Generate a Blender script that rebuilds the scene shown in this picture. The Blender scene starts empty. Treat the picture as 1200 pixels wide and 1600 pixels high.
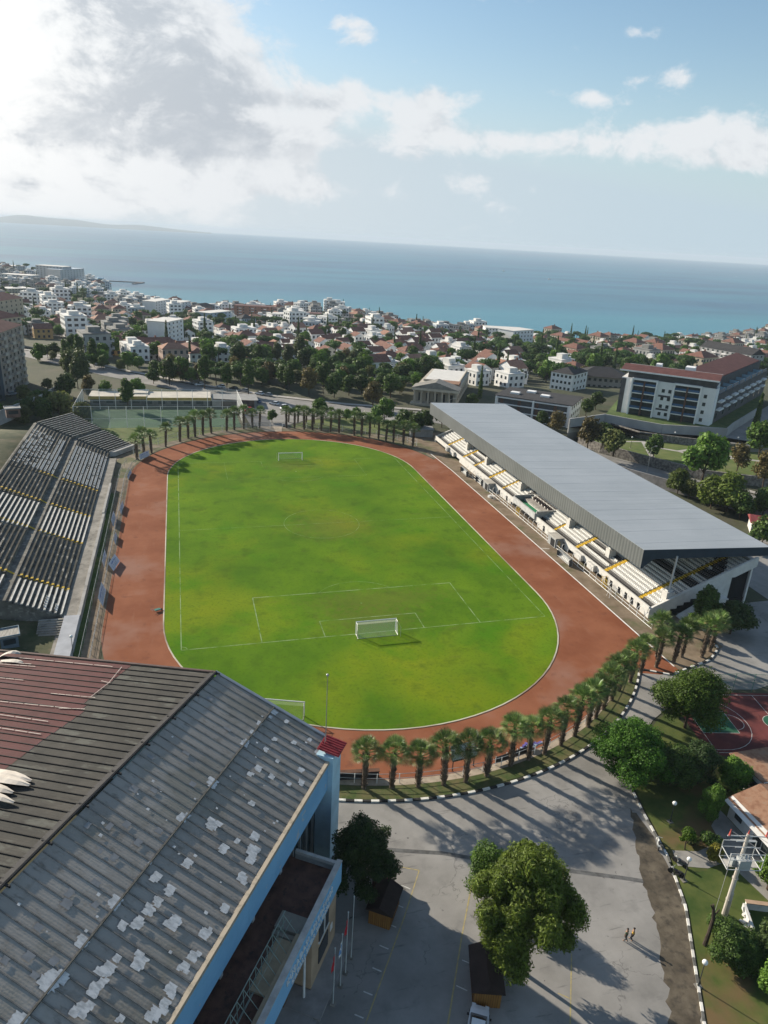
import bpy, math, random
import numpy as np
from mathutils import Vector, Matrix
R_ = math.radians
rnd = random.Random(7)
S = bpy.context.scene
COL = S.collection

# ------------------------------------------------------------------ camera
CP = np.array([-31.383, -107.389, 65.874]); YAW, PIT, ROL, FPX = .2866, .3653, .057, 1118.4
cf = np.array([math.sin(YAW)*math.cos(PIT), math.cos(YAW)*math.cos(PIT), -math.sin(PIT)])
cr = np.array([math.cos(YAW), -math.sin(YAW), 0.]); cu = np.cross(cr, cf)
cr, cu = math.cos(ROL)*cr + math.sin(ROL)*cu, -math.sin(ROL)*cr + math.cos(ROL)*cu
cam = bpy.data.cameras.new('camera'); camo = bpy.data.objects.new('camera', cam); COL.objects.link(camo)
cam.sensor_fit = 'HORIZONTAL'; cam.sensor_width = 36; cam.lens = FPX/1200*36
cam.clip_start = .5; cam.clip_end = 60000
m = Matrix.Identity(4)
for i in range(3):
    m[i][0] = cr[i]; m[i][1] = cu[i]; m[i][2] = -cf[i]; m[i][3] = CP[i]
camo.matrix_world = m
S.camera = camo

# ------------------------------------------------------------------ sky, sun, exposure
SUN_AZ, SUN_EL = 324., 23.2
def pdir(px, py):
    d = cf + (px-600)/FPX*cr - (py-800)/FPX*cu
    return d/np.linalg.norm(d)
W = bpy.data.worlds.new('World'); S.world = W; W.use_nodes = True
nt = W.node_tree; nt.nodes.clear(); N = nt.nodes; L = nt.links
def nd(t, **k):
    n = N.new(t)
    for a, b in k.items(): setattr(n, a, b)
    return n
def mth(op, a, b=None, c=None, clamp=False):
    n = N.new('ShaderNodeMath'); n.operation = op; n.use_clamp = clamp
    for i, v in enumerate((a, b, c)):
        if v is None: continue
        if isinstance(v, (int, float)): n.inputs[i].default_value = v
        else: nt.links.new(v, n.inputs[i])
    return n.outputs[0]
out = nd('ShaderNodeOutputWorld'); bg = nd('ShaderNodeBackground'); sky = nd('ShaderNodeTexSky', sky_type='NISHITA')
sky.sun_disc = False; sky.sun_elevation = R_(SUN_EL); sky.sun_rotation = R_(SUN_AZ)
sky.altitude = 60; sky.air_density = 1.0; sky.dust_density = .7; sky.ozone_density = 1.2
bg.inputs[1].default_value = .090
hs = nd('ShaderNodeHueSaturation'); hs.inputs['Saturation'].default_value = 1.15
tint = nd('ShaderNodeMix', data_type='RGBA', blend_type='MULTIPLY'); tint.inputs[0].default_value = 1; tint.inputs[7].default_value = (1.0, 1.02, .97, 1); L.new(sky.outputs[0], hs.inputs['Color']); L.new(hs.outputs[0], tint.inputs[6]); L.new(tint.outputs[2], bg.inputs[0])
tc = nd('ShaderNodeTexCoord'); G = tc.outputs['Generated']
sep = nd('ShaderNodeSeparateXYZ'); L.new(G, sep.inputs[0])
def lobe(px, py, rx, ry, amp, rot=0):
    """elliptical patch of sky round one direction (radii in degrees), measured on the sphere of directions"""
    d = pdir(px, py); e1 = np.cross(d, (0, 0, 1)); e1 /= np.linalg.norm(e1); e2 = np.cross(e1, d)
    ct, st = math.cos(rot), math.sin(rot)
    a1 = (ct*e1+st*e2)/math.tan(R_(rx)); a2 = (-st*e1+ct*e2)/math.tan(R_(ry))
    v = []
    for a in (a1, a2):
        n = N.new('ShaderNodeVectorMath'); n.operation = 'DOT_PRODUCT'; n.inputs[1].default_value = a; L.new(G, n.inputs[0])
        v.append(mth('MULTIPLY', n.outputs['Value'], n.outputs['Value']))
    f = N.new('ShaderNodeVectorMath'); f.operation = 'DOT_PRODUCT'; f.inputs[1].default_value = d; L.new(G, f.inputs[0])
    ex = mth('EXPONENT', mth('MULTIPLY', mth('ADD', v[0], v[1]), -1.))
    return mth('MULTIPLY', mth('MULTIPLY', ex, amp), mth('GREATER_THAN', f.outputs['Value'], 0.))
def total(ls):
    o = ls[0]
    for l in ls[1:]: o = mth('ADD', o, l)
    return o
def noise(vec, sc, det=6, rough=.55, dist=0.):
    n = N.new('ShaderNodeTexNoise'); n.inputs['Scale'].default_value = sc; n.inputs['Detail'].default_value = det
    n.inputs['Roughness'].default_value = rough; n.inputs['Distortion'].default_value = dist; L.new(vec, n.inputs['Vector'])
    return n.outputs['Fac']
mp = nd('ShaderNodeMapping'); mp.inputs['Scale'].default_value = (1, 1, 1.7); L.new(G, mp.inputs[0])
n1 = noise(mp.outputs[0], 8.5, 10, .66, .3)
sun_d = np.array((math.sin(R_(SUN_AZ))*math.cos(R_(SUN_EL)), math.cos(R_(SUN_AZ))*math.cos(R_(SUN_EL)), math.sin(R_(SUN_EL))))
mp2 = nd('ShaderNodeMapping'); mp2.inputs['Location'].default_value = tuple(sun_d*.022+np.array((0, 0, .012))); mp2.inputs['Scale'].default_value = (1, 1, 1.7); L.new(G, mp2.inputs[0])
n2 = noise(mp2.outputs[0], 8.5, 7, .62, .3)
n3 = noise(G, 30., 6, .65, .3)
nb_ = noise(mp.outputs[0], 4.2, 6, .6, .4)
cover = total([
    lobe(90, 30, 8.5, 6.5, .82, .25), lobe(180, 130, 6.6, 4.4, .50, .3), lobe(290, 200, 5, 1.8, .40), lobe(40, 190, 7, 4, .5), lobe(-250, 60, 18, 14, .8),
    lobe(370, 145, 2.0, 2.0, .36), lobe(405, 222, 2.0, 1.4, .32), lobe(520, 168, 1.9, 1.6, .42), lobe(482, 208, 1.9, 2.1, .38), lobe(545, 140, 1.2, 1.0, .30), lobe(590, 155, 1.5, .8, .18),
    lobe(650, 195, 2.8, 2.3, .52), lobe(675, 165, 1.6, 1.2, .2), lobe(760, 222, 3.8, 1.2, .52), lobe(870, 228, 3.6, 1.2, .48), lobe(1010, 222, 3.8, 1.7, .38), lobe(1090, 195, 1.6, 1.6, .2), lobe(1190, 215, 4.0, 1.6, .44), lobe(1165, 258, 3.5, .8, .36),
    lobe(566, 55, 1.3, 1.1, .38), lobe(525, 32, .8, 1.2, .2), lobe(925, 152, 1.3, .6, .40), lobe(985, 126, 1.2, .6, .36), lobe(1050, 120, 1.5, .9, .32), lobe(855, 144, 1.4, .5, .32),
    lobe(900, 78, .9, .7, .25), lobe(1028, 50, .8, .6, .25), lobe(988, 52, .6, .4, .25), lobe(640, 90, 1.5, .5, .22), lobe(735, 148, 2.4, .8, .28), lobe(450, 290, 7, .9, .34), lobe(618, 300, 1.6, 1.5, .40), lobe(725, 290, 2.3, 1.1, .42), lobe(780, 320, 1.4, .7, .26), lobe(835, 290, .6, 1.0, .24),
    lobe(430, 155, 3, .7, .2), lobe(180, 285, 10, 2.0, .36), lobe(1700, 150, 14, 3, .5), lobe(-900, 200, 20, 6, .5)])
def ramp(v, a, b, smooth=True):
    n = N.new('ShaderNodeMapRange'); n.inputs['From Min'].default_value = a; n.inputs['From Max'].default_value = b
    n.interpolation_type = 'SMOOTHSTEP' if smooth else 'LINEAR'; L.new(v, n.inputs['Value']); return n.outputs['Result']
# unseen cloud cover added overhead and behind the camera to whiten the fill light
fwd = N.new('ShaderNodeVectorMath'); fwd.operation = 'DOT_PRODUCT'; fwd.inputs[1].default_value = (-math.sin(YAW), -math.cos(YAW), .9); L.new(G, fwd.inputs[0])
cover = mth('ADD', cover, mth('MULTIPLY', ramp(fwd.outputs['Value'], .12, .75), .26))
raw = mth('ADD', mth('ADD', cover, mth('MULTIPLY', mth('SUBTRACT', n1, .5), 1.5)), mth('MULTIPLY', mth('SUBTRACT', n3, .5), .45))
dens = ramp(raw, .22, .56)
# self shading: denser cloud towards the sun darkens what lies behind it
diff = mth('SUBTRACT', n2, n1)
under = total([lobe(215, 90, 7.5, 4.4, .85, .35), lobe(300, 190, 5, 1.8, .6), lobe(370, 212, 2.6, 1.0, .7), lobe(250, 222, 8.5, .9, .35), lobe(478, 235, 2.2, 1.0, .55), lobe(430, 155, 3, .7, .6), lobe(100, 215, 6, 1.2, .3), lobe(700, 248, 14, .7, .22)])
sh = mth('ADD', mth('ADD', under, mth('MULTIPLY', mth('SUBTRACT', nb_, .5), .9)), mth('MULTIPLY', diff, 3.4))
shade = mth('MULTIPLY', mth('MULTIPLY', ramp(sh, .05, .95), ramp(raw, .28, .75)), ramp(n1, .82, .42))
shade = mth('MAXIMUM', shade, mth('MULTIPLY', ramp(diff, .0, .18), .42), clamp=True)
cc = nd('ShaderNodeMix', data_type='RGBA'); cc.inputs[6].default_value = (.80, .825, .85, 1); cc.inputs[7].default_value = (.50, .545, .60, 1); L.new(shade, cc.inputs[0])
glow = total([lobe(-110, 10, 11, 10, 1.0), lobe(-80, 200, 11, 6, .3)])
bright = nd('ShaderNodeMix', data_type='RGBA'); bright.inputs[7].default_value = (1.02, 1.02, 1.01, 1); L.new(cc.outputs[2], bright.inputs[6])
L.new(mth('MULTIPLY', glow, mth('SUBTRACT', 1.0, mth('MULTIPLY', shade, .75)), clamp=True), bright.inputs[0])
bg2 = nd('ShaderNodeBackground'); L.new(bright.outputs[2], bg2.inputs[0]); bg2.inputs[1].default_value = .64
# thin veil of bright air low over the sea and towards the sun
veil = total([lobe(-100, 300, 32, 9, .9), lobe(200, 330, 26, 6, .6), lobe(900, 420, 50, 6.5, .72), lobe(900, 330, 50, 7, .22), lobe(700, 100, 50, 14, .12)])
bg3 = nd('ShaderNodeBackground'); vc = nd('ShaderNodeMix', data_type='RGBA'); vc.inputs[6].default_value = (.47, .61, .70, 1); vc.inputs[7].default_value = (.68, .74, .78, 1); L.new(mth('MULTIPLY', total([lobe(-100, 280, 34, 12, 1.1)]), 1., clamp=True), vc.inputs[0]); L.new(vc.outputs[2], bg3.inputs[0]); bg3.inputs[1].default_value = .64
mx0 = nd('ShaderNodeMixShader'); L.new(mth('MULTIPLY', veil, 1., clamp=True), mx0.inputs[0]); L.new(bg.outputs[0], mx0.inputs[1]); L.new(bg3.outputs[0], mx0.inputs[2])
mx = nd('ShaderNodeMixShader'); L.new(mth('MULTIPLY', dens, .95), mx.inputs[0]); L.new(mx0.outputs[0], mx.inputs[1]); L.new(bg2.outputs[0], mx.inputs[2])
L.new(mx.outputs[0], out.inputs[0])
W.cycles.sampling_method = 'MANUAL'; W.cycles.sample_map_resolution = 1024

sl = bpy.data.lights.new('sun', 'SUN'); sl.energy = 5.0; sl.angle = R_(.55); sl.color = (1, .90, .75)
so = bpy.data.objects.new('sun', sl); COL.objects.link(so)
sd = Vector((math.sin(R_(SUN_AZ))*math.cos(R_(SUN_EL)), math.cos(R_(SUN_AZ))*math.cos(R_(SUN_EL)), math.sin(R_(SUN_EL))))
so.rotation_euler = sd.to_track_quat('Z', 'Y').to_euler(); so.location = sd*300
S.view_settings.view_transform = 'Standard'; S.view_settings.look = 'None'; S.view_settings.gamma = 1; S.view_settings.use_curve_mapping = False
S.view_settings.exposure = 0.70
S.render.engine = 'CYCLES'; S.cycles.max_bounces = 6; S.cycles.transparent_max_bounces = 12; S.cycles.volume_bounces = 0
S.cycles.use_denoising = True

# ------------------------------------------------------------------ materials
MATS = {}
def mat(name, col, rough=.85, var=.18, sc=1.5, det=5, col2=None, metal=0., bump=0., bsc=None, spec=.3, obj=False, thr=(.35, .65), stretch=None, extra=None):
    if name in MATS: return MATS[name]
    m = bpy.data.materials.new(name); m.use_nodes = True; t = m.node_tree; P = t.nodes['Principled BSDF']
    P.inputs['Roughness'].default_value = rough; P.inputs['Metallic'].default_value = metal; P.inputs['Specular IOR Level'].default_value = spec
    if obj:
        src = t.nodes.new('ShaderNodeTexCoord').outputs['Object']
    else:
        src = t.nodes.new('ShaderNodeNewGeometry').outputs['Position']
    if stretch:
        mm = t.nodes.new('ShaderNodeMapping'); mm.inputs['Scale'].default_value = stretch[:3]
        if len(stretch) > 3: mm.inputs['Rotation'].default_value = (0, 0, stretch[3])
        t.links.new(src, mm.inputs[0]); src = mm.outputs[0]
    n = t.nodes.new('ShaderNodeTexNoise'); n.inputs['Scale'].default_value = sc; n.inputs['Detail'].default_value = det; n.inputs['Roughness'].default_value = .62
    t.links.new(src, n.inputs['Vector'])
    mr = t.nodes.new('ShaderNodeMapRange'); mr.inputs['From Min'].default_value = thr[0]; mr.inputs['From Max'].default_value = thr[1]; t.links.new(n.outputs['Fac'], mr.inputs['Value'])
    mx = t.nodes.new('ShaderNodeMix'); mx.data_type = 'RGBA'
    c2 = col2 if col2 else tuple(c*(1+var) for c in col); c1 = col if col2 else tuple(c*(1-var) for c in col)
    mx.inputs[6].default_value = (*c1, 1); mx.inputs[7].default_value = (*c2, 1); t.links.new(mr.outputs[0], mx.inputs[0])
    last = mx.outputs[2]
    if extra: last = extra(t, src, last, P)
    t.links.new(last, P.inputs['Base Color'])
    if bump:
        b = t.nodes.new('ShaderNodeBump'); b.inputs['Strength'].default_value = bump; b.inputs['Distance'].default_value = .05
        nb = t.nodes.new('ShaderNodeTexNoise'); nb.inputs['Scale'].default_value = bsc or sc*6; nb.inputs['Detail'].default_value = 4; t.links.new(src, nb.inputs['Vector'])
        t.links.new(nb.outputs['Fac'], b.inputs['Height']); t.links.new(b.outputs[0], P.inputs['Normal'])
    MATS[name] = m; return m
def overlay(sc, lo, hi, col, amt=1., det=4, stretch=None, ntype='N'):
    """second layer of real stains or patches over the base colour"""
    def f(t, src, last, P):
        if stretch:
            mm = t.nodes.new('ShaderNodeMapping'); mm.inputs['Scale'].default_value = stretch; t.links.new(src, mm.inputs[0]); s2 = mm.outputs[0]
        else: s2 = src
        n = t.nodes.new('ShaderNodeTexNoise'); n.inputs['Scale'].default_value = sc; n.inputs['Detail'].default_value = det; n.inputs['Roughness'].default_value = .6; t.links.new(s2, n.inputs['Vector'])
        mr = t.nodes.new('ShaderNodeMapRange'); mr.inputs['From Min'].default_value = lo; mr.inputs['From Max'].default_value = hi; mr.inputs['To Max'].default_value = amt; t.links.new(n.outputs['Fac'], mr.inputs['Value'])
        mx = t.nodes.new('ShaderNodeMix'); mx.data_type = 'RGBA'; mx.inputs[7].default_value = (*col, 1); t.links.new(last, mx.inputs[6]); t.links.new(mr.outputs[0], mx.inputs[0])
        return mx.outputs[2]
    return f
def chain(*fs):
    def f(t, src, last, P):
        for g in fs: last = g(t, src, last, P)
        return last
    return f
def leafmat(name, c1, c2, c3=None, rough=.6, trans=.33):
    if name in MATS: return MATS[name]
    m = bpy.data.materials.new(name); m.use_nodes = True; t = m.node_tree; P = t.nodes['Principled BSDF']; P.inputs['Roughness'].default_value = rough; P.inputs['Specular IOR Level'].default_value = .25
    g = t.nodes.new('ShaderNodeNewGeometry'); oi = t.nodes.new('ShaderNodeObjectInfo')
    c1 = tuple(c*1.25 for c in c1); c2 = tuple(c*f for c, f in zip(c2, (1.42, 1.5, 1.15))); c3 = tuple(c*1.3 for c in c3) if c3 else None
    r = t.nodes.new('ShaderNodeValToRGB'); r.color_ramp.elements[0].color = (*c1, 1); r.color_ramp.elements[1].color = (*c2, 1)
    if c3: e = r.color_ramp.elements.new(.93); e.color = (*c2, 1); r.color_ramp.elements[2].color = (*c3, 1)
    n = t.nodes.new('ShaderNodeTexNoise'); n.inputs['Scale'].default_value = .8; n.inputs['Detail'].default_value = 3; t.links.new(g.outputs['Position'], n.inputs['Vector'])
    a = t.nodes.new('ShaderNodeMath'); a.operation = 'MULTIPLY_ADD'; t.links.new(g.outputs['Random Per Island'], a.inputs[0]); a.inputs[1].default_value = .6
    b = t.nodes.new('ShaderNodeMath'); b.operation = 'MULTIPLY_ADD'; t.links.new(n.outputs['Fac'], b.inputs[0]); b.inputs[1].default_value = 1.0; b.inputs[2].default_value = -.33
    t.links.new(b.outputs[0], a.inputs[2]); t.links.new(a.outputs[0], r.inputs[0])
    h = t.nodes.new('ShaderNodeHueSaturation'); mr = t.nodes.new('ShaderNodeMapRange'); mr.inputs['To Min'].default_value = .7; mr.inputs['To Max'].default_value = 1.3
    t.links.new(oi.outputs['Random'], mr.inputs['Value']); t.links.new(mr.outputs[0], h.inputs['Value']); t.links.new(r.outputs[0], h.inputs['Color'])
    t.links.new(h.outputs[0], P.inputs['Base Color'])
    tr = t.nodes.new('ShaderNodeBsdfTranslucent'); t.links.new(h.outputs[0], tr.inputs[0]); ms = t.nodes.new('ShaderNodeMixShader'); ms.inputs[0].default_value = trans
    t.links.new(P.outputs[0], ms.inputs[1]); t.links.new(tr.outputs[0], ms.inputs[2]); t.links.new(ms.outputs[0], t.nodes['Material Output'].inputs[0])
    MATS[name] = m; return m
def facade(name, wall, glass=(.03, .04, .05), wu=2.8, wz=3.0, fu=(.28, .72), fz=(.30, .78), seed=0., band=None):
    """wall paint with window openings repeated along the wall and up each storey"""
    if name in MATS: return MATS[name]
    def f(t, src, last, P):
        tcn = t.nodes.new('ShaderNodeTexCoord'); sp = t.nodes.new('ShaderNodeSeparateXYZ'); t.links.new(tcn.outputs['Object'], sp.inputs[0])
        sn = t.nodes.new('ShaderNodeSeparateXYZ'); t.links.new(tcn.outputs['Normal'], sn.inputs[0])
        def M(op, a, b=None, c=None):
            n = t.nodes.new('ShaderNodeMath'); n.operation = op
            for i, v in enumerate((a, b, c)):
                if v is None: continue
                if isinstance(v, (int, float)): n.inputs[i].default_value = v
                else: t.links.new(v, n.inputs[i])
            return n.outputs[0]
        ax = M('GREATER_THAN', M('ABSOLUTE', sn.outputs[0]), .7)
        u = M('ADD', M('MULTIPLY', sp.outputs[1], ax), M('MULTIPLY', sp.outputs[0], M('SUBTRACT', 1., ax)))
        fu_ = M('FRACT', M('ADD', M('DIVIDE', u, wu), 50.5+seed)); fz_ = M('FRACT', M('DIVIDE', M('ADD', sp.outputs[2], .02), wz))
        w = M('MULTIPLY', M('MULTIPLY', M('GREATER_THAN', fu_, fu[0]), M('LESS_THAN', fu_, fu[1])), M('MULTIPLY', M('GREATER_THAN', fz_, fz[0]), M('LESS_THAN', fz_, fz[1])))
        w = M('MULTIPLY', w, M('LESS_THAN', M('ABSOLUTE', sn.outputs[2]), .3)); w = M('MULTIPLY', w, M('GREATER_THAN', sp.outputs[2], 0.))
        mx = t.nodes.new('ShaderNodeMix'); mx.data_type = 'RGBA'; mx.inputs[7].default_value = (*glass, 1); t.links.new(last, mx.inputs[6]); t.links.new(w, mx.inputs[0])
        t.links.new(M('MULTIPLY_ADD', w, -.7, .85), P.inputs['Roughness'])
        return mx.outputs[2]
    return mat(name, wall, .85, .12, .25, extra=f)

# ------------------------------------------------------------------ mesh helpers
class MB:
    def __init__(s): s.v = []; s.f = []; s.m = []
    def add(s, vs, fs, mi=0):
        b = len(s.v); s.v += [tuple(map(float, p)) for p in vs]; s.f += [tuple(b+i for i in f) for f in fs]; s.m += [mi]*len(fs); return s
    def box(s, x0, x1, y0, y1, z0, z1, mi=0):
        return s.add([(x0,y0,z0),(x1,y0,z0),(x1,y1,z0),(x0,y1,z0),(x0,y0,z1),(x1,y0,z1),(x1,y1,z1),(x0,y1,z1)], [(0,3,2,1),(4,5,6,7),(0,1,5,4),(1,2,6,5),(2,3,7,6),(3,0,4,7)], mi)
    def obox(s, c, sz, rz=0, mi=0):
        ca, sa = math.cos(rz), math.sin(rz); vs = []
        for dz in (-.5, .5):
            for dx, dy in ((-.5,-.5),(.5,-.5),(.5,.5),(-.5,.5)):
                x, y = dx*sz[0], dy*sz[1]; vs.append((c[0]+x*ca-y*sa, c[1]+x*sa+y*ca, c[2]+dz*sz[2]))
        return s.add(vs, [(0,3,2,1),(4,5,6,7),(0,1,5,4),(1,2,6,5),(2,3,7,6),(3,0,4,7)], mi)
    def prism(s, poly, z0, z1, mi=0, top=None):
        n = len(poly); z1s = top or [z1]*n
        vs = [(p[0], p[1], z0) for p in poly] + [(p[0], p[1], z) for p, z in zip(poly, z1s)]
        return s.add(vs, [tuple(range(n-1, -1, -1)), tuple(range(n, 2*n))] + [(i, (i+1) % n, n+(i+1) % n, n+i) for i in range(n)], mi)
    def poly(s, pts, mi=0): return s.add(pts, [tuple(range(len(pts)))], mi)
    def tube(s, a, b, r0, r1=None, n=6, mi=0, cap=True):
        r1 = r0 if r1 is None else r1; a = Vector(a); b = Vector(b); d = (b-a).normalized()
        u = d.orthogonal().normalized(); w = d.cross(u); vs = []
        for p, r in ((a, r0), (b, r1)):
            for i in range(n):
                t = 2*math.pi*i/n; vs.append(p+u*(r*math.cos(t))+w*(r*math.sin(t)))
        fs = [(i, (i+1) % n, n+(i+1) % n, n+i) for i in range(n)]
        if cap: fs += [tuple(range(n-1, -1, -1)), tuple(range(n, 2*n))]
        return s.add(vs, fs, mi)
    def path(s, pts, r, n=6, mi=0):
        for i in range(len(pts)-1):
            rr = r if not isinstance(r, (list, tuple)) else r[i]; r2 = r if not isinstance(r, (list, tuple)) else r[i+1]
            s.tube(pts[i], pts[i+1], rr, r2, n, mi)
        return s
    def ball(s, c, r, n=10, k=6, mi=0, sq=(1, 1, 1)):
        vs = []; fs = []
        for j in range(k+1):
            ph = math.pi*j/k
            for i in range(n):
                t = 2*math.pi*i/n; vs.append((c[0]+sq[0]*r*math.sin(ph)*math.cos(t), c[1]+sq[1]*r*math.sin(ph)*math.sin(t), c[2]+sq[2]*r*math.cos(ph)))
        for j in range(k):
            for i in range(n): fs.append((j*n+i, (j+1)*n+i, (j+1)*n+(i+1) % n, j*n+(i+1) % n))
        return s.add(vs, fs, mi)
    def ribbon(s, pts, w, z, mi=0, closed=False, skip=None):
        """flat strip of width w along a line of xy points"""
        n = len(pts); P = [np.array(p[:2], float) for p in pts]; off = []
        for i in range(n):
            a = P[(i-1) % n] if (i > 0 or closed) else P[i]; b = P[(i+1) % n] if (i < n-1 or closed) else P[i]
            d = b-a; d /= np.linalg.norm(d)+1e-9; off.append(np.array((-d[1], d[0])))
        zz = [p[2] if len(p) > 2 else z for p in pts]
        for i in range(n if closed else n-1):
            if skip and skip(i): continue
            j = (i+1) % n
            s.poly([(*(P[i]-off[i]*w/2), zz[i]), (*(P[j]-off[j]*w/2), zz[j]), (*(P[j]+off[j]*w/2), zz[j]), (*(P[i]+off[i]*w/2), zz[i])], mi)
        return s
    def wallpath(s, pts, w, z0, z1, mi=0):
        for i in range(len(pts)-1):
            a, b = np.array(pts[i][:2], float), np.array(pts[i+1][:2], float); d = b-a; l = np.linalg.norm(d); d /= l; o = np.array((-d[1], d[0]))*w/2
            za = pts[i][2] if len(pts[i]) > 2 else 0; zb = pts[i+1][2] if len(pts[i+1]) > 2 else 0
            vs = []
            for zz in (z0, z1): vs += [(*(a-o), za+zz), (*(b-o), zb+zz), (*(b+o), zb+zz), (*(a+o), za+zz)]
            s.add(vs, [(0,3,2,1),(4,5,6,7),(0,1,5,4),(1,2,6,5),(2,3,7,6),(3,0,4,7)], mi)
        return s
    def mesh(s, name, mats, smooth=False):
        me = bpy.data.meshes.new(name); me.from_pydata(s.v, [], s.f)
        for m_ in (mats if isinstance(mats, (list, tuple)) else [mats]): me.materials.append(m_)
        if len(me.materials) > 1: me.polygons.foreach_set('material_index', s.m)
        if smooth: me.polygons.foreach_set('use_smooth', [True]*len(s.f))
        me.update(); return me
    def build(s, name, mats, parent=None, smooth=False, loc=None, rz=0):
        o = bpy.data.objects.new(name, s.mesh(name, mats, smooth)); COL.objects.link(o); o.parent = parent
        if loc is not None: o.location = loc
        o.rotation_euler[2] = rz; return o
def tag(o, label=None, cat=None, group=None, kind=None):
    if label: o['label'] = label
    if cat: o['category'] = cat
    if group: o['group'] = group
    if kind: o['kind'] = kind
    return o
def struct(o, kind='structure'): o['kind'] = kind; return o
def thing(name, label, cat, loc=(0, 0, 0), rz=0, group=None):
    o = bpy.data.objects.new(name, None); COL.objects.link(o); o.location = loc; o.rotation_euler = (0, 0, rz); o.empty_display_size = .3
    return tag(o, label, cat, group)
def meshobj(name, me, parent=None, loc=None, rz=0, sc=None):
    o = bpy.data.objects.new(name, me); COL.objects.link(o); o.parent = parent
    if loc is not None: o.location = loc
    o.rotation_euler[2] = rz
    if sc is not None: o.scale = (sc,)*3 if isinstance(sc, (int, float)) else sc
    return o
def copytree(o, parent=None):
    c = o.copy(); COL.objects.link(c); c.parent = parent
    for ch in list(o.children): copytree(ch, c)
    return c
ORD = ['first','second','third','fourth','fifth','sixth','seventh','eighth','ninth','tenth','eleventh','twelfth','thirteenth','fourteenth','fifteenth','sixteenth','seventeenth','eighteenth','nineteenth','twentieth','twenty-first','twenty-second','twenty-third','twenty-fourth','twenty-fifth','twenty-sixth','twenty-seventh','twenty-eighth','twenty-ninth','thirtieth','thirty-first','thirty-second','thirty-third','thirty-fourth','thirty-fifth','thirty-sixth','thirty-seventh','thirty-eighth','thirty-ninth','fortieth']

# ------------------------------------------------------------------ terrain
SHX = [-3000,-900,-430,-292,-200,-150,-140,-125,-57,14,130,203,220,255,316,441,540,672,800,1024,1500,3000]
SHY = [2600,2200,1840,1490,1400,1375,1160,1111,1062,1000,1020,1030,940,862,816,783,782,779,830,1023,1300,1700]
Y0X = [-300,-150,-60,0,60,120,200,400,1200]
Y0Y = [360,320,275,245,215,200,190,210,260]
def sstep(t): t = min(1., max(0., t)); return t*t*(3-2*t)
def T(x, y):
    ys = np.interp(x, SHX, SHY); y0 = np.interp(x, Y0X, Y0Y)
    if y <= y0: return -.06
    t = (y-y0)/(ys-y0)
    z = -.06 - 47.*(t**.85 if t < 1 else 1) if t <= 1 else -47.-min(20., (t-1)*400)
    z *= sstep((y-y0)/60.) if t < 1 else 1
    z += 17*math.exp(-((x+290)/120)**2-((y-1450)/130)**2) if t < 1.02 else 0
    z += 8*math.exp(-((x-185)/60)**2-((y-900)/110)**2) + 5*math.exp(-((x-110)/60)**2-((y-480)/90)**2) if t < 1.0 else 0
    return z
def at(px, py, z=None):
    d = cf + (px-600)/FPX*cr - (py-800)/FPX*cu
    if z is not None: return CP + d*((z-CP[2])/d[2])
    s = 40.; st = 4.
    while s < 3500:
        p = CP+d*s
        if p[2] < T(p[0], p[1]):
            if st < .3: break
            s -= st; st /= 4.
        s += st
    p = CP+d*s; p[2] = T(p[0], p[1]); return p
gx = sorted(set([-3000,-2200,-1600,-1200] + list(range(-900, 1300, 18)) + [1400,1700,2100,2600,3000]))
gy = sorted(set([-500,-300,-150,0,100] + list(range(180, 1300, 16)) + list(range(1300, 1900, 40)) + [2000,2200,2500,2800]))
g = MB(); vs = [(x, y, T(x, y)) for y in gy for x in gx]; nx = len(gx)
g.add(vs, [(j*nx+i, j*nx+i+1, (j+1)*nx+i+1, (j+1)*nx+i) for j in range(len(gy)-1) for i in range(nx-1)])
m_ground = mat('ground_mix', (.032, .045, .018), .95, sc=.06, det=8, col2=(.075, .07, .045), extra=overlay(.5, .5, .7, (.075, .085, .035), .8))
struct(g.build('ground', m_ground, smooth=True))
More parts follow.
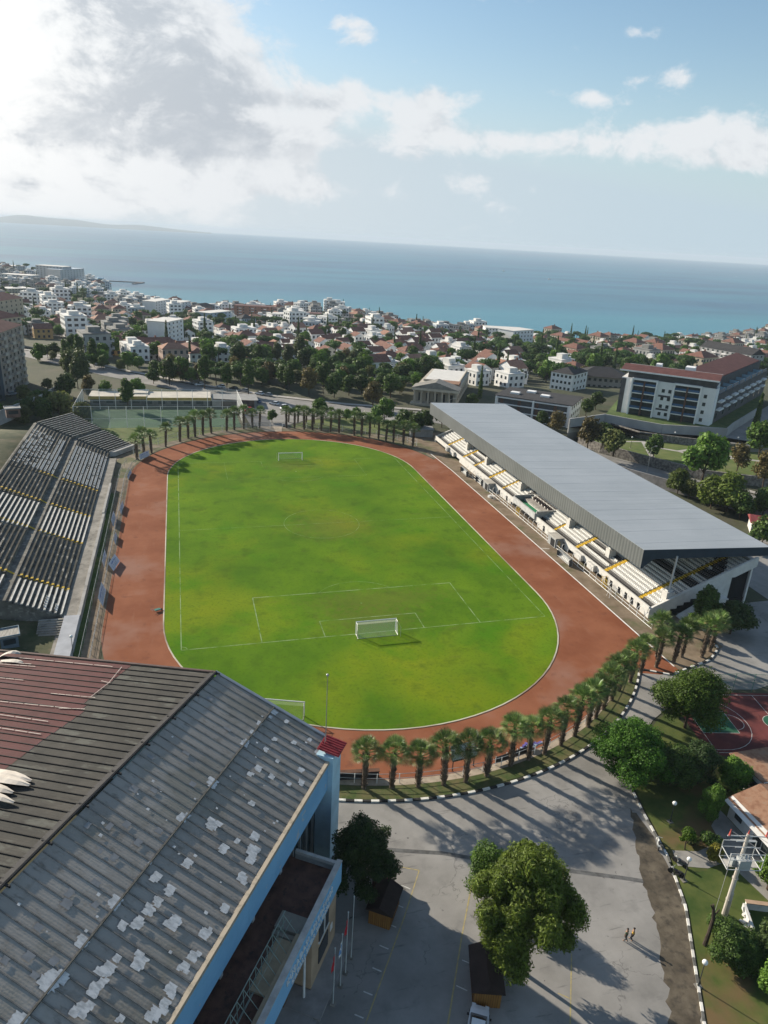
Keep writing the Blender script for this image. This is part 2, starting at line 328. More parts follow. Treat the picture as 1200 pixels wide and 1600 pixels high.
# sea
def seaextra(t, src, last, P):
    mm = t.nodes.new('ShaderNodeMapping'); mm.inputs['Scale'].default_value = (.0006, .004, 1); mm.inputs['Rotation'].default_value = (0, 0, .25); t.links.new(src, mm.inputs[0])
    n = t.nodes.new('ShaderNodeTexNoise'); n.inputs['Scale'].default_value = 1.; n.inputs['Detail'].default_value = 4; t.links.new(mm.outputs[0], n.inputs['Vector'])
    mr = t.nodes.new('ShaderNodeMapRange'); mr.inputs['From Min'].default_value = .42; mr.inputs['From Max'].default_value = .62; t.links.new(n.outputs['Fac'], mr.inputs['Value'])
    mx = t.nodes.new('ShaderNodeMix'); mx.data_type = 'RGBA'; mx.inputs[7].default_value = (.045, .19, .245, 1); t.links.new(last, mx.inputs[6]); t.links.new(mr.outputs[0], mx.inputs[0])
    # shallow water over sand near the shore
    sp = t.nodes.new('ShaderNodeSeparateXYZ'); t.links.new(src, sp.inputs[0])
    ms = t.nodes.new('ShaderNodeMapRange'); ms.inputs['From Min'].default_value = 800; ms.inputs['From Max'].default_value = 1500; ms.inputs['To Min'].default_value = .8; ms.inputs['To Max'].default_value = 0
    t.links.new(sp.outputs[1], ms.inputs['Value'])
    m2 = t.nodes.new('ShaderNodeMix'); m2.data_type = 'RGBA'; m2.inputs[7].default_value = (.06, .26, .31, 1); t.links.new(mx.outputs[2], m2.inputs[6]); t.links.new(ms.outputs[0], m2.inputs[0])
    b = t.nodes.new('ShaderNodeBump'); b.inputs['Strength'].default_value = 1.; b.inputs['Distance'].default_value = 1.6
    wn = t.nodes.new('ShaderNodeTexNoise'); wn.inputs['Scale'].default_value = .09; wn.inputs['Detail'].default_value = 8; wn.inputs['Roughness'].default_value = .7
    m3 = t.nodes.new('ShaderNodeMapping'); m3.inputs['Scale'].default_value = (.6, 1.5, 1); m3.inputs['Rotation'].default_value = (0, 0, .3); t.links.new(src, m3.inputs[0]); t.links.new(m3.outputs[0], wn.inputs['Vector'])
    t.links.new(wn.outputs['Fac'], b.inputs['Height']); t.links.new(b.outputs[0], P.inputs['Normal'])
    return m2.outputs[2]
m_sea = mat('sea_water', (.030, .110, .185), .35, .2, .004, spec=.5, extra=seaextra)
s_ = MB(); RR = 19500; k = 96
s_.add([(0, 300, -50)] + [(RR*math.cos(2*math.pi*i/k), 300+RR*math.sin(2*math.pi*i/k), -50) for i in range(k)], [(0, i+1, (i+1) % k+1) for i in range(k)])
struct(s_.build('sea', m_sea))
# far hills across the bay (left)
hb = MB(); az0 = math.atan2(pdir(-500, 350)[0], pdir(-500, 350)[1]); az1 = math.atan2(pdir(330, 350)[0], pdir(330, 350)[1]); prev = None; k = 70
pts = []
for i in range(k+1):
    u = i/k; az = az0+(az1-az0)*u; h = (110+50*math.sin(u*9+1.)+45*math.sin(u*23)+20*math.sin(u*47))*min(1, (1-u)*2.2)**.8+10
    pts.append((az, max(12, h)))
vs = []
for az, h in pts:
    for rr, zz in ((16500, -52), (17500, h*.75-50), (18500, h-50), (19300, -52)): vs.append((CP[0]+rr*math.sin(az), CP[1]+rr*math.cos(az), zz))
hb.add(vs, [(4*i+j, 4*i+4+j, 4*i+5+j, 4*i+1+j) for i in range(k) for j in range(3)])
struct(hb.build('hills', mat('hill_scrub', (.10, .11, .08), .95, .2, .001), smooth=True))
# ------------------------------------------------------------------ near ground: asphalt, track, pitch
def cracks(sc, wd, col):
    def f(t, src, last, P):
        n = t.nodes.new('ShaderNodeTexNoise'); n.inputs['Scale'].default_value = 1.2; n.inputs['Detail'].default_value = 5; t.links.new(src, n.inputs['Vector'])
        a = t.nodes.new('ShaderNodeMix'); a.data_type = 'RGBA'; a.blend_type = 'LINEAR_LIGHT'; a.inputs[0].default_value = .9; t.links.new(src, a.inputs[6]); t.links.new(n.outputs['Color'], a.inputs[7])
        v = t.nodes.new('ShaderNodeTexVoronoi'); v.feature = 'DISTANCE_TO_EDGE'; v.inputs['Scale'].default_value = sc; t.links.new(a.outputs[2], v.inputs['Vector'])
        c = t.nodes.new('ShaderNodeMath'); c.operation = 'LESS_THAN'; c.inputs[1].default_value = wd; t.links.new(v.outputs['Distance'], c.inputs[0]); d = t.nodes.new('ShaderNodeMath'); d.operation = 'MULTIPLY'; d.inputs[1].default_value = .42; nm = t.nodes.new('ShaderNodeTexNoise'); nm.inputs['Scale'].default_value = .11; t.links.new(src, nm.inputs['Vector']); gt = t.nodes.new('ShaderNodeMath'); gt.operation = 'GREATER_THAN'; gt.inputs[1].default_value = .55; t.links.new(nm.outputs['Fac'], gt.inputs[0]); d2 = t.nodes.new('ShaderNodeMath'); d2.operation = 'MULTIPLY'; t.links.new(gt.outputs[0], d2.inputs[1]); t.links.new(c.outputs[0], d2.inputs[0]); t.links.new(d2.outputs[0], d.inputs[0])
        mx = t.nodes.new('ShaderNodeMix'); mx.data_type = 'RGBA'; mx.inputs[7].default_value = (*col, 1); t.links.new(last, mx.inputs[6]); t.links.new(d.outputs[0], mx.inputs[0]); return mx.outputs[2]
    return f
m_asph = mat('asphalt_worn', (.20, .193, .18), .93, sc=.12, det=9, col2=(.30, .288, .27), spec=.12, bump=.15, bsc=3, extra=chain(overlay(.35, .55, .8, (.11, .108, .104), .6), overlay(4., .62, .75, (.29, .28, .265), .35), overlay(1., .62, .7, (.09, .09, .088), .5, stretch=(.25, 2., 1)), cracks(.12, .005, (.07, .068, .065)), overlay(.9, .68, .72, (.06, .058, .055), .7)))
def arc(c, r, a0, a1, n, z=None):
    return [(c[0]+r*math.cos(a0+(a1-a0)*i/n), c[1]+r*math.sin(a0+(a1-a0)*i/n)) + (() if z is None else (z,)) for i in range(n+1)]
A0 = math.atan2(-31, 44); A1 = math.atan2(-46, -21)
kerb_line = arc((0, 9.4), 50.3, A1+0, A0, 44)       # from the hall round to the stand
kerb_tail = [(45.5, -22.2), (50., -20.9), (55.5, -19.4), (59.5, -16.5), (61.5, -11.5), (61.2, -5.6)]
lot = MB()
lot_pts = kerb_line + kerb_tail + [(60, -2), (84, -2), (86, 30), (112, 26), (108, -20), (66, -27), (57, -28.6), (47.2, -26.8), (42.3, -28.4), (35, -32.3), (27.6, -38), (23.6, -43.0), (22.1, -49), (20.9, -55.5), (18.6, -61.8), (15.6, -67), (12.2, -73), (8, -82), (0, -100), (-70, -130), (-90, -60), (-40, -40)]
lot.poly([(x, y, 0.) for x, y in lot_pts]); struct(lot.build('car_park', m_asph))
# repaired trench strips, dirt along the east kerb, damp patch
tr = MB()
def G0(pts, z): return [tuple(at(px, py, 0)[:2]) + (z,) for px, py in pts]
tr.ribbon(G0([(598, 1327), (640, 1330), (690, 1333), (745, 1342), (800, 1350), (900, 1362), (975, 1372), (1012, 1378)], .006), .55, .006)
struct(tr.build('asphalt_repair', mat('asphalt_dark', (.10, .10, .098), .9, .3, 1.)))
rj = random.Random(2)
def ragged(pts, n=5, amp=.35):
    o = []
    for i in range(len(pts)):
        a, b = pts[i], pts[(i+1) % len(pts)]
        for j in range(n): f = j/n; o.append((a[0]+(b[0]-a[0])*f+rj.uniform(-amp, amp)*(j > 0), a[1]+(b[1]-a[1])*f+rj.uniform(-amp, amp)*(j > 0), a[2]))
    return o
dt = MB(); dt.poly(ragged(G0([(985, 1262), (1010, 1292), (1040, 1345), (1062, 1390), (1074, 1440), (1083, 1500), (1093, 1560), (1100, 1640), (1062, 1640), (1046, 1590), (1038, 1520), (1026, 1450), (1012, 1400), (1000, 1350), (990, 1300)], .008), 6, .3))
struct(dt.build('dirt_verge', mat('verge_dirt', (.055, .045, .032), .95, sc=.35, det=8, col2=(.15, .125, .09), extra=overlay(1.2, .5, .7, (.035, .03, .025), .8))))
m_yel = mat('line_yellow', (.42, .34, .13), .8, sc=2., det=6, col2=(.22, .2, .15), thr=(.4, .7)); m_wht = mat('line_white', (.55, .54, .5), .8, sc=2., det=6, col2=(.25, .25, .24), thr=(.45, .75))
lm = MB()
for a, w, mi in (([(628, 1355), (655, 1360)], .12, 0), ([(655, 1360), (632, 1432), (571, 1600), (560, 1640)], .12, 0), ([(740, 1367), (722, 1460), (700, 1600), (695, 1640)], .14, 0), ([(893, 1490), (891, 1600), (890, 1640)], .12, 0),
                 ([(872, 1552), (890, 1560)], .1, 0), ([(713, 1540), (730, 1548)], .1, 1), ([(722, 1500), (736, 1506)], .1, 1)):
    lm.ribbon(G0(a, .007), w, .007, mi)
for px, py in ((634, 1386), (623, 1415), (612, 1446), (600, 1480), (589, 1515), (575, 1552), (561, 1588)):
    lm.ribbon(G0([(px-7, py-3), (px+7, py+3)], .0075), .12, .0075, 1)
struct(lm.build('parking_lines', [m_yel, m_wht]))
# track
m_track = mat('running_track', (.195, .068, .034), .95, sc=.10, det=8, col2=(.27, .108, .058), spec=.08, bump=.1, bsc=4, extra=chain(overlay(.05, .53, .66, (.25, .16, .13), .5), overlay(.45, .60, .75, (.105, .042, .03), .6), overlay(.8, .58, .7, (.25, .115, .07), .4, stretch=(1, .12, 1))))
def ring(r, x1=None, n=40):
    a = arc((0, 92.8), r, 0, math.pi, n) + arc((0, 9.4), r, math.pi, 2*math.pi, n); return a
tk = MB(); ro = 46.6
outl = [(47.8, -21.5), (47.8, 104)] + [(x, y) for x, y in arc((0, 92.8), ro, .18, math.pi, 40)] + arc((0, 9.4), ro, math.pi, math.pi*1.78, 34) + [(40, -20.5), (44, -21.8)]
tk.poly([(x, y, .004) for x, y in outl]); struct(tk.build('running_track', m_track))
def grassextra(t, src, last, P):
    # mown, patchy turf: yellow areas, dark wet clumps, bare spots, faint streaks across
    f = chain(overlay(.028, .50, .66, (.20, .225, .010), .65), overlay(.07, .54, .70, (.060, .17, .006), .8), overlay(.30, .60, .74, (.052, .095, .010), .5, stretch=(.9, 1.4, 1)), overlay(.16, .64, .78, (.12, .10, .035), .6, stretch=(.6, 1.6, 1)), overlay(.22, .53, .70, (.042, .088, .009), .5), overlay(1.9, .52, .74, (.038, .075, .009), .5))
    c_ = f(t, src, last, P)
    for (x_, y_, rx_, ry_) in ((0, 5, 9, 5), (0, 99, 9, 5), (3, 12, 14, 4), (2, 50, 10, 8)):      # worn, thin turf where most play happens
        m_ = t.nodes.new('ShaderNodeMapping'); m_.vector_type = 'TEXTURE'; m_.inputs['Location'].default_value = (x_, y_, 0); m_.inputs['Scale'].default_value = (rx_, ry_, 1); t.links.new(src, m_.inputs[0])
        ln_ = t.nodes.new('ShaderNodeVectorMath'); ln_.operation = 'LENGTH'; t.links.new(m_.outputs[0], ln_.inputs[0]); nn_ = t.nodes.new('ShaderNodeTexNoise'); nn_.inputs['Scale'].default_value = .9; nn_.inputs['Detail'].default_value = 7; t.links.new(src, nn_.inputs['Vector'])
        ad = t.nodes.new('ShaderNodeMath'); ad.operation = 'MULTIPLY_ADD'; t.links.new(nn_.outputs['Fac'], ad.inputs[0]); ad.inputs[1].default_value = -2.4; t.links.new(ln_.outputs['Value'], ad.inputs[2])
        mr_ = t.nodes.new('ShaderNodeMapRange'); mr_.inputs['From Min'].default_value = .1; mr_.inputs['From Max'].default_value = -.8; mr_.inputs['To Max'].default_value = .27; t.links.new(ad.outputs[0], mr_.inputs['Value'])
        mx_ = t.nodes.new('ShaderNodeMix'); mx_.data_type = 'RGBA'; mx_.inputs[7].default_value = (.145, .11, .035, 1); t.links.new(c_, mx_.inputs[6]); t.links.new(mr_.outputs[0], mx_.inputs[0]); c_ = mx_.outputs[2]
    return c_
m_grass = mat('pitch_grass', (.060, .134, .008), .95, sc=.05, det=9, col2=(.118, .208, .011), bump=.3, bsc=9, spec=.04, extra=grassextra)
gr = MB(); gr.poly([(x, y, .03) for x, y in ring(36.3)]); struct(gr.build('pitch_turf', m_grass))
kb = MB(); kb.ribbon([(x, y) for x, y in ring(36.45)], .22, .07, closed=True)
rg = ring(36.34); rg2 = ring(36.56)
for rgx in (rg, rg2):
    for i in range(len(rgx)):
        a, b = rgx[i], rgx[(i+1) % len(rgx)]; kb.poly([(*a, 0), (*b, 0), (*b, .07), (*a, .07)])
struct(kb.build('track_kerb', mat('track_kerb', (.50, .47, .36), .9, sc=.06, det=4, col2=(.26, .20, .15), thr=(.45, .6))))
# painted lines on the turf
m_line = mat('pitch_line', (.25, .33, .17), .9, sc=.35, det=6, col2=(.08, .17, .015), thr=(.42, .62), spec=.1)
ln = MB(); z = .036; w = .13; HW = 33.5; PL = 104.5
def seg(a, b, ww=w):
    n = max(1, int(math.hypot(b[0]-a[0], b[1]-a[1])/8)); ln.ribbon([(a[0]+(b[0]-a[0])*i/n, a[1]+(b[1]-a[1])*i/n) for i in range(n+1)], ww, z)
seg((-HW, 0), (HW, 0), .16); seg((-HW, PL), (HW, PL), .08); seg((-HW, 0), (-HW, PL)); seg((HW, 0), (HW, PL)); seg((-HW, PL/2), (HW, PL/2), .08)
for y0, s in ((0, 1), (PL, -1)):
    ww = .17 if s > 0 else .06
    seg((-20.16, y0), (-20.16, y0+s*16.5), ww); seg((20.16, y0), (20.16, y0+s*16.5), ww); seg((-20.16, y0+s*16.5), (20.16, y0+s*16.5), ww)
    seg((-9.16, y0), (-9.16, y0+s*5.5), ww); seg((9.16, y0), (9.16, y0+s*5.5), ww); seg((-9.16, y0+s*5.5), (9.16, y0+s*5.5), ww)
    ln.poly([(.22*math.cos(i*.7), y0+s*11+.22*math.sin(i*.7), z) for i in range(9)])
    q = math.asin(5.5/9.15); ln.ribbon([(x, y) for x, y in (arc((0, y0+s*11), 9.15, q, math.pi-q, 16) if s > 0 else arc((0, y0-11), 9.15, math.pi+q, 2*math.pi-q, 16))], .08, z)
    for sx in (-1, 1):
        ln.ribbon([(sx*HW-sx*1.*math.cos(t*.4), y0+s*1.*math.sin(t*.4)) for t in range(5)], .1, z)
ln.ribbon(arc((0, PL/2), 9.15, 0, 2*math.pi, 40), .08, z)
struct(ln.build('pitch_lines', m_line))
tl = MB(); tl.ribbon([(47.0, 108), (47.75, 90), (47.8, 60), (47.8, 20), (47.7, -20)], .28, .012); tl.ribbon([(49.8, 29.5), (47.9, 30.2)], .2, .012)
struct(tl.build('track_line', mat('track_line', (.72, .70, .66), .8, .1, 1.)))
# bare earth east and west of the track, walkway under the palms
m_dirt = mat('bare_dirt', (.13, .095, .06), .95, sc=.3, det=8, col2=(.24, .185, .13), extra=overlay(.12, .52, .66, (.065, .085, .025), .7))
db = MB(); db.poly([(47.85, -22.5, .001), (61, -16, .001), (61, -4, .001), (54, -4, .001), (54, 122, .001), (60, 135, .001), (40, 128, .001), (47.85, 100, .001)])
struct(db.build('dirt_apron', m_dirt))
dw = MB(); dw.poly([(-50.9, -14, -.002), (-46.4, -14, -.002), (-46.4, 95, -.002), (-43, 112, -.002), (-38, 122, -.002), (-42, 127, -.002), (-52, 112, -.002)])
struct(dw.build('dirt_path', m_dirt))
gs = MB(); gs.ribbon([(-49.9, -14), (-49.9, 20), (-49.8, 60), (-50.1, 80)], 1.5, .012); struct(gs.build('grass_strip', mat('rough_grass', (.035, .075, .012), .95, sc=.4, det=8, col2=(.085, .12, .03), bump=.3, extra=overlay(.9, .56, .7, (.13, .11, .07), .7))))
m_rg = MATS['rough_grass']
m_pave = mat('pale_paving', (.36, .30, .23), .9, .2, .6, extra=overlay(1.5, .55, .7, (.2, .16, .12), .6))
wk = MB(); a_ = arc((0, 9.4), 47.0, A1-.05, A0-.02, 44); wk.ribbon(a_, 1.1, .03); struct(wk.build('path', m_pave))
# grassed verge with the palms, raised behind the kerb
vg = MB(); o1 = arc((0, 9.4), 47.6, A1-.05, A0, 44); o2 = arc((0, 9.4), 50.2, A1-.05, A0, 44)
for i in range(44): vg.poly([(*o1[i], .05), (*o2[i], .10), (*o2[i+1], .10), (*o1[i+1], .05)])
struct(vg.build('verge', mat('verge_grass', (.04, .07, .014), .95, sc=.5, det=8, col2=(.12, .105, .045), bump=.3)))
fw = MB(); fo1 = arc((0, 92.8), 47.2, .2, math.pi, 60); fo2 = arc((0, 92.8), 53.5, .2, math.pi, 60)
for i in range(60): fw.poly([(*fo1[i], 0), (*fo1[i+1], 0), (*fo2[i+1], 0), (*fo2[i], 0)])
struct(fw.build('far_verge', mat('far_verge_grass', (.06, .09, .02), .95, sc=.2, det=8, col2=(.17, .13, .09), extra=overlay(.07, .5, .58, (.25, .20, .15), .8))))
# black and white kerb
kc = MB(); kl = kerb_line + kerb_tail
P2 = [np.array(p) for p in kl]; acc = [0]
for i in range(1, len(P2)): acc.append(acc[-1]+np.linalg.norm(P2[i]-P2[i-1]))
def along(P, acc, s):
    x = np.interp(s, acc, [p[0] for p in P]); y = np.interp(s, acc, [p[1] for p in P]); return np.array((x, y))
s = 0; i = 0
while s < acc[-1]-1.1:
    a, b = along(P2, acc, s), along(P2, acc, s+1.02); kc.wallpath([a, b], .34, -.02, .17, i % 2); s += 1.05; i += 1
m_kw = mat('kerb_white', (.62, .61, .57), .85, .15, 1.5, extra=overlay(1.2, .55, .7, (.25, .24, .22), .6)); m_kb = mat('kerb_black', (.022, .022, .022), .85, .3, 2.)
struct(kc.build('kerb', [m_kw, m_kb]))
kc2 = MB(); kr = [(23.4, -43.6), (22.1, -49), (20.9, -55.5), (18.6, -61.8), (15.6, -67), (12.2, -73), (8, -82)]
P3 = [np.array(p) for p in kr]; acc3 = [0]
for i in range(1, len(P3)): acc3.append(acc3[-1]+np.linalg.norm(P3[i]-P3[i-1]))
s = 0; i = 0
while s < acc3[-1]-1.:
    if not (12.3 < s < 14.4): kc2.wallpath([along(P3, acc3, s), along(P3, acc3, s+.9)], .26, -.02, .16, i % 2)
    s += .93; i += 1
struct(kc2.build('kerb', [m_kw, mat('kerb_grey', (.12, .12, .11), .9, .3, 2.)]))
gd = MB(); gd.poly([(x, y, .07) for x, y in [(42.5, -29), (35.2, -32.8), (28, -38.4), (24, -43.3), (22.5, -49), (21.2, -55.5), (18.9, -61.8), (15.9, -67), (12.5, -73), (8.4, -82), (60, -90), (75, -45), (62, -46), (40, -42.5), (39, -33)]])
struct(gd.build('garden_grass', mat('garden_turf', (.035, .065, .010), .95, sc=.25, det=9, col2=(.10, .115, .028), bump=.3, extra=overlay(.12, .52, .66, (.15, .09, .045), .8))))
pv = MB(); pv.poly(G0([(1053, 1323), (1085, 1328), (1112, 1333), (1150, 1335), (1205, 1362), (1230, 1400), (1190, 1352), (1140, 1312), (1116, 1284), (1148, 1262), (1200, 1330), (1230, 1380), (1180, 1400), (1125, 1352), (1074, 1347)], .09)[:6] + []) if False else None
pv.poly([(32.3, -50.5, .09), (32.3, -66, .09), (28.6, -66, .09), (27.6, -59, .09), (29.3, -52.5, .09)]); pv.poly([(22.0, -54.8, .092), (21.2, -56.9, .092), (24.5, -58., .092), (28.8, -57.5, .092), (28.8, -54.8, .092), (25, -55.6, .092)])
struct(pv.build('patio', mat('patio_concrete', (.26, .25, .23), .9, .15, .8, extra=overlay(.6, .55, .7, (.16, .15, .14), .6))))
# basketball court
ct = MB(); ca = np.array((.975, -.22)); cb = np.array((-.22, -.975)); cc_ = np.array((53.5, -36.8))
def cp(a, b, z): p = cc_+ca*a+cb*b; return (p[0], p[1], z)
ct.poly([cp(-14, -7.6, .075), cp(16, -7.6, .075), cp(16, 7.6, .075), cp(-14, 7.6, .075)], 0)
ct.poly([cp(-12.6, -2.6, .08), cp(-7, -2.6, .08), cp(-7, 2.6, .08), cp(-12.6, 2.6, .08)], 1); ct.poly([cp(1.8*math.cos(t*.35), 1.8*math.sin(t*.35), .08) for t in range(18)], 1)
def cl(pts): ct.ribbon([cp(a, b, .086) for a, b in pts], .08, .086, 2)
cl([(-12.6, -7), (14, -7)]); cl([(-12.6, 7), (14, 7)]); cl([(-12.6, -7), (-12.6, 7)]); cl([(0, -7), (0, 7)]); cl([(-12.6, -2.6), (-7, -2.6), (-7, 2.6), (-12.6, 2.6)])
cl([(1.8*math.cos(t*.35), 1.8*math.sin(t*.35)) for t in range(19)]); cl([(-12.6, -6.4), (-11, -6.4)] + [(-11+6.4*math.sin(t*.2), -6.4*math.cos(t*.2)) for t in range(0, 17)] + [(-12.6, 6.4)]); cl([(-7+1.8*math.sin(t*.3), -1.8*math.cos(t*.3)) for t in range(11)])
tag(ct.build('basketball_court', [mat('court_red', (.12, .03, .027), .85, .25, .3, extra=overlay(.8, .58, .72, (.20, .07, .045), .5)), mat('court_green', (.02, .10, .055), .8, .2, .5), m_wht]), kind='structure')

# ------------------------------------------------------------------ goals
m_net = bpy.data.materials.new('goal_net'); m_net.use_nodes = True
def netmat(name, col, alpha):
    if name in MATS: return MATS[name]
    m = bpy.data.materials.new(name); m.use_nodes = True; P = m.node_tree.nodes['Principled BSDF']; P.inputs['Base Color'].default_value = (*col, 1); P.inputs['Alpha'].default_value = alpha; P.inputs['Roughness'].default_value = .9
    MATS[name] = m; return m
m_white = mat('white_paint', (.72, .72, .70), .5, .08, 1.)
m_steel = mat('galvanised', (.38, .39, .38), .45, .15, 2., metal=.6)
def goal(label, loc, rz, r=.07, alpha=.22, wd=3.66, dep=1.7):
    t = thing('football_goal', label, 'goal', loc, rz)
    f = MB(); f.tube((-wd, 0, 0), (-wd, 0, 2.44), r, n=8); f.tube((wd, 0, 0), (wd, 0, 2.44), r, n=8); f.tube((-wd-r, 0, 2.44), (wd+r, 0, 2.44), r, n=8); f.build('goal_frame', m_white, t)
    s = MB()
    for sx in (-wd, wd): s.tube((sx, .05, 2.42), (sx, -.9, 2.38), .025); s.tube((sx, -.9, 2.38), (sx, -dep, .05), .025); s.tube((sx, 0, .03), (sx, -dep, .03), .025); s.tube((sx*1.08, -dep-.5, 0), (sx*1.08, -dep-.5, 1.9), .04); s.tube((sx*1.08, -dep-.5, 1.9), (sx, -.9, 2.38), .012)
    s.tube((-wd, -dep, .03), (wd, -dep, .03), .025); s.build('net_support', m_steel, t)
    n = MB(); n.poly([(-wd, 0, 2.4), (wd, 0, 2.4), (wd, -.9, 2.36), (-wd, -.9, 2.36)]); n.poly([(-wd, -.9, 2.36), (wd, -.9, 2.36), (wd, -dep, .03), (-wd, -dep, .03)])
    for sx in (-wd, wd): n.poly([(sx, 0, 0), (sx, 0, 2.4), (sx, -.9, 2.36), (sx, -dep, .03)])
    n.build('net', netmat('goal_net_%d' % int(alpha*100), (.75, .75, .72), alpha), t)
goal('white goal with a pale net in front of the near goal line', (0, 0, .03), 0, .085, .24)
goal('small looking white goal at the far end of the pitch', (0, PL, .03), math.pi, .08, .16)
g3 = at(461, 1128, 0); goal('white practice goal half hidden behind the dark hall roof', (-19.4, -20.2, .03), -.33, .08, .1, 3.2, 1.2)

# ------------------------------------------------------------------ west terrace (left, open)
m_conc = mat('old_concrete', (.15, .14, .12), .95, sc=.35, det=9, col2=(.29, .27, .235), extra=chain(overlay(.8, .55, .7, (.09, .085, .075), .8), overlay(3., .6, .72, (.40, .38, .34), .5)))
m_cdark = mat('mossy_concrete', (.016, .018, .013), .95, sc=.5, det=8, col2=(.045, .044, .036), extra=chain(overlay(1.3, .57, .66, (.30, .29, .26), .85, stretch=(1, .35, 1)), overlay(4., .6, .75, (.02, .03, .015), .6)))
m_edge = mat('painted_edge', (.62, .61, .57), .9, sc=1.2, det=8, col2=(.34, .33, .30), thr=(.45, .7))
m_ylw = mat('yellow_paint', (.50, .33, .02), .85, sc=1.5, det=7, col2=(.30, .22, .06), thr=(.5, .72))
wt = thing('west_terrace', 'open stepped concrete terrace with dark weathered rows beside the left straight of the track', 'grandstand', (0, 0, 0))
NR, PITCH, RISE, ZB = 24, .87, .335, 1.3
ang = R_(35); mit = np.array((-math.cos(ang/2), math.sin(ang/2)))/math.cos(ang/2)
B1 = np.array((-53.4, 113.5)); dirF = np.array((math.sin(ang), math.cos(ang)))
def rowp(i, y=None, s=None, off=0.):
    d = i*PITCH+off
    if s is None: return (-53.4-d, y)
    p = B1+mit*d+dirF*s; return (p[0], p[1])
def rowend(i): return 10.5+i*.19
def ystart(i): return 13.2+i*.06 if i < 12 else 13.5+(i-12)*.35
GANG = (10, 11)
body = MB()
for i in range(NR):
    z1 = ZB+RISE*i if i not in GANG else ZB+RISE*10
    a, b = i, i+1
    for (p0, p1, q0, q1) in (((-53.4-a*PITCH, ystart(i)), rowp(a, s=0), (-53.4-b*PITCH, ystart(i)), rowp(b, s=0)), (rowp(a, s=.0), rowp(a, s=rowend(i)), rowp(b, s=.0), rowp(b, s=rowend(i)))):
        body.add([(*p0, -.5), (*p1, -.5), (*q1, -.5), (*q0, -.5), (*p0, z1), (*p1, z1), (*q1, z1), (*q0, z1)], [(4, 7, 6, 5), (0, 1, 5, 4), (1, 2, 6, 5), (3, 0, 4, 7), (2, 3, 7, 6)])
body.build('terrace_steps', mat('stained_tread', (.075, .07, .06), .95, sc=.4, det=9, col2=(.19, .18, .155), extra=overlay(1.2, .55, .7, (.33, .315, .28), .8)), wt)
# bench slabs on each row, by painted block
YB = [13.2, 22.8, 44.6, 60.5, 78.5, 112]
def bench(mb, i, y0, y1, mi=0):
    z1 = ZB+RISE*i+.002; x0 = -53.4-i*PITCH-.02; mb.box(x0-.36, x0, y0, y1, z1, z1+.20, mi)
blocks = [(13.2, 22.5, 'L'), (23.4, 44.2, 'D'), (45.0, 60.1, 'L'), (60.9, 78.2, 'D'), (78.8, 112.5, 'S')]
for (y0, y1, kd) in blocks:
    mb = MB(); ed = MB()
    for i in range(NR):
        if i in GANG: continue
        ya = max(y0, ystart(i)); yb = y1 if kd != 'S' else 112.5+i*.27
        if kd == 'S' and i > 19: yb = 100
        if yb-ya < 1: continue
        bench(mb, i, ya, yb)
        z1 = ZB+RISE*i; x0 = -53.4-i*PITCH
        if kd in 'L': ed.box(x0-.15, x0+.01, ya, yb, z1+.14, z1+.235)
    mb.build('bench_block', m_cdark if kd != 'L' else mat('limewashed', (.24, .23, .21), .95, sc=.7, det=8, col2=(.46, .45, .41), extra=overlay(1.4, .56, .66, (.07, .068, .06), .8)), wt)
    if ed.v: ed.build('bench_edge', m_edge, wt)
mb = MB(); ed = MB()
for i in range(NR):
    if i == 11: continue
    z1 = ZB+RISE*i; p0, p1, q1, q0 = rowp(i, s=.3, off=.02), rowp(i, s=rowend(i)-.2, off=.02), rowp(i, s=rowend(i)-.2, off=.42), rowp(i, s=.3, off=.42)
    def slab(mbx, P, za, zb): mbx.add([(*p, za) for p in P]+[(*p, zb) for p in P], [(4, 5, 6, 7), (0, 1, 5, 4), (1, 2, 6, 5), (2, 3, 7, 6), (3, 0, 4, 7)])
    slab(mb, [q0, q1, p1, p0], z1, z1+.2); 
    e1, e0 = rowp(i, s=rowend(i)-.2, off=.16), rowp(i, s=.3, off=.16); slab(ed, [e0, e1, p1, p0], z1+.202, z1+.235)
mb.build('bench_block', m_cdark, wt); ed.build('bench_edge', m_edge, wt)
for ya, i0, i1 in ((22.95, 0, NR), (44.6, 0, NR), (60.5, 0, NR), (78.5, 0, 16)):
    yl = MB()
    zg = []
    for i in range(i0, i1):
        if i in GANG: continue
        z1 = ZB+RISE*i; x0 = -53.4-i*PITCH; yy = ya+i*.13
        zg += [(x0+.03, yy, z1+.01), (x0+.03, yy, z1+.215), (x0-.42, yy, z1+.215), (x0-.42, yy, z1+.012), (x0-.83, yy+.1, z1+.012)]
    yl.add([(x, y_+s_*.30, z_) for x, y_, z_ in zg for s_ in (-1, 1)], [(2*i, 2*i+1, 2*i+3, 2*i+2) for i in range(len(zg)-1)])
    yl.build('aisle_marking', m_ylw, wt)
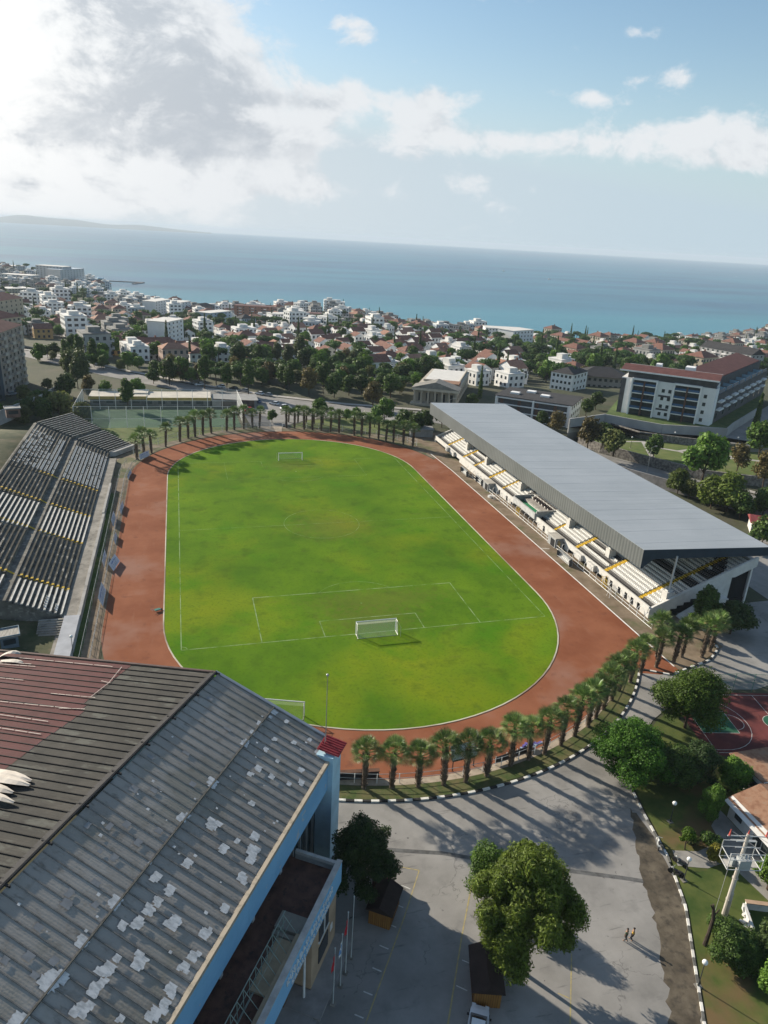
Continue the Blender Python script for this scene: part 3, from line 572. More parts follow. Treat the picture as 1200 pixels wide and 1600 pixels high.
# white shell seats bolted on the far block
sm = MB(); sm.box(-.2, .2, -.19, .19, 0, .05); sm.add([(-.2, -.19, .05), (-.2, .19, .05), (-.24, .19, .34), (-.24, -.19, .34), (-.15, -.19, .05), (-.15, .19, .05), (-.19, .17, .36), (-.19, -.17, .36)], [(0, 1, 2, 3), (4, 7, 6, 5), (3, 2, 6, 7), (0, 3, 7, 4), (1, 5, 6, 2)])
m_seatw = mat('seat_white', (.56, .56, .54), .6, .15, 3.); m_seatk = mat('seat_black', (.025, .025, .028), .6, .2, 3.)
seat_w = sm.mesh('seat_white_mesh', m_seatw); seat_k = sm.mesh('seat_black_mesh', m_seatk)
sr = random.Random(3); cand = []
for i in range(NR-1):
    if i in GANG: continue
    y = 80+i*.1
    while y < 108+i*.2:
        if sr.random() < (.93 if i < 16 else .55) and not (i in (12, 15) and y > 96): cand.append((i, y))
        y += .62 if i % 2 else .75
for i, y in [(1, 14.4), (1, 15.2), (1, 15.9), (3, 14.6), (3, 15.5), (3, 16.4), (3, 17.3), (3, 18.1)]: cand.insert(0, (i, y))
def wloc(i, y): return (-53.4-i*PITCH-.2, y, ZB+RISE*i+.21)
for i, y in cand[:98]: meshobj('seat', seat_w, wt, wloc(i, y))
rest = MB()
for i, y in cand[98:]:
    x, yy, z1 = wloc(i, y)
    rest.add([(x+v[0], yy+v[1], z1+v[2]) for v in sm.v], [tuple(f) for f in sm.f])
struct(rest.build('seat_rows', m_seatw, wt), 'stuff')
fw_ = MB(); fw_.box(-53.38, -50.9, 12.5, 108, -.5, 1.08); fw_.poly([(-53.38, 108, 1.08), (-50.9, 108, 1.08), (-50.9, 108, -.5), (-53.38, 108, -.5)]); fw_.build('front_walkway', m_conc, wt)
pw = MB(); pw.box(-50.9, -50.35, 12.5, 62.0, -.5, 1.45); pw.box(-51.0, -50.5, 62.1, 84, -.5, 1.6); pw.build('front_wall', mat('wall_grey', (.30, .29, .27), .9, .15, .5, extra=overlay(.7, .52, .7, (.15, .14, .13), .6)), wt)
sw = MB(); e0, e1 = rowp(0, s=1.0, off=-1.2), rowp(0, s=rowend(0), off=-1.2); e2, e3 = rowp(0, s=rowend(0), off=-.02), rowp(0, s=.2, off=-.02)
sw.prism([e0, e1, e2, e3], -.5, 1.35); sw.build('sector_wall', mat('sector_wall', (.36, .35, .33), .9, .2, .6), wt)
# ramp wall south of the terrace, steps beside it
rw = MB(); rw.box(-52.9, -50.4, -9., 12.3, -.3, 1.6); tag(rw.build('ramp_wall', mat('pale_render', (.33, .34, .36), .9, .12, .5)), 'long pale concrete ramp wall running from the terrace towards the hall roof', 'wall')
stp = MB()
for i in range(7): stp.box(-57., -53, 11.6-i*.55, 12.1-i*.55, -.2, 1.3-i*.17)
tag(stp.build('concrete_steps', m_conc), 'dark flight of concrete steps at the near end of the terrace', 'steps')
# bank behind / under terrace (earth)
bk = MB(); vs = []; ny = 14
for j in range(ny+1):
    y = 2+j*11
    for x, z1 in ((-54.0, .05), (-60, .6), (-68, 2.2), (-75.5, 6.6 if y > 18 else 3.2), (-84, 7.2 if y > 18 else 4), (-110, 6.0)):
        yy = y
        vs.append((x, yy, z1*(1 if 10 < y < 130 else .3)*(1-.5*sstep((y-110)/45)) if x < -70 or y < 14 else -.4))
bk.add(vs, [(6*j+i, 6*j+i+1, 6*j+7+i, 6*j+6+i) for j in range(ny) for i in range(5)])
struct(bk.build('embankment_ground', mat('bank_earth', (.03, .045, .014), .95, sc=.2, det=9, col2=(.10, .095, .05), bump=.4, extra=overlay(.35, .58, .7, (.16, .13, .09), .6)), smooth=True))
yd = MB(); yd.poly([(-60, -10, .62), (-52.9, -10, .03), (-52.9, 10, .03), (-58.5, 8.5, .45), (-60.3, 3, .64)]) if False else yd.poly([(-60.5, -12, .02), (-52.9, -12, .02), (-52.9, 9.5, .02), (-56.5, 8.6, .02), (-58.5, 4, .02)])
struct(yd.build('yard', mat('yard_concrete', (.22, .205, .18), .95, .2, .4, extra=overlay(.5, .5, .66, (.12, .12, .10), .7))))
# ticket booths
def booth(label, loc, rz, sx, sy, h, wallm, roofm, trimm):
    t = thing('ticket_booth', label, 'booth', loc, rz)
    b = MB(); b.box(-sx, sx, -sy, sy, 0, h); b.build('walls', wallm, t)
    w_ = MB()
    for s in (-1, 1): w_.box(-sx*.7, sx*.7, s*sy-.02*s, s*sy+.03*s, h*.4, h*.8) if s > 0 else w_.box(-sx*.7, sx*.7, -sy-.03, -sy+.02, h*.4, h*.8)
    w_.build('window', mat('dark_glass', (.02, .03, .04), .15, .2, 1., spec=.6), t)
    r = MB(); r.box(-sx-.35, sx+.35, -sy-.35, sy+.35, h, h+.14); r.build('roof', roofm, t)
    e = MB(); X, Y = sx+.35, sy+.35
    for a, b2, c, d in ((-X, X, -Y, -Y+.12), (-X, X, Y-.12, Y), (-X, -X+.12, -Y+.12, Y-.12), (X-.12, X, -Y+.12, Y-.12)): e.box(a, b2, c, d, h+.142, h+.34)
    e.build('roof_edge', trimm, t)
booth('blue framed booth with a pale flat roof just above the red roof edge', (-60.5, 6.2, .0), .25, 1.3, 1.2, 2.5, mat('booth_blue', (.09, .13, .17), .7, .2, 1.), mat('booth_roof', (.33, .31, .27), .9, .3, 2., stretch=(3, .3, 1)), mat('booth_trim', (.10, .16, .21), .6, .2, 1.))
booth('small grey and brick booth by the white wall above the terrace', (-84, 141, 6.), .3, 2.0, 1.7, 2.8, mat('booth_brick', (.16, .10, .08), .9, .2, 1.), mat('booth_roof2', (.26, .26, .25), .9, .2, 2.), mat('booth_trim2', (.2, .22, .24), .6, .2, 1.))
bw = MB(); bw.wallpath([(-97, 118, 3.2), (-91, 134, 4), (-86.5, 150, 3.6), (-81, 176, 2.2), (-79, 200, .6)], .3, -1, 3.6)
tag(bw.build('boundary_wall', mat('wall_white', (.42, .42, .41), .9, .15, .3, extra=overlay(.5, .5, .7, (.24, .23, .22), .6))), 'whitewashed boundary wall running behind the terrace towards the trees', 'wall')
# trackside fence and banners on the west side
def fence(name, label, pts, h, step, r=.04, rails=(.95, .5), mp_=None, mr_=None, fill=None, cat='fence'):
    t = thing(name, label, cat)
    P = [np.array(p[:2], float) for p in pts]; ac = [0]
    for i in range(1, len(P)): ac.append(ac[-1]+np.linalg.norm(P[i]-P[i-1]))
    n = max(1, int(ac[-1]/step)); q = [along(P, ac, ac[-1]*i/n) for i in range(n+1)]; z = pts[0][2] if len(pts[0]) > 2 else 0
    pm = MB(); pm.tube((0, 0, -.2), (0, 0, h), r, n=6); me = pm.mesh('post', mp_ or m_white)
    if len(q) > 90: q_ = q[:90]
    else: q_ = q
    for p in q_: meshobj('post', me, t, (p[0], p[1], z))
    rl = MB()
    for f in rails: rl.path([(p[0], p[1], z+h*f) for p in q], r*.7, 5)
    rl.build('rail', mr_ or m_white, t)
    if fill:
        fm = MB()
        for i in range(n): a, b = q[i], q[i+1]; fm.poly([(a[0], a[1], z+.1), (b[0], b[1], z+.1), (b[0], b[1], z+h*.95), (a[0], a[1], z+h*.95)])
        fm.build('net', fill, t)
    return t
m_mesh = netmat('chain_link', (.35, .36, .35), .16)
fence('trackside_fence', 'low grey rail fence along the outer edge of the left straight', [(-47.6, -12), (-47.6, 60), (-47.7, 92), (-46.5, 104), (-43, 114)], 1.1, 2.6, .045, (.97, .5), m_steel, m_steel, m_mesh)
fence('path_fence', 'second grey mesh fence on the dirt path beside the terrace', [(-49.1, -12), (-49.1, 60), (-49.2, 96), (-48, 106)], 1.5, 3.4, .045, (.97,), m_steel, m_steel, m_mesh)
m_ban = mat('banner_cloth', (.52, .54, .58), .8, .12, 1.5); m_inkb = mat('banner_blue', (.10, .16, .36), .8, .2, 2.); m_inkr = mat('banner_grey', (.30, .31, .36), .8, .2, 2.)
def banner(label, a, b, z0, z1, lean=0., k=0):
    a = np.array(a); b = np.array(b); d = b-a; l = np.linalg.norm(d); d /= l; nrm = np.array((d[1], -d[0]))
    t = thing('banner', label, 'banner', (a[0], a[1], 0))
    c = MB(); r2 = random.Random(k)
    def pt(u, w, o=0.): p = d*u*l+nrm*(lean*(1-w)+o+.03*math.sin(u*9)); return (p[0], p[1], z0+(z1-z0)*w)
    n = 8
    for i in range(n):
        for o in (.0, -.02): c.poly([pt(i/n, 0, o), pt((i+1)/n, 0, o), pt((i+1)/n, 1, o), pt(i/n, 1, o)])
    c.build('cloth', m_ban, t); q = MB()
    for row, w in enumerate((.62, .38, .2)):
        u = .14
        while u < .84:
            wd = r2.uniform(.02, .05)
            if r2.random() < .8: q.poly([pt(u, w, .012), pt(u+wd, w, .012), pt(u+wd, w+(.15 if row == 0 else .08), .012), pt(u, w+(.15 if row == 0 else .08), .012)], 0 if row == 0 else 1)
            u += wd+.015
    q.build('lettering', [m_inkb, m_inkr], t)
banner('white banner with blue lettering leaning on the track fence nearest the hall roof', (-47.9, 17.6), (-47.9, 24.2), .1, 1.9, .7, 1)
banner('bright white banner with blue writing folded onto the edge of the track', (-47.3, 32.6), (-46.4, 37.4), .1, 1.7, .9, 2)
banner('narrow white banner hung behind the bright one on the fence', (-48.6, 34.), (-48.6, 40), .2, 1.8, .3, 3)
banner('grey panel standing against the track fence midway along the straight', (-47.3, 46.2), (-47.2, 50.6), .05, 1.3, .3, 4)
banner('blue white banner tilted on the fence above the grey panel', (-48.5, 56), (-48.4, 62), .2, 2.0, .4, 5)
banner('pale chequered board set down on the track edge', (-47.3, 64.5), (-47.0, 70.5), .05, 1.3, .3, 6)
banner('small grey board at the far end of the left fence', (-47.0, 91), (-46.4, 97), .05, 1.2, .2, 7)
banner('white board standing between the palms at the far left bend', (-44.6, 109), (-42.0, 113.5), .1, 1.8, .2, 8)
wb = thing('wheelbarrow', 'small green wheelbarrow left on the inner kerb of the left straight', 'wheelbarrow', (-37.6, 14.2, .01), .4)
b = MB(); b.add([(-.5, -.35, .45), (.55, -.3, .45), (.55, .3, .45), (-.5, .35, .45), (-.3, -.22, .2), (.35, -.2, .2), (.35, .2, .2), (-.3, .22, .2)], [(4, 5, 6, 7), (0, 1, 5, 4), (1, 2, 6, 5), (2, 3, 7, 6), (3, 0, 4, 7), (3, 2, 1, 0)]); b.build('tray', mat('green_paint', (.03, .16, .13), .6, .2, 2.), wb)
b = MB(); b.tube((.8, -.03, .2), (.8, .03, .2), .2, n=12); b.build('wheel', m_seatk, wb); b = MB()
for sy in (-.25, .25): b.path([(.8, sy*.3, .2), (.2, sy, .25), (-1.1, sy*1.2, .6)], .03); b.tube((-.3, sy, .22), (-.4, sy, 0), .03)
b.build('frame', m_steel, wb)
# ------------------------------------------------------------------ east grandstand
ea = thing('east_grandstand', 'roofed grandstand with white seats and yellow aisles under a long pale blue grey roof', 'grandstand')
m_gw = mat('stand_white', (.62, .61, .58), .8, sc=.6, det=8, col2=(.50, .49, .46), extra=overlay(1.2, .62, .72, (.33, .31, .28), .6))
m_tread = mat('tread_grey', (.27, .265, .25), .9, .2, 1.); m_dark = mat('void_shade', (.012, .013, .014), .9, .2, 1.)  # near-black colour stands in for shade inside recesses, openings and the hollow
ER, EP, EZ = 23, .93, .385
def ex(i): return 54.3+i*EP
def ez(i): return 1.55+EZ*i
b = MB()
for i in range(ER): b.box(ex(i), ex(i+1), -3.6, 121.5, .0 if i == 0 else ez(i)-.5, ez(i))
b.build('terrace_steps', m_tread, ea)
b = MB()
for i in range(ER): b.box(ex(i)+EP-.14, ex(i)+EP-.002, -3.55, 121.4, ez(i)+.002, ez(i)+EZ+.004)
b.build('step_edge', m_gw, ea)
# parapet with the concrete balconies in front
b = MB(); b.box(53.3, 53.6, -3.9, 44, .95, 2.35); b.box(53.3, 53.6, 57, 121.8, .95, 2.35); b.box(53.6, 54.3, -3.9, 121.8, 1.0, 1.25)
for y0, y1 in ((15, 17.6), (20.4, 23.2), (101.5, 104.5), (107, 109)): b.box(52.5, 53.3, y0, y1, .8, 2.2)
b.build('parapet', m_gw, ea)
b = MB(); b.box(53.75, 54.2, -3.6, 121.5, -.1, 1.0); b.build('front_recess_shade', m_dark, ea)  # dark box painting the shade of the recess below the parapet
b = MB()
for y0, y1 in ((-3.8, 12.5), (27.5, 43), (59, 72), (78, 98)):
    b.box(53.35, 53.75, y0, y1, -.1, .95)
b.build('front_wall', m_gw, ea)
b = MB()
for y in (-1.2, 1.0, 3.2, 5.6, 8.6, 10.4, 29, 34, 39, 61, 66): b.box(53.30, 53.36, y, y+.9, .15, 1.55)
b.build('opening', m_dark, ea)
sidep = [(53.3, 0.), (53.3, 1.9), (54.2, 2.4), (75.8, 11.3), (76.2, 11.3), (76.2, 9.4), (71.5, 7.4), (70.8, 7.4), (70.8, 0), (66.2, 0), (66.2, 4.6), (65, 4.6), (65, 4.0), (63.6, 4.0), (63.6, 3.4), (62.2, 3.4), (62.2, 2.8), (60.8, 2.8), (60.8, 2.2), (59.4, 2.2), (59.4, 1.6), (58, 1.6), (58, 0.)]
for ys in (-4.2, 121.6):
    b = MB(); n = len(sidep)
    b.add([(x, ys, z) for x, z in sidep]+[(x, ys+.45, z) for x, z in sidep], [tuple(range(n)), tuple(range(2*n-1, n-1, -1))]+[(i, n+i, n+(i+1) % n, (i+1) % n) for i in range(n)])
    b.build('side_wall', m_gw, ea)
b = MB(); b.box(57.9, 76, -3.3, -3.1, 0, 2.2); b.prism([(58, -3.1), (76, -3.1), (76, -2.9), (58, -2.9)], 0, 1, top=[1.5, 8.5, 8.5, 1.5]); b.build('hollow_shade_panel', m_dark, ea)  # dark panels painting the shaded hollow under the raked seating
b = MB(); b.add([(59.5, -6.0, .2), (66, -6.0, 3.8), (66, -4.4, 3.8), (59.5, -4.4, .2), (59.5, -6.0, 0), (66, -6.0, 3.5), (66, -4.4, 3.5), (59.5, -4.4, 0)], [(0, 1, 2, 3), (4, 7, 6, 5), (0, 4, 5, 1), (3, 2, 6, 7)])
b.path([(59.5, -5.95, 1.2), (66, -5.95, 4.8), (68.5, -5.95, 4.8)], .06); b.box(66, 69.5, -6, -4.4, 3.5, 3.75); b.build('stair', m_gw, ea)
# aisles
AI = [1.0, 13.6, 26, 36.6, 67.4, 77, 88.6, 98, 112]
for y in AI:
    b = MB()
    for i in range(ER):
        b.box(ex(i)-.01, ex(i)+EP*.86, y-.5, y+.5, ez(i)+.01, ez(i)+.05); b.box(ex(i)+EP*.80, ex(i)+EP+.012, y-.5, y+.5, ez(i)+.03, ez(i)+EZ+.03); b.box(ex(i)+EP*.35, ex(i)+EP*.8, y-.5, y+.5, ez(i)+.05, ez(i)+EZ*.55)
    b.build('aisle', m_ylw, ea)
# VIP box
b = MB(); b.box(52.9, 53.3, 44.2, 57, 1.5, 3.1); b.box(53.3, 60.5, 44.0, 44.3, 1.2, 3.6); b.box(53.3, 60.5, 56.8, 57.1, 1.2, 3.4); b.build('box_wall', mat('vip_grey', (.42, .43, .43), .7, .15, 1.), ea)
b = MB(); b.box(53.35, 55.9, 44.35, 56.75, 2.0, 2.06); b.build('box_carpet', mat('carpet_green', (.02, .20, .09), .9, .2, 2.), ea)
b = MB(); b.box(55.9, 60.4, 44.35, 56.75, 2.3, 2.75); b.build('box_floor', mat('vip_floor', (.33, .31, .29), .9, .3, 2.), ea)
for k_, (x, y) in enumerate([(58+.9*(j // 6), 46+1.7*(j % 6)) for j in range(12)]):
    b = MB(); b.box(-.3, .3, -.3, .3, 0, .4); b.box(.2, .35, -.3, .3, .4, .95); b.box(-.3, .25, -.38, -.3, 0, .6); b.box(-.3, .25, .3, .38, 0, .6); b.build('armchair', mat('armchair_dark', (.05, .035, .035), .6, .4, 3.), ea, loc=(x, y, 2.76))
# seats
sk = MB()
def seatg(mb, x, y, z, mi):
    mb.add([(x-.34, y-.23, z+.33), (x+.14, y-.22, z+.29), (x+.14, y+.22, z+.29), (x-.34, y+.23, z+.33), (x-.33, y-.22, z+.20), (x-.33, y+.22, z+.20), (x+.30, y-.21, z+.70), (x+.30, y+.21, z+.70), (x+.22, y-.21, z+.29), (x+.22, y+.21, z+.29)], [(0, 1, 2, 3), (4, 0, 3, 5), (1, 6, 7, 2), (8, 9, 7, 6)], mi)
seatp = MB(); seatg(seatp, 0, 0, 0, 0); esw = seatp.mesh('seat_mesh_white', m_seatw); esk = seatp.mesh('seat_mesh_black', m_seatk)
allseat = []
def black(i, y):
    if 14.2 < y < 25.4: return i % 2 == 0 if i < 9 else False
    if 88.9 < y < 97.6: return i % 2 == 1
    if i == 0: return True
    if 45 < y < 58: return True
    if y < 0.4 and i in (13, 14) or (y < 13 and i in (9, 10) ): return True
    if (i-14)*.9 - (y+3) > -1.5 and (i-14)*.9-(y+3) < 1.8 and y < 6: return True
    return False
for i in range(ER-1):
    y = -3.1
    while y < 121:
        if not any(abs(y-a) < .75 for a in AI) and not (44 < y < 57.2 and i < 7):
            if not (i in (3, 4) and any(abs(y-p) < 1.1 for p in (-3, 17.5, 35, 62, 86, 102))) and i not in (12,): allseat.append((i, y, black(i, y)))
        y += .54
vis = sorted([s for s in allseat if s[0] < 12], key=lambda s: s[1])
for i, y, k_ in vis[:100]: meshobj('seat', esk if k_ else esw, ea, (ex(i)+.45, y, ez(i)))
vs_ = set(vis[:100])
rest = MB()
for s_0 in allseat:
    if s_0 in vs_: continue
    i, y, k_ = s_0; seatg(rest, ex(i)+.45, y, ez(i), 1 if k_ else 0)
struct(rest.build('seat_rows', [m_seatw, m_seatk], ea), 'stuff')
# pillars
for y in (-2.9, 17.4, 35, 62, 86, 102):
    b = MB(); b.box(57.0, 58.7, y-.75, y+.75, 2.4, 4.9); b.box(57.3, 58.4, y-.4, y+.4, 4.9, 5.3); b.build('pillar_base', m_gw, ea)
    b = MB(); b.tube((57.9, y, 5.2), (58.1, y, 12.3), .21, n=10); b.build('pillar', mat('pillar_grey', (.45, .46, .46), .6, .1, 1.), ea)
# roof
def corr(col, sc, axis, name, col2=None, amt=.5):
    def f(t, src, last, P):
        sp = t.nodes.new('ShaderNodeSeparateXYZ'); t.links.new(src, sp.inputs[0]); mm = t.nodes.new('ShaderNodeMath'); mm.operation = 'SINE'; m2 = t.nodes.new('ShaderNodeMath'); m2.operation = 'MULTIPLY'; m2.inputs[1].default_value = sc
        t.links.new(sp.outputs[axis], m2.inputs[0]); t.links.new(m2.outputs[0], mm.inputs[0]); b = t.nodes.new('ShaderNodeBump'); b.inputs['Strength'].default_value = amt; b.inputs['Distance'].default_value = .04; t.links.new(mm.outputs[0], b.inputs['Height']); t.links.new(b.outputs[0], P.inputs['Normal']); return last
    return mat(name, col, .5, .07, .15, col2=col2, extra=f, spec=.4)
m_er = mat('roof_sheet', (.285, .31, .33), .5, sc=.08, det=5, col2=(.325, .35, .37), spec=.4, extra=overlay(.6, .5, .7, (.25, .275, .29), .6, stretch=(.04, 1.6, 1)))
X0, X1, Y0_, Y1_ = 50.6, 79.0, -2.6, 122.
b = MB(); b.add([(X0, Y0_, 13.95), (X1, Y0_-.9, 13.1), (X1, Y1_+1, 13.1), (X0, Y1_, 13.95), (X0, Y0_, 13.9), (X1, Y0_-.9, 13.05), (X1, Y1_+1, 13.05), (X0, Y1_, 13.9)], [(0, 1, 2, 3), (4, 7, 6, 5), (0, 4, 5, 1), (1, 5, 6, 2), (2, 6, 7, 3), (3, 7, 4, 0)])
for k_ in range(21): y_ = Y0_+3+k_*5.9; b.add([(X0+.1, y_, 13.95), (X1-.1, y_, 13.10), (X1-.1, y_+.12, 13.10), (X0+.1, y_+.12, 13.95), (X0+.1, y_, 13.963), (X1-.1, y_, 13.113), (X1-.1, y_+.12, 13.113), (X0+.1, y_+.12, 13.963)], [(4, 5, 6, 7), (0, 1, 5, 4), (2, 3, 7, 6)])
b.build('roof', m_er, ea)
b = MB(); b.add([(X0, Y0_+.01, 10.1), (X0, Y1_-.01, 10.1), (X0, Y1_-.01, 13.9), (X0, Y0_+.01, 13.9)], [(0, 3, 2, 1)]); b.build('front_fascia', corr((.10, .11, .112), 6.5, 1, 'fascia_grey', (.125, .135, .138), .6), ea)
b = MB(); ep = [(X0+.01, 10.1), (X0+.35, 10.1), (X0+2.6, 11.9), (X1-.01, 11.2), (X1-.01, 13.04), (X0+.01, 13.89)]
for yy, s_ in ((Y0_+.02, -.9), (Y1_-.02, 1.)): b.poly([(x, yy+s_*(x-X0)/(X1-X0), z) for x, z in ep])
b.poly([(X0+.35, Y0_+.02, 10.1), (X0+.35, Y1_-.02, 10.1), (X0+2.6, Y1_-.02, 11.9), (X0+2.6, Y0_+.02, 11.9)]); b.poly([(X0+2.6, Y0_+.02, 11.9), (X0+2.6, Y1_-.02, 11.9), (X1-.01, Y1_+.9, 11.2), (X1-.01, Y0_-.85, 11.2)]); b.poly([(X0+.01, Y0_+.02, 10.1), (X0+.35, Y0_+.02, 10.1), (X0+.35, Y1_-.02, 10.1), (X0+.01, Y1_-.02, 10.1)]); b.poly([(X1-.01, Y0_-.85, 11.2), (X1-.01, Y1_+.9, 11.2), (X1-.01, Y1_+.9, 13.04), (X1-.01, Y0_-.85, 13.04)])
b.build('roof_casing', mat('navy_panel', (.022, .038, .055), .6, .15, .6), ea)
b = MB(); b.box(75.6, 76.0, -3.6, 121.5, 0, 9.7); b.build('back_wall', m_gw, ea)
# stand-side railings, dugouts
t = thing('curved_railing', 'row of white curved metal posts and rails in front of the roofed grandstand', 'railing')
pm = MB(); pm.path([(0, 0, 0), (0, 0, 1.7), (.12, 0, 2.0), (.35, 0, 2.15), (.6, 0, 2.1)], .06, 6); me = pm.mesh('post', m_white)
ys = [-8+2.5*i for i in range(39)]
for y in ys:
    if 12.5 < y < 14.5 or 60 < y < 62: continue
    meshobj('post', me, t, (51.5, y, 0))
b = MB(); b.tube((51.5, -8, .9), (51.5, 87, .9), .045); b.tube((51.5, -8, .12), (51.5, 87, .12), .06); b.build('rail', m_white, t)
for y, l in ((9.5, 'yellow caged gate nearest the palms'), (29.8, 'yellow gate beside the concrete tunnel mouth'), (51.5, 'yellow gate below the green carpeted box')):
    t = thing('yellow_gate', l, 'gate', (51.9, y, 0)); b = MB()
    for k_ in range(8): b.tube((0, -1.1+k_*.31, 0), (0, -1.1+k_*.31, 1.9), .03)
    for k_ in range(5): b.tube((.3+k_*.3, 1.05, 0), (.3+k_*.3, 1.05, 1.9), .03)
    for z in (.1, 1., 1.9): b.tube((0, -1.1, z), (0, 1.1, z), .035); b.tube((0, 1.05, z), (1.5, 1.05, z), .035)
    b.build('gate_bars', m_ylw, t)
def dugout(label, x, y, l, seats=True, rz=0):
    t = thing('dugout', label, 'dugout', (x, y, 0), rz); b = MB()
    pr_ = [(.9, .0), (.9, 1.2), (.6, 1.9), (-.2, 2.1), (-.2, 2.05), (.55, 1.84), (.83, 1.15), (.83, 0)]
    n = len(pr_); b.add([(a, -l/2, c) for a, c in pr_]+[(a, l/2, c) for a, c in pr_], [(i, (i+1) % n, n+(i+1) % n, n+i) for i in range(n)]+[tuple(range(n-1, -1, -1)), tuple(range(n, 2*n))]); b.build('shelter', mat('dugout_grey', (.40, .42, .42), .4, .1, 1.), t)
    b = MB()
    for s in (-1, 1): b.poly([(.8, s*(l/2-.01), .02), (.83, s*(l/2-.01), 1.15), (.55, s*(l/2-.01), 1.84), (-.1, s*(l/2-.01), 1.6), (.1, s*(l/2-.01), .02)])
    b.build('end_panel', mat('dugout_end', (.07, .075, .08), .5, .1, 1.), t)
    if seats:
        k_ = int(l/.62)
        for i in range(k_): meshobj('seat', esw, t, (.45, -l/2+.4+i*.62, .12))
dugout('long white dugout bench beside the near half of the right straight', 49.3, 22.4, 5.6)
dugout('white dugout bench beside the far half of the right straight', 49.8, 85.5, 4.8, True)
dugout('grey covered trainers shelter by the grandstand, beyond the tunnel', 51.0, 76.5, 4.2, False)
for y, l in ((31.5, 'grey concrete tunnel mouth at the middle of the grandstand front'), (71.5, 'grey concrete hut against the far half of the grandstand front')):
    t = thing('tunnel_hut', l, 'hut'); b = MB(); b.box(51.2, 53.28, y-1.8, y+1.8, 0, 2.3); b.build('walls', mat('hut_grey', (.30, .31, .31), .9, .15, .6), t)
    b = MB(); b.box(51.1, 53.27, y-1.95, y+1.95, 2.31, 2.45); b.build('roof', mat('hut_roof', (.42, .40, .36), .9, .15, .6), t); b = MB(); b.box(51.17, 51.21, y-1.5, y+.4, .1, 1.9); b.build('opening', m_dark, t)
t = thing('hurdle_stack', 'small stack of white hurdles beside the right straight', 'hurdles', (49.8, 63.5, 0), .3); b = MB()
for k_ in range(4): b.path([(k_*.25, -.6, 0), (k_*.25, -.6, 1.0), (k_*.25, .6, 1.0), (k_*.25, .6, 0), (k_*.25+.6, .6, 0)], .04)
b.obox((.6, 1.5, .3), (1.0, .8, .6)); b.build('frame', m_white, t)
t = thing('corner_stand', 'thin white metal tripod standing on the dirt near the yellow gate', 'tripod', (50.6, 5.2, 0)); b = MB()
for a in (0, 2.1, 4.2): b.tube((.6*math.cos(a), .6*math.sin(a), 0), (0, 0, 2.1), .04)
b.build('frame', m_white, t)

# ------------------------------------------------------------------ sports hall and its annex (local axes: x along the eave towards the camera, y out to the car park)
HRZ = math.atan2(-.8329, -.5534)
hl = thing('sports_hall', 'big sports hall with a worn grey patched sheet roof and blue eaves band', 'hall', (-29.15, -36.9, 0), HRZ)
def zr(v): return 19.3-.3582*v if v >= 0 else 19.3+.158*v
m_rr = mat('roof_fibre_cement', (.27, .245, .215), .9, sc=.12, det=9, col2=(.36, .335, .30), spec=.12, obj=True, bump=.3, bsc=6, extra=chain(overlay(.5, .5, .66, (.21, .195, .155), .7, stretch=(.35, .12, 1)), overlay(1.6, .60, .72, (.10, .09, .075), .6, stretch=(1.2, .25, 1)), overlay(5., .66, .74, (.28, .28, .28), .5), overlay(.9, .55, .7, (.15, .125, .095), .4)))
m_rl = mat('roof_mossy', (.030, .030, .027), .9, sc=.25, det=9, col2=(.060, .056, .048), obj=True, bump=.3, bsc=6, extra=chain(overlay(.8, .56, .64, (.095, .098, .085), .75, stretch=(1, .3, 1)), overlay(.4, .6, .7, (.014, .014, .013), .8, stretch=(.8, .25, 1))))
m_red = mat('roof_red_sheet', (.055, .012, .013), .85, sc=.5, det=6, col2=(.085, .021, .021), obj=True, extra=overlay(.8, .5, .7, (.075, .022, .026), .8, stretch=(1, .2, 1)))
U1 = 52; step = 1.02
def sheet(mb, u0, u1, v0, v1, lift=0., mi=0, n=1, ribs=5):
    """profiled sheet: shallow ridges running down the slope"""
    k_ = max(2, int((u1-u0)/(step/ribs)))
    pr2 = []
    for i in range(k_*2+1):
        u = u0+(u1-u0)*i/(k_*2); pr2.append((u, lift+(.007 if i % 2 else 0)))
    for i in range(len(pr2)-1):
        (a, za), (c, zc) = pr2[i], pr2[i+1]
        mb.poly([(a, v0, zr(v0)+za), (c, v0, zr(v0)+zc), (c, v1, zr(v1)+zc), (a, v1, zr(v1)+za)], mi)
b = MB(); u = .05; hr = random.Random(11); i = 0
while u < U1:
    l1, l2 = hr.uniform(0, .012), hr.uniform(.02, .04)
    sheet(b, u, u+step-.004, 7.15, 14.75, l1); sheet(b, u, u+step-.004, .25, 7.35, l2+.03); u += step
b.build('roof_slope', m_rr, hl)
b = MB(); u = .15
while u < U1: b.box(u-.045, u+.045, .3, 14.7, 0, .0) if False else b.add([(u-.06, .3, zr(.3)+.0), (u+.06, .3, zr(.3)+.0), (u+.06, 14.7, zr(14.7)), (u-.06, 14.7, zr(14.7)), (u-.045, .3, zr(.3)+.13), (u+.045, .3, zr(.3)+.13), (u+.045, 14.7, zr(14.7)+.085), (u-.045, 14.7, zr(14.7)+.085)], [(4, 5, 6, 7), (0, 1, 5, 4), (1, 2, 6, 5), (2, 3, 7, 6), (3, 0, 4, 7)]); u += step
b.build('roof_seam', mat('seam_dark', (.17, .16, .145), .85, .3, 1.5, obj=True), hl)
redpoly = [(.3, -34), (.3, -11.2), (7.2, -11.3), (9.2, -10.1), (13.8, -10.9), (19.6, -11.2), (19.6, -34)]
def inred(u, v):
    lim = np.interp(u, [0, .3, 7.2, 9.2, 13.8, 19.6, 20], [-11.2, -11.2, -11.3, -10.2, -10.9, -11.2, -11.2])
    return u < 19.7 and v < lim
b = MB(); u = .05
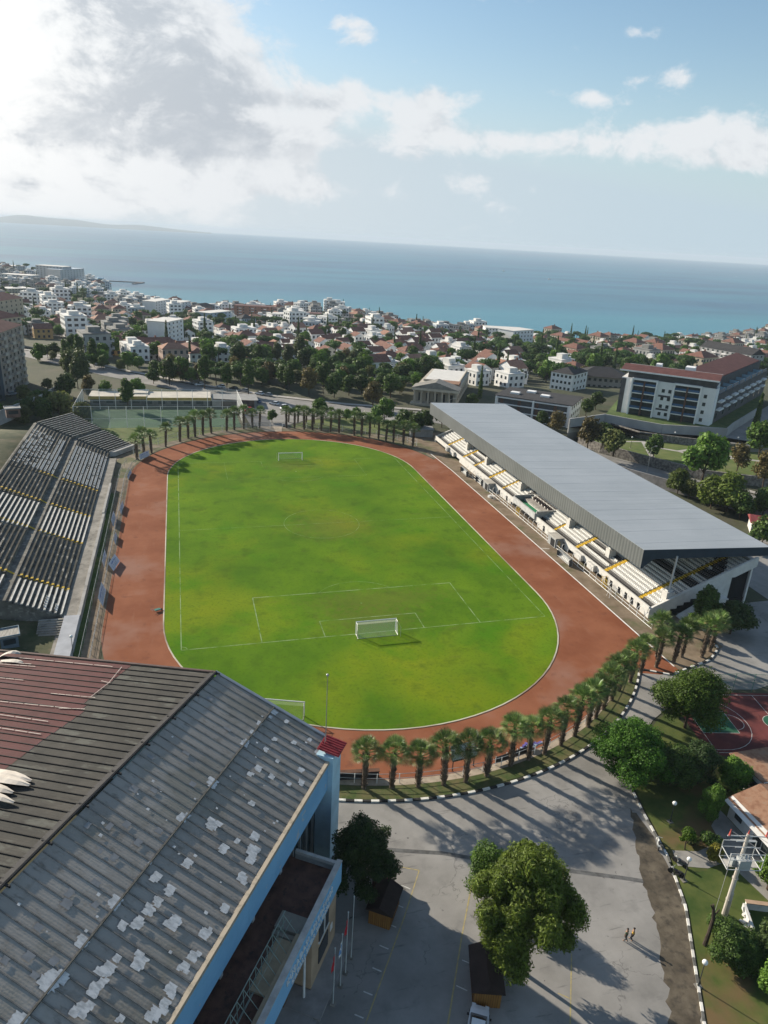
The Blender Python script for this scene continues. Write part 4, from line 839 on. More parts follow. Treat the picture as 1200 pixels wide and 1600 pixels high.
while u < U1:
    lim = -34
    if u < 19.4: lim = float(np.interp(u, [0, 7.2, 9.2, 13.8, 19.6], [-11.2, -11.3, -10.2, -10.9, -11.2]))
    if u < 19.4: sheet(b, u, u+step-.004, -34, lim, .03, 1); sheet(b, u, u+step-.004, lim+.02, -.2, .0, 0)
    else: sheet(b, u, u+step-.004, -34, -.2, .0, 0)
    u += step
b.build('roof_slope', [m_rl, m_red], hl)
b = MB(); u = .15
while u < U1:
    b.add([(u-.05, -34, zr(-34)), (u+.05, -34, zr(-34)), (u+.05, -.3, zr(-.3)), (u-.05, -.3, zr(-.3)), (u-.035, -34, zr(-34)+.11), (u+.035, -34, zr(-34)+.11), (u+.035, -.3, zr(-.3)+.11), (u-.035, -.3, zr(-.3)+.11)], [(4, 5, 6, 7), (0, 1, 5, 4), (1, 2, 6, 5), (2, 3, 7, 6), (3, 0, 4, 7)]); u += step
b.build('roof_seam', mat('seam_black', (.010, .010, .010), .85, .3, 1.5), hl)
# pale torn edge strips on the red part
b = MB()
def rl_(p, q, w=.10, h=.17): 
    d = np.array(q)-np.array(p); d = d/np.linalg.norm(d); o = np.array((-d[1], d[0]))*w/2; n = 6
    for i in range(n):
        a = np.array(p)+(np.array(q)-np.array(p))*i/n; c = np.array(p)+(np.array(q)-np.array(p))*(i+.93)/n
        b.poly([(*(a-o), zr(a[1])+h), (*(c-o), zr(c[1])+h), (*(c+o), zr(c[1])+h), (*(a+o), zr(a[1])+h)])
for p, q in (((1.2, -30), (1.0, -13)), ((.9, -12), (4.2, -11.2)), ((4.2, -11.2), (7.2, -11.3)), ((4.0, -12.4), (4.2, -11.0)), ((7.3, -16.5), (7.1, -10.6)), ((9.8, -24), (9.4, -12)), ((9.2, -10.3), (9.6, -13.4)), ((13.8, -22), (13.9, -11.6)), ((16, -26), (16.2, -15)), ((11.8, -26), (11.9, -12.5)), ((5.6, -30), (5.5, -22)), ((2.4, -30), (2.2, -24)), ((2.9, -30), (2.6, -23))):
    b = MB(); rl_(p, q); b.build('torn_edge', mat('torn_pale', (.36, .31, .28), .8, .25, 1.), hl)
for u0, v0, u1, v1, w_, lf in ((19.9, -14, 20.1, -7.0, .5, .55), (20.8, -14, 20.7, -6.6, .5, .7), (21.7, -14, 21.8, -7.4, .5, .6), (22.6, -14, 22.9, -6.2, .45, .8), (23.5, -14, 23.4, -8.0, .4, .5), (1.3, -30, .6, -27.2, .4, .9), (2.0, -29, 2.0, -25.5, .35, .3)):
    n = 6; prev = None; b = MB()
    for i in range(n+1):
        f = i/n; uu = u0+(u1-u0)*f; vv = v0+(v1-v0)*f; zz = zr(vv)+.12+lf*math.sin(f*2.6)*.8; ww = w_*(1-.75*max(0, f-.75)*4)
        cur = [(uu-ww, vv, zz-.12), (uu, vv, zz), (uu+ww, vv, zz-.12)]
        if prev: b.poly([prev[0], prev[1], cur[1], cur[0]]); b.poly([prev[1], prev[2], cur[2], cur[1]])
        prev = cur
    b.build('lifted_sheet', mat('lifted_pale', (.50, .45, .39), .7, .15, 1.), hl)
# sealant patches brushed over the sheets
pat = [(3.4,7.1,.7),(4.9,7.1,.7),(6.7,7.2,1.3),(.8,7.6,1.0),(4.1,9.3,.6),(5.9,9.2,.6),(3.1,11.1,.6),(6.5,10.8,.5),(8.5,9.7,1.0),(9.7,9.4,.7),(8.6,11.2,.8),(12.8,7.1,1.5),(5.9,13.1,.8),(8.2,12.9,.6),(12.5,11.1,.8),(17.6,7.0,1.3),(16.6,9.4,1.7),(15.3,12.9,1.2),(18.0,11.3,1.3),(21.1,9.6,1.2),(23.4,8.3,1.2),(23.7,9.7,1.2),(25.0,9.5,1.0),(26.0,9.4,1.3),(27.3,9.3,1.3),(28.0,8.5,1.0),(26.8,7.0,1.5),(25.7,11.4,1.6),(25.2,13.7,1.3),(30.6,7.0,1.3),(29.4,11.0,1.6),(31.0,9.5,1.6),(27.1,13.9,1.2),(33.5,7.0,2.3),(32.7,9.6,1.3),(28.0,13.8,1.0),(34.0,9.7,1.6),(29.8,13.8,1.3),(36.5,6.9,1.5),(31.7,13.8,1.5),(16.8,13.4,1.7),(17.6,13.7,1.2),(19.5,13.9,1.3),(22.5,14.0,1.0),(16.7,11.9,.6),(7.2,13.8,.9),(30.8,14.0,1.0),(33.1,12.1,.5),(1.7,12.2,.6),(2.6,13.6,.9),(1.0,9.2,.6),(1.7,7.6,.4),(30.1,9.6,.7),(32.0,9.7,.9)]
m_pat = mat('sealant_white', (.66, .64, .61), .85, sc=2.2, det=9, col2=(.38, .375, .36), thr=(.42, .66), obj=True, stretch=(1.6, .6, 1))
def patch_(mb, uu, vv, du, dv, z1):
    """brushed rectangle with ragged ends that follow the profile of the sheet"""
    k_ = max(3, int(du*2/.13)); top = []; bot = []
    for q in range(k_+1):
        u_ = uu-du+2*du*q/k_; a_, c_ = vv-dv*hr.uniform(.72, 1.12), min(14.68, vv+dv*hr.uniform(.72, 1.12)); top.append((u_, a_, zr(a_)+z1)); bot.append((u_, c_, zr(c_)+z1))
    for q in range(k_):
        mb.poly([top[q], top[q+1], bot[q+1], bot[q]])
for u0, v0, s0 in pat:
    s0 *= .66; pt_ = MB(); patch_(pt_, u0, min(14.1, v0), .30*s0+.12, .36*s0+.10, .135)
    for j in range(int(s0*3.2)):
        patch_(pt_, u0+hr.choice((-1, 1))*(.28*s0+.1)*hr.uniform(.6, 1.25), min(14.2, v0+hr.uniform(-.38, .38)*s0), .16*s0+.07, .22*s0+.08, .137+j*.0015)
    pt_.build('roof_patch', m_pat, hl)
pt_ = MB()
for j in range(45):
    uu, vv, s0 = hr.uniform(1, 40), hr.uniform(1.2, 14.3), hr.uniform(.05, .14)
    patch_(pt_, uu, vv, s0, s0*1.1, .134)
struct(pt_.build('paint_specks', m_pat, hl), 'stuff')
m_fad = mat('sealant_faded', (.235, .235, .235), .85, .12, 2.)
for j in range(24):
    pf = MB(); patch_(pf, hr.uniform(2, 36), hr.uniform(1.2, 6.4), hr.uniform(.16, .35), hr.uniform(.2, .42), .133); pf.build('faded_patch', m_fad, hl)
b = MB(); b.path([(0, 0, 19.42), (U1, 0, 19.42)], .16, 6)
for k_ in range(12): b.box(k_*4.3, k_*4.3+.12, -.5, .5, 19.2, 19.43)
b.poly([(0, -.05, 19.46), (U1, -.05, 19.46), (U1, -.75, 19.26), (0, -.75, 19.26)]); b.build('ridge_cap', mat('ridge_dark', (.02, .02, .022), .8, .3, 1.), hl)
b = MB(); b.box(.0, U1, 7.15, 7.3, zr(7.2)+.05, zr(7.2)+.165); b.build('sheet_lap', mat('lap_dark', (.055, .058, .055), .9, .4, 4.), hl)
b = MB(); b.add([(-.25, -.1, 19.5), (.1, -.1, 19.5), (.1, 15.2, zr(15.2)+.2), (-.25, 15.2, zr(15.2)+.2), (-.25, -.1, 19.1), (.1, -.1, 19.1), (.1, 15.2, zr(15.2)-.3), (-.25, 15.2, zr(15.2)-.3)], [(0, 1, 2, 3), (0, 3, 7, 4), (1, 5, 6, 2), (3, 2, 6, 7), (0, 4, 5, 1)])
b.build('verge_trim', mat('verge_grey', (.26, .29, .32), .6, .12, .8), hl)
b = MB(); b.add([(-.2, -34, zr(-34)+.2), (.1, -34, zr(-34)+.2), (.1, -.1, 19.46), (-.2, -.1, 19.46), (-.2, -34, zr(-34)-.3), (.1, -34, zr(-34)-.3), (.1, -.1, 19.), (-.2, -.1, 19.)], [(0, 1, 2, 3), (0, 3, 7, 4), (1, 5, 6, 2), (0, 4, 5, 1)])
b.build('verge_trim', mat('verge_brown', (.06, .035, .032), .8, .3, 1.), hl)
m_blue = mat('blue_render', (.18, .38, .58), .85, sc=.3, det=8, col2=(.22, .44, .65), obj=True, extra=chain(overlay(.9, .66, .69, (.45, .47, .48), .9), overlay(1.5, .6, .8, (.13, .30, .46), .6, stretch=(.5, .5, 2)), overlay(.4, .6, .75, (.14, .31, .46), .5, stretch=(3, 1, .2))))
b = MB(); b.box(2.6, U1, 14.72, 14.95, 10.3, 14.0); b.build('eaves_band', m_blue, hl)
b = MB(); b.box(2.6, U1, 14.955, 15.10, 13.72, 14.12); b.box(2.6, U1, 14.72, 14.95, 14.002, 14.10); b.build('gutter', mat('gutter_beige', (.36, .31, .24), .8, sc=1.5, det=7, col2=(.20, .18, .14), thr=(.5, .7), obj=True), hl)
b = MB(); b.box(.7, 3.0, 13.6, 15.5, 0, 14.6); b.build('corner_pier', mat('pier_blue', (.38, .56, .66), .85, .12, .4, obj=True), hl)
b = MB()
for k_ in range(7): b.tube((.3+k_*.36, 13.6, 15.05), (.3+k_*.36, 15.9, 14.7), .13, n=6)
b.poly([(.2, 13.5, 15.05), (2.7, 13.5, 15.05), (2.7, 16, 14.7), (.2, 16, 14.7)]); b.build('cap_sheet', mat('red_cap', (.26, .035, .04), .5, .2, 2.), hl)
b = MB(); b.box(3.0, U1, 13.0, 13.2, 0, 13.6); b.build('side_wall', mat('wall_sand', (.42, .31, .21), .9, .15, .4, obj=True), hl)
b = MB()
for u0 in (3.3, 5.0, 6.7, 8.6): b.box(u0, u0+1.35, 13.2, 13.28, 1.5, 12.8)
b.build('glazing', mat('hall_glass', (.03, .045, .05), .2, .2, 1., spec=.6), hl)
b = MB()
for u0 in (3.1, 4.75, 6.45, 8.2, 10.1): b.box(u0, u0+.18, 13.2, 13.5, .5, 13.3)
b.build('mullion', mat('mullion_grey', (.32, .34, .34), .7, .1, 1.), hl)
b = MB(); b.box(.3, U1, 13.0, 13.01, 0, 14); b.box(.3, .6, -33, 13.6, 0, 14.0); b.poly([(.3, -33, 14), (.3, 13.6, 14), (.3, 0, 19)]); b.build('gable_wall', mat('gable_blue', (.22, .36, .46), .85, .15, .5), hl)
b = MB()
for u0 in (13, 18.5, 24, 29.5, 35): b.box(u0, u0+.4, 14.1, 14.5, 8.4, 10.3)
b.build('stub_column', mat('stub_white', (.5, .5, .48), .85, .12, 1.), hl)
b = MB(); b.tube((1.2, 13.9, 15.0), (1.2, 13.9, 23.4), .05, .03); b.ball((1.2, 13.9, 23.4), .16); b.tube((1.5, 13.9, 15.0), (1.2, 13.9, 17.4), .02); b.build('mast', m_steel, hl)
# annex
an = thing('hall_annex', 'low annex of the hall with a blue parapet, white lettering and a dark gravel roof', 'building', (-29.15, -36.9, 0), HRZ)
b = MB(); b.box(11.0, U1, 9.0, 19.3, 8.2, 8.75); b.build('flat_roof', mat('annex_roof', (.055, .028, .021), .95, sc=.7, det=9, col2=(.13, .065, .048), obj=True, bump=.6, bsc=12, extra=chain(overlay(2.2, .56, .7, (.02, .02, .018), .7), overlay(6, .66, .74, (.15, .12, .10), .5))), an)
b = MB(); b.box(10.8, U1, 19.3, 19.75, 7.3, 9.95); b.build('parapet', m_blue, an)
b = MB(); b.box(10.8, U1, 19.25, 19.8, 9.952, 10.03); b.box(10.8, 11.15, 15.0, 19.25, 9.4, 9.75); b.build('coping', mat('coping_grey', (.38, .36, .33), .9, .2, .8, obj=True), an)
b = MB(); b.box(10.8, 11.1, 15.0, 19.3, 7.3, 9.4); b.build('end_parapet', mat('end_grey', (.24, .24, .23), .9, .2, .8), an)
b = MB(); b.box(11.1, 17.0, 13.2, 19.4, .2, 7.3); b.build('wall', mat('wall_beige', (.43, .31, .21), .9, .12, .5, obj=True), an)
b = MB(); b.box(13.2, 15.4, 19.4, 19.5, 4.5, 6.6); b.box(13.2, 15.4, 19.4, 19.5, 1.6, 3.6); b.build('window', mat('dark_glass2', (.03, .035, .04), .2, .2, 1., spec=.6), an)
b = MB(); b.box(13.1, 15.5, 19.4, 19.54, 4.3, 4.45); b.box(14.2, 14.35, 19.5, 19.55, 4.5, 6.6); b.box(12.0, 12.5, 19.4, 19.46, 2.4, 3.2); b.box(11.1, 17.1, 19.42, 19.6, 7.1, 7.29); b.build('window_frame', m_white, an)
b = MB(); b.box(17., U1, 15.6, 15.8, .2, 7.3); b.build('wall', mat('entry_wall', (.30, .22, .16), .9, .12, .5), an)
b = MB(); b.box(17.2, 20.6, 15.8, 15.9, .3, 4.6); b.box(21.5, 26, 15.8, 15.9, .3, 4.6); b.build('entrance_glazing', mat('entry_glass', (.02, .025, .028), .25, .2, 1., spec=.6), an)
b = MB(); b.tube((17.9, 19.1, .2), (17.9, 19.1, 7.3), .12, n=10); b.tube((24.9, 19.1, .2), (24.9, 19.1, 7.3), .12, n=10); b.build('column', m_white, an)
b = MB(); b.box(19.5, 24.5, 17.2, 18.6, 8.76, 9.0); b.box(19.0, U1, 18.75, 19.2, 8.76, 9.55); b.build('roof_slab', mat('slab_tan', (.32, .25, .16), .9, .15, 1.), an)
b = MB(); b.box(17.2, 18.9, 16.6, 19.2, 8.76, 9.35); b.box(19.0, 19.4, 16.6, 18.6, 8.76, 9.1); b.build('stair_head', mat('stair_pale', (.20, .18, .145), .9, .15, .6), an)
la = MB(); u = 19.0
la.path([(18.6, 17.5, 11.2), (40, 17.5, 11.2)], .04, 5); la.path([(18.6, 17.5, 8.9), (40, 17.5, 8.9)], .04, 5); la.path([(18.6, 17.5, 10.05), (40, 17.5, 10.05)], .03, 5)
while u < 40: la.tube((u, 17.5, 8.76), (u, 17.5, 11.2), .035, n=5); la.tube((u, 17.5, 8.9), (u+1., 17.5, 11.2), .02, n=4); la.tube((u, 17.5, 11.2), (u, 18.8, 9.5), .03, n=5); u += 1.0
la.path([(18.6, 18.1, 10.4), (40, 18.1, 10.4)], .02, 5); la.path([(18.6, 18.8, 9.5), (40, 18.8, 9.5)], .03, 5)
la.build('lattice_rail', mat('lattice_green', (.20, .25, .22), .6, .15, 1.), an)
rm = Matrix(((-1, 0, 0, 0), (0, 0, 1, 0), (0, 1, 0, 0), (0, 0, 0, 1)))
for txt, uend, z, sz, nm in (('KUŞADASI BELEDİYESİ', 13.3, 8.75, .78, 'lettering'), ('KAPALI SPOR SALONU', 14.0, 7.72, .66, 'lettering')):
    c = bpy.data.curves.new(nm, 'FONT'); c.body = txt; c.size = sz; c.extrude = .05; c.space_character = 1.25; c.align_x = 'RIGHT'; c.offset = .012
    o_ = bpy.data.objects.new('tmp', c); c.materials.append(m_white); COL.objects.link(o_); bpy.context.view_layer.update(); me_ = bpy.data.meshes.new_from_object(o_.evaluated_get(bpy.context.evaluated_depsgraph_get())); bpy.data.objects.remove(o_)
    o = bpy.data.objects.new(nm, me_); COL.objects.link(o); o.parent = an
    o.matrix_local = Matrix.Translation((uend, 19.81, z)) @ rm
pz = MB(); pz.box(10.8, 19.3, 19.4, 21.3, -.05, .28); pz.box(17.1, 19.3, 15.6, 19.4, -.05, .277); pz.box(19.3, 24, 15.6, 20.6, -.05, .2); pz.box(19.32, 19.9, 20.6, 21.0, -.05, .12)
pz.build('entrance_platform', mat('platform_grey', (.27, .26, .25), .9, .15, .7, obj=True), an)
b = MB(); b.box(.45, 1.25, -.4, .4, 0, .85); b.build('planter', mat('planter', (.14, .09, .06), .9, .2, 1.), an, loc=(18.2, 17.4, .28))
# flagpoles
def hl2w(u, v, z=0.): return (-29.15-.5534*u+.8329*v, -36.9-.8329*u-.5534*v, z)
for k_, (u, v, h, fl) in enumerate(((12.6, 21.75, 8.1, None), (14.26, 21.8, 8., 'red'), (15.6, 21.8, 6.8, 'blue'), (17.4, 21.8, 7.2, 'red2'))):
    t = thing('flagpole', ('bare flagpole nearest the big dark tree', 'flagpole with a red flag, second from the dark tree', 'flagpole carrying a white and blue flag', 'flagpole with a red flag nearest the annex entrance')[k_], 'flagpole', hl2w(u, v), HRZ, 'flagpoles before the annex')
    b = MB(); b.tube((0, 0, 0), (0, 0, h), .06, .035, n=8); b.ball((0, 0, h), .08, 8, 5); b.build('pole', mat('pole_paint', (.42, .45, .44), .5, .1, 1.), t)
    b = MB(); b.box(-.22, .22, -.22, .22, 0, .14); b.build('base', m_conc, t)
    if fl:
        b = MB(); n = 6; W_ = .85
        for i in range(n):
            for j in range(4):
                def fp(a, c): return (.06+W_*a*(.55)+.04*math.sin(a*7), .10*math.sin(a*9+c*3)*a, h-.6-1.5*c-.5*a)
                b.poly([fp(i/n, j/4), fp((i+1)/n, j/4), fp((i+1)/n, (j+1)/4), fp(i/n, (j+1)/4)], 1 if (fl == 'blue' and j in (1, 2)) else 0)
        b.build('flag', [mat('flag_red', (.45, .02, .03), .8, .1, 2.), m_white] if fl != 'blue' else [m_white, mat('flag_blue', (.15, .28, .5), .8, .1, 2.)], t)
# kiosks
m_wood = mat('kiosk_wood', (.22, .095, .02), .75, sc=1.2, det=5, col2=(.30, .145, .035), obj=True, stretch=(6, 6, .4)); m_kr = mat('kiosk_roof', (.030, .018, .015), .85, .3, .8, obj=True)
def kiosk(label, loc, rz, sx, sy, h, wm, rm_):
    t = thing('kiosk', label, 'kiosk', loc, rz); b = MB(); b.box(-sx, sx, -sy, sy, .05, h); b.build('walls', wm, t)
    b = MB(); X, Y = sx+.3, sy+.3
    b.add([(-X, -Y, h-.02), (X, -Y, h-.02), (X, Y, h-.02), (-X, Y, h-.02), (-X, 0, h+.75), (X, 0, h+.75)], [(0, 1, 5, 4), (2, 3, 4, 5), (1, 2, 5), (3, 0, 4), (0, 3, 2, 1)]); b.build('roof', rm_, t)
    b = MB(); k_ = int(2*sx/.22)
    for i in range(k_): 
        for s in (-1, 1): b.box(-sx+i*.22, -sx+i*.22+.03, s*(sy+.012)-.012, s*(sy+.012)+.012, .05, h-.03)
    for i in range(int(2*sy/.22)):
        for s in (-1, 1): b.box(s*(sx+.012)-.012, s*(sx+.012)+.012, -sy+i*.22, -sy+i*.22+.03, .05, h-.03)
    b.build('batten', mat('batten', (.12, .05, .012), .8, .2, 2.), t); return t
kiosk('orange wooden kiosk with a dark brown roof beside the big dark tree', (-13.6, -55.4, 0), HRZ, 1.65, 1.15, 2.2, m_wood, m_kr)
kiosk('wooden kiosk with a dark roof tucked under the willow like tree', (-6.3, -65.0, 0), HRZ+.28, 2.1, 1.25, 2.2, m_wood, m_kr)
kiosk('small dark booth with a faded red roof between the dark tree and the kiosk', (-12.9, -51.9, 0), HRZ, .9, .8, 1.9, mat('booth_brown', (.06, .035, .03), .8, .2, 1.), mat('booth_red', (.25, .06, .06), .7, .2, 1.))

# ------------------------------------------------------------------ vehicles
m_gl = mat('car_glass', (.015, .02, .025), .12, .1, 1., spec=.7); m_tyre = mat('tyre', (.02, .02, .02), .85, .2, 3.); m_rim = mat('rim', (.4, .4, .4), .35, .1, 3., metal=.7); m_lampc = mat('headlamp', (.6, .62, .62), .2, .1, 3.)
def carmesh(L_=4.4, W_=1.78, H_=1.48, kind='hatch'):
    """lofted body: cross sections along the length"""
    hl_ = L_/2
    low = [(-hl_, .42), (-hl_+.12, .34), (-hl_+.5, .28), (hl_-.5, .28), (hl_-.1, .34), (hl_, .45)]
    bel = [(-hl_, .62, .78), (-hl_+.15, .86, .9), (-hl_+.9, .92, .97), (-.9, .95, 1), (.7, .95, 1), (1.15, .93, .99), (hl_-.55, .82, .93), (hl_-.1, .66, .82), (hl_, .52, .72)]
    b = MB(); vs = []
    for x, z, w in bel:
        hw = W_/2*w; zb = .28 if abs(x) < hl_-.3 else .38
        vs += [(x, -hw*.97, zb), (x, -hw, .55 if z > .6 else z*.9), (x, -hw*.96, z), (x, -hw*.55, z+.03), (x, hw*.55, z+.03), (x, hw*.96, z), (x, hw, .55 if z > .6 else z*.9), (x, hw*.97, zb)]
    n = len(bel); fs = []
    for i in range(n-1):
        for j in range(8): fs.append((8*i+j, 8*i+8+j, 8*i+8+(j+1) % 8, 8*i+(j+1) % 8))
    fs += [tuple(range(7, -1, -1)), tuple(range(8*(n-1), 8*n))]; b.add(vs, [f[::-1] for f in fs]); body = b
    xr = -hl_+.25 if kind != 'sedan' else -hl_+.95
    c = MB(); sec = [(xr, .93, .86), (xr+.35, H_-.08, .72), (xr+1.0, H_, .74), (.15, H_-.02, .74), (1.1, .95, .84)]
    vs = []
    for x, z, w in sec: vs += [(x, -W_/2*.86, .92), (x, -W_/2*w*.92, z), (x, W_/2*w*.92, z), (x, W_/2*.86, .92)]
    c.add(vs, [(4*i+j, 4*i+4+j, 4*i+5+j, 4*i+1+j) for i in range(4) for j in range(3)])
    r = MB(); r.add([(xr+.42, -W_/2*.64, H_-.05), (.12, -W_/2*.65, H_+.0), (.12, W_/2*.65, H_+.0), (xr+.42, W_/2*.64, H_-.05), (xr+1., -W_/2*.66, H_+.03), (xr+1., W_/2*.66, H_+.03)], [(0, 4, 5, 3), (4, 1, 2, 5)])
    return body, c, r, hl_, W_
def car(label, loc, rz, paint, group=None, kind='hatch', det=True, L_=4.3, H_=1.48, W_=1.78, name='car', cat='car'):
    t = thing(name, label, cat, loc, rz, group); body, c, r, h_, W2 = carmesh(L_, W_, H_, kind)
    body.build('body', paint, t, smooth=False); c.build('windows', m_gl, t); r.build('roof_panel', paint, t)
    w = MB(); w.tube((0, -.11, 0), (0, .11, 0), .32, n=14); wm = w.mesh('wheel', m_tyre); rmm = MB(); rmm.tube((0, -.12, 0), (0, .12, 0), .19, n=10); rme = rmm.mesh('rim', m_rim)
    for sx in (-h_+.85, h_-.85):
        for sy in (-1, 1):
            q = meshobj('wheel', wm, t, (sx, sy*(W2/2-.09), .32)); meshobj('rim', rme, q)
    if det:
        for sy in (-1, 1):
            b = MB(); b.obox((h_-.10, sy*W2*.33, .64), (.2, .36, .16)); b.build('headlight', m_lampc, t)
            b = MB(); b.obox((.85, sy*(W2/2+.08), .98), (.16, .2, .13)); b.build('mirror', m_tyre if det == 2 else paint, t)
    return t
pw_ = mat('paint_white', (.62, .64, .66), .3, .04, 1., spec=.6); pk = mat('paint_black', (.015, .016, .018), .25, .1, 1., spec=.6); ps = mat('paint_silver', (.35, .36, .37), .3, .05, 1., metal=.4); pr = mat('paint_red', (.40, .02, .02), .3, .05, 1., spec=.6); pb = mat('paint_blue', (.04, .09, .2), .3, .05, 1., spec=.6)
car('white car with black mirrors facing the stadium, cut off by the lower picture edge', (-8.65, -68.95, 0), 1.05, pw_, det=2, L_=4.4, H_=1.75, W_=1.85)
car('red car parked behind the sloping side wall of the grandstand', (90.6, 13.2, 0), .35, pr)
car('pale blue car beyond the grandstand near the red roofed shed', (98.8, 50., 0), .4, mat('paint_pale_blue', (.25, .38, .48), .3, .05, 1.))
# motorcycles
def moto(label, loc, rz, col):
    t = thing('motorcycle', label, 'motorcycle', loc, rz); k_ = MB()
    for x in (-.65, .68): k_.tube((x, -.06, .3), (x, .06, .3), .3, n=14)
    k_.build('wheel', m_tyre, t)
    b = MB(); b.ball((.12, 0, .72), .26, 8, 6, sq=(1.4, .6, .7)); b.obox((-.1, 0, .45), (.6, .28, .35)); b.path([(.68, 0, .3), (.45, 0, .95)], .05); b.obox((-.62, 0, .72), (.5, .22, .12)); b.obox((.62, 0, .66), (.3, .14, .08)); b.build('body', col, t)
    b = MB(); b.ball((-.35, 0, .82), .2, 8, 6, sq=(1.8, .7, .4)); b.build('seat', m_seatk, t); b = MB(); b.path([(.35, -.36, 1.05), (.45, -.1, .98), (.45, .1, .98), (.35, .36, 1.05)], .03); b.ball((.56, 0, .86), .1); b.build('handlebar', m_steel, t)
moto('motorcycle with a white mudguard leaning by the kerb in the deep tree shade', tuple(at(1028, 1322, 0)[:2])+(0,), 1.0, mat('moto_white', (.4, .42, .42), .4, .2, 2.))
moto('black scooter standing at the kerb opening near the globe lamp', tuple(at(1056, 1368, 0)[:2])+(0,), 2.2, pk); 
moto('dark motorcycle parked just behind the black scooter', tuple(at(1062, 1352, 0)[:2])+(0,), 2.0, mat('moto_dark', (.03, .04, .05), .35, .2, 2.))
# ------------------------------------------------------------------ lamps, power pole
def globe_lamp(label, x, y, h=2.9, z=.07):
    t = thing('globe_lamp', label, 'street lamp', (x, y, z), 0, 'white globe lamps in the garden'); b = MB(); b.tube((0, 0, 0), (0, 0, h), .06, .04, n=8); b.tube((0, 0, 0), (0, 0, .35), .12, .08, n=8); b.build('pole', mat('lamp_pole', (.05, .055, .05), .6, .1, 1.), t)
    b = MB(); b.ball((0, 0, h+.22), .27, 14, 10); b.build('globe', mat('lamp_globe', (.75, .75, .72), .3, .03, 1.), t, smooth=True); b = MB(); b.box(-.3, .3, -.3, .3, -.05, .06); b.build('base', m_conc, t)
globe_lamp('globe lamp beside the black scooter at the kerb opening', 20.6, -58.8); globe_lamp('lower globe lamp on the kerb near the dark bush', 14.0, -69.8, 3.0); globe_lamp('globe lamp shining white in the deep shade of the trees', 24.6, -50.8, 2.7); globe_lamp('globe lamp at the track fence just above the hall roof', -50.0, -.5, 4.5, 0)
t = thing('power_pole', 'concrete power pole carrying a transformer frame and three red insulators', 'power pole', (22.1, -63.6, .05), 0)
b = MB(); b.tube((0, 0, 0), (0, 0, 11.2), .28, .17, n=10); b.tube((.12, -.05, 0), (.12, -.05, 3.2), .26, .2, n=8)
for z in (2.2, 5.2): b.tube((0, 0, z), (0, 0, z+.1), .31, .31, n=10)
b.build('pole', mat('pole_concrete', (.46, .42, .37), .9, .12, 1.), t)
fr = MB(); px_ = np.array((.965, -.26)); py_ = np.array((.26, .965))
def q3(a, c, z): v = px_*a+py_*c; return (v[0], v[1], z)
for z, s in ((7.3, 1.75), (8.6, 1.75)):
    for (a, c), (d, e) in (((-s, -.9), (s, -.9)), ((s, -.9), (s, .9)), ((s, .9), (-s, .9)), ((-s, .9), (-s, -.9))): fr.tube(q3(a, c, z), q3(d, e, z), .045, n=5)
for a, c in ((-1.75, -.9), (1.75, -.9), (1.75, .9), (-1.75, .9)): fr.tube(q3(a, c, 7.3), q3(a*1.0, c, 9.4), .04, n=5)
fr.tube(q3(-1.75, -.9, 9.4), q3(1.75, -.9, 9.4), .04, n=5); fr.tube(q3(-1.75, .9, 9.4), q3(1.75, .9, 9.4), .04, n=5); fr.tube(q3(-1.75, -.9, 7.3), q3(-1.2, 0, 8.6), .03); fr.tube(q3(-2.1, 0, 10.9), q3(2.1, 0, 10.9), .06, n=6); fr.tube(q3(-1, 0, 10.2), q3(1, 0, 10.2), .05, n=6); fr.tube(q3(-1.3, .5, 9.9), q3(1.3, .5, 9.9), .04, n=5); fr.tube(q3(-1.3, -.5, 9.9), q3(1.3, -.5, 9.9), .04, n=5)
fr.build('frame', mat('frame_grey', (.48, .49, .48), .6, .1, 1.), t)
b = MB(); b.obox(q3(0, -.5, 7.9), (1.2, .8, 1.1), math.atan2(px_[1], px_[0])); b.obox(q3(-.9, -.2, 7.7), (.5, .4, .7), 0); 
for a in (-.35, 0, .35): b.tube(q3(a, -.5, 8.45), q3(a, -.5, 8.9), .06, n=6)
b.build('transformer', mat('transformer', (.36, .38, .38), .6, .1, 1.), t)
b = MB(); b.obox(q3(0, 0, 7.25), (3.5, 1.0, .08), math.atan2(px_[1], px_[0])); b.build('platform', mat('platform_steel', (.42, .40, .36), .7, .15, 1.), t)
for a in (-1.9, 0, 1.9):
    b = MB(); z = 10.95
    for k_ in range(4): b.tube(q3(a, 0, z+k_*.14), q3(a, 0, z+.1+k_*.14), .13-.015*k_, .07, n=8)
    b.tube(q3(a, 0, z), q3(a, 0, z+.75), .05); b.build('insulator', mat('insulator_red', (.50, .10, .08), .3, .15, 2.), t)
wr = MB()
for a, e in ((-1.9, (40, -105, 13)), (0, (42, -105, 13.2)), (1.9, (44, -105, 13))):
    p = np.array(q3(a, 0, 11.6)); pts_ = [p+(np.array(e)-np.array((22.1, -63.6, 0))-p)*f-np.array((0, 0, 4*f*(1-f)*1.2)) for f in np.linspace(0, 1, 9)]; wr.path([tuple(x) for x in pts_], .022, 4)
wr.path([q3(-1.4, -.5, 7.3), q3(-2.2, -1.6, .2)], .02, 4); wr.build('cable', mat('cable', (.30, .30, .30), .5, .1, 1.), t)
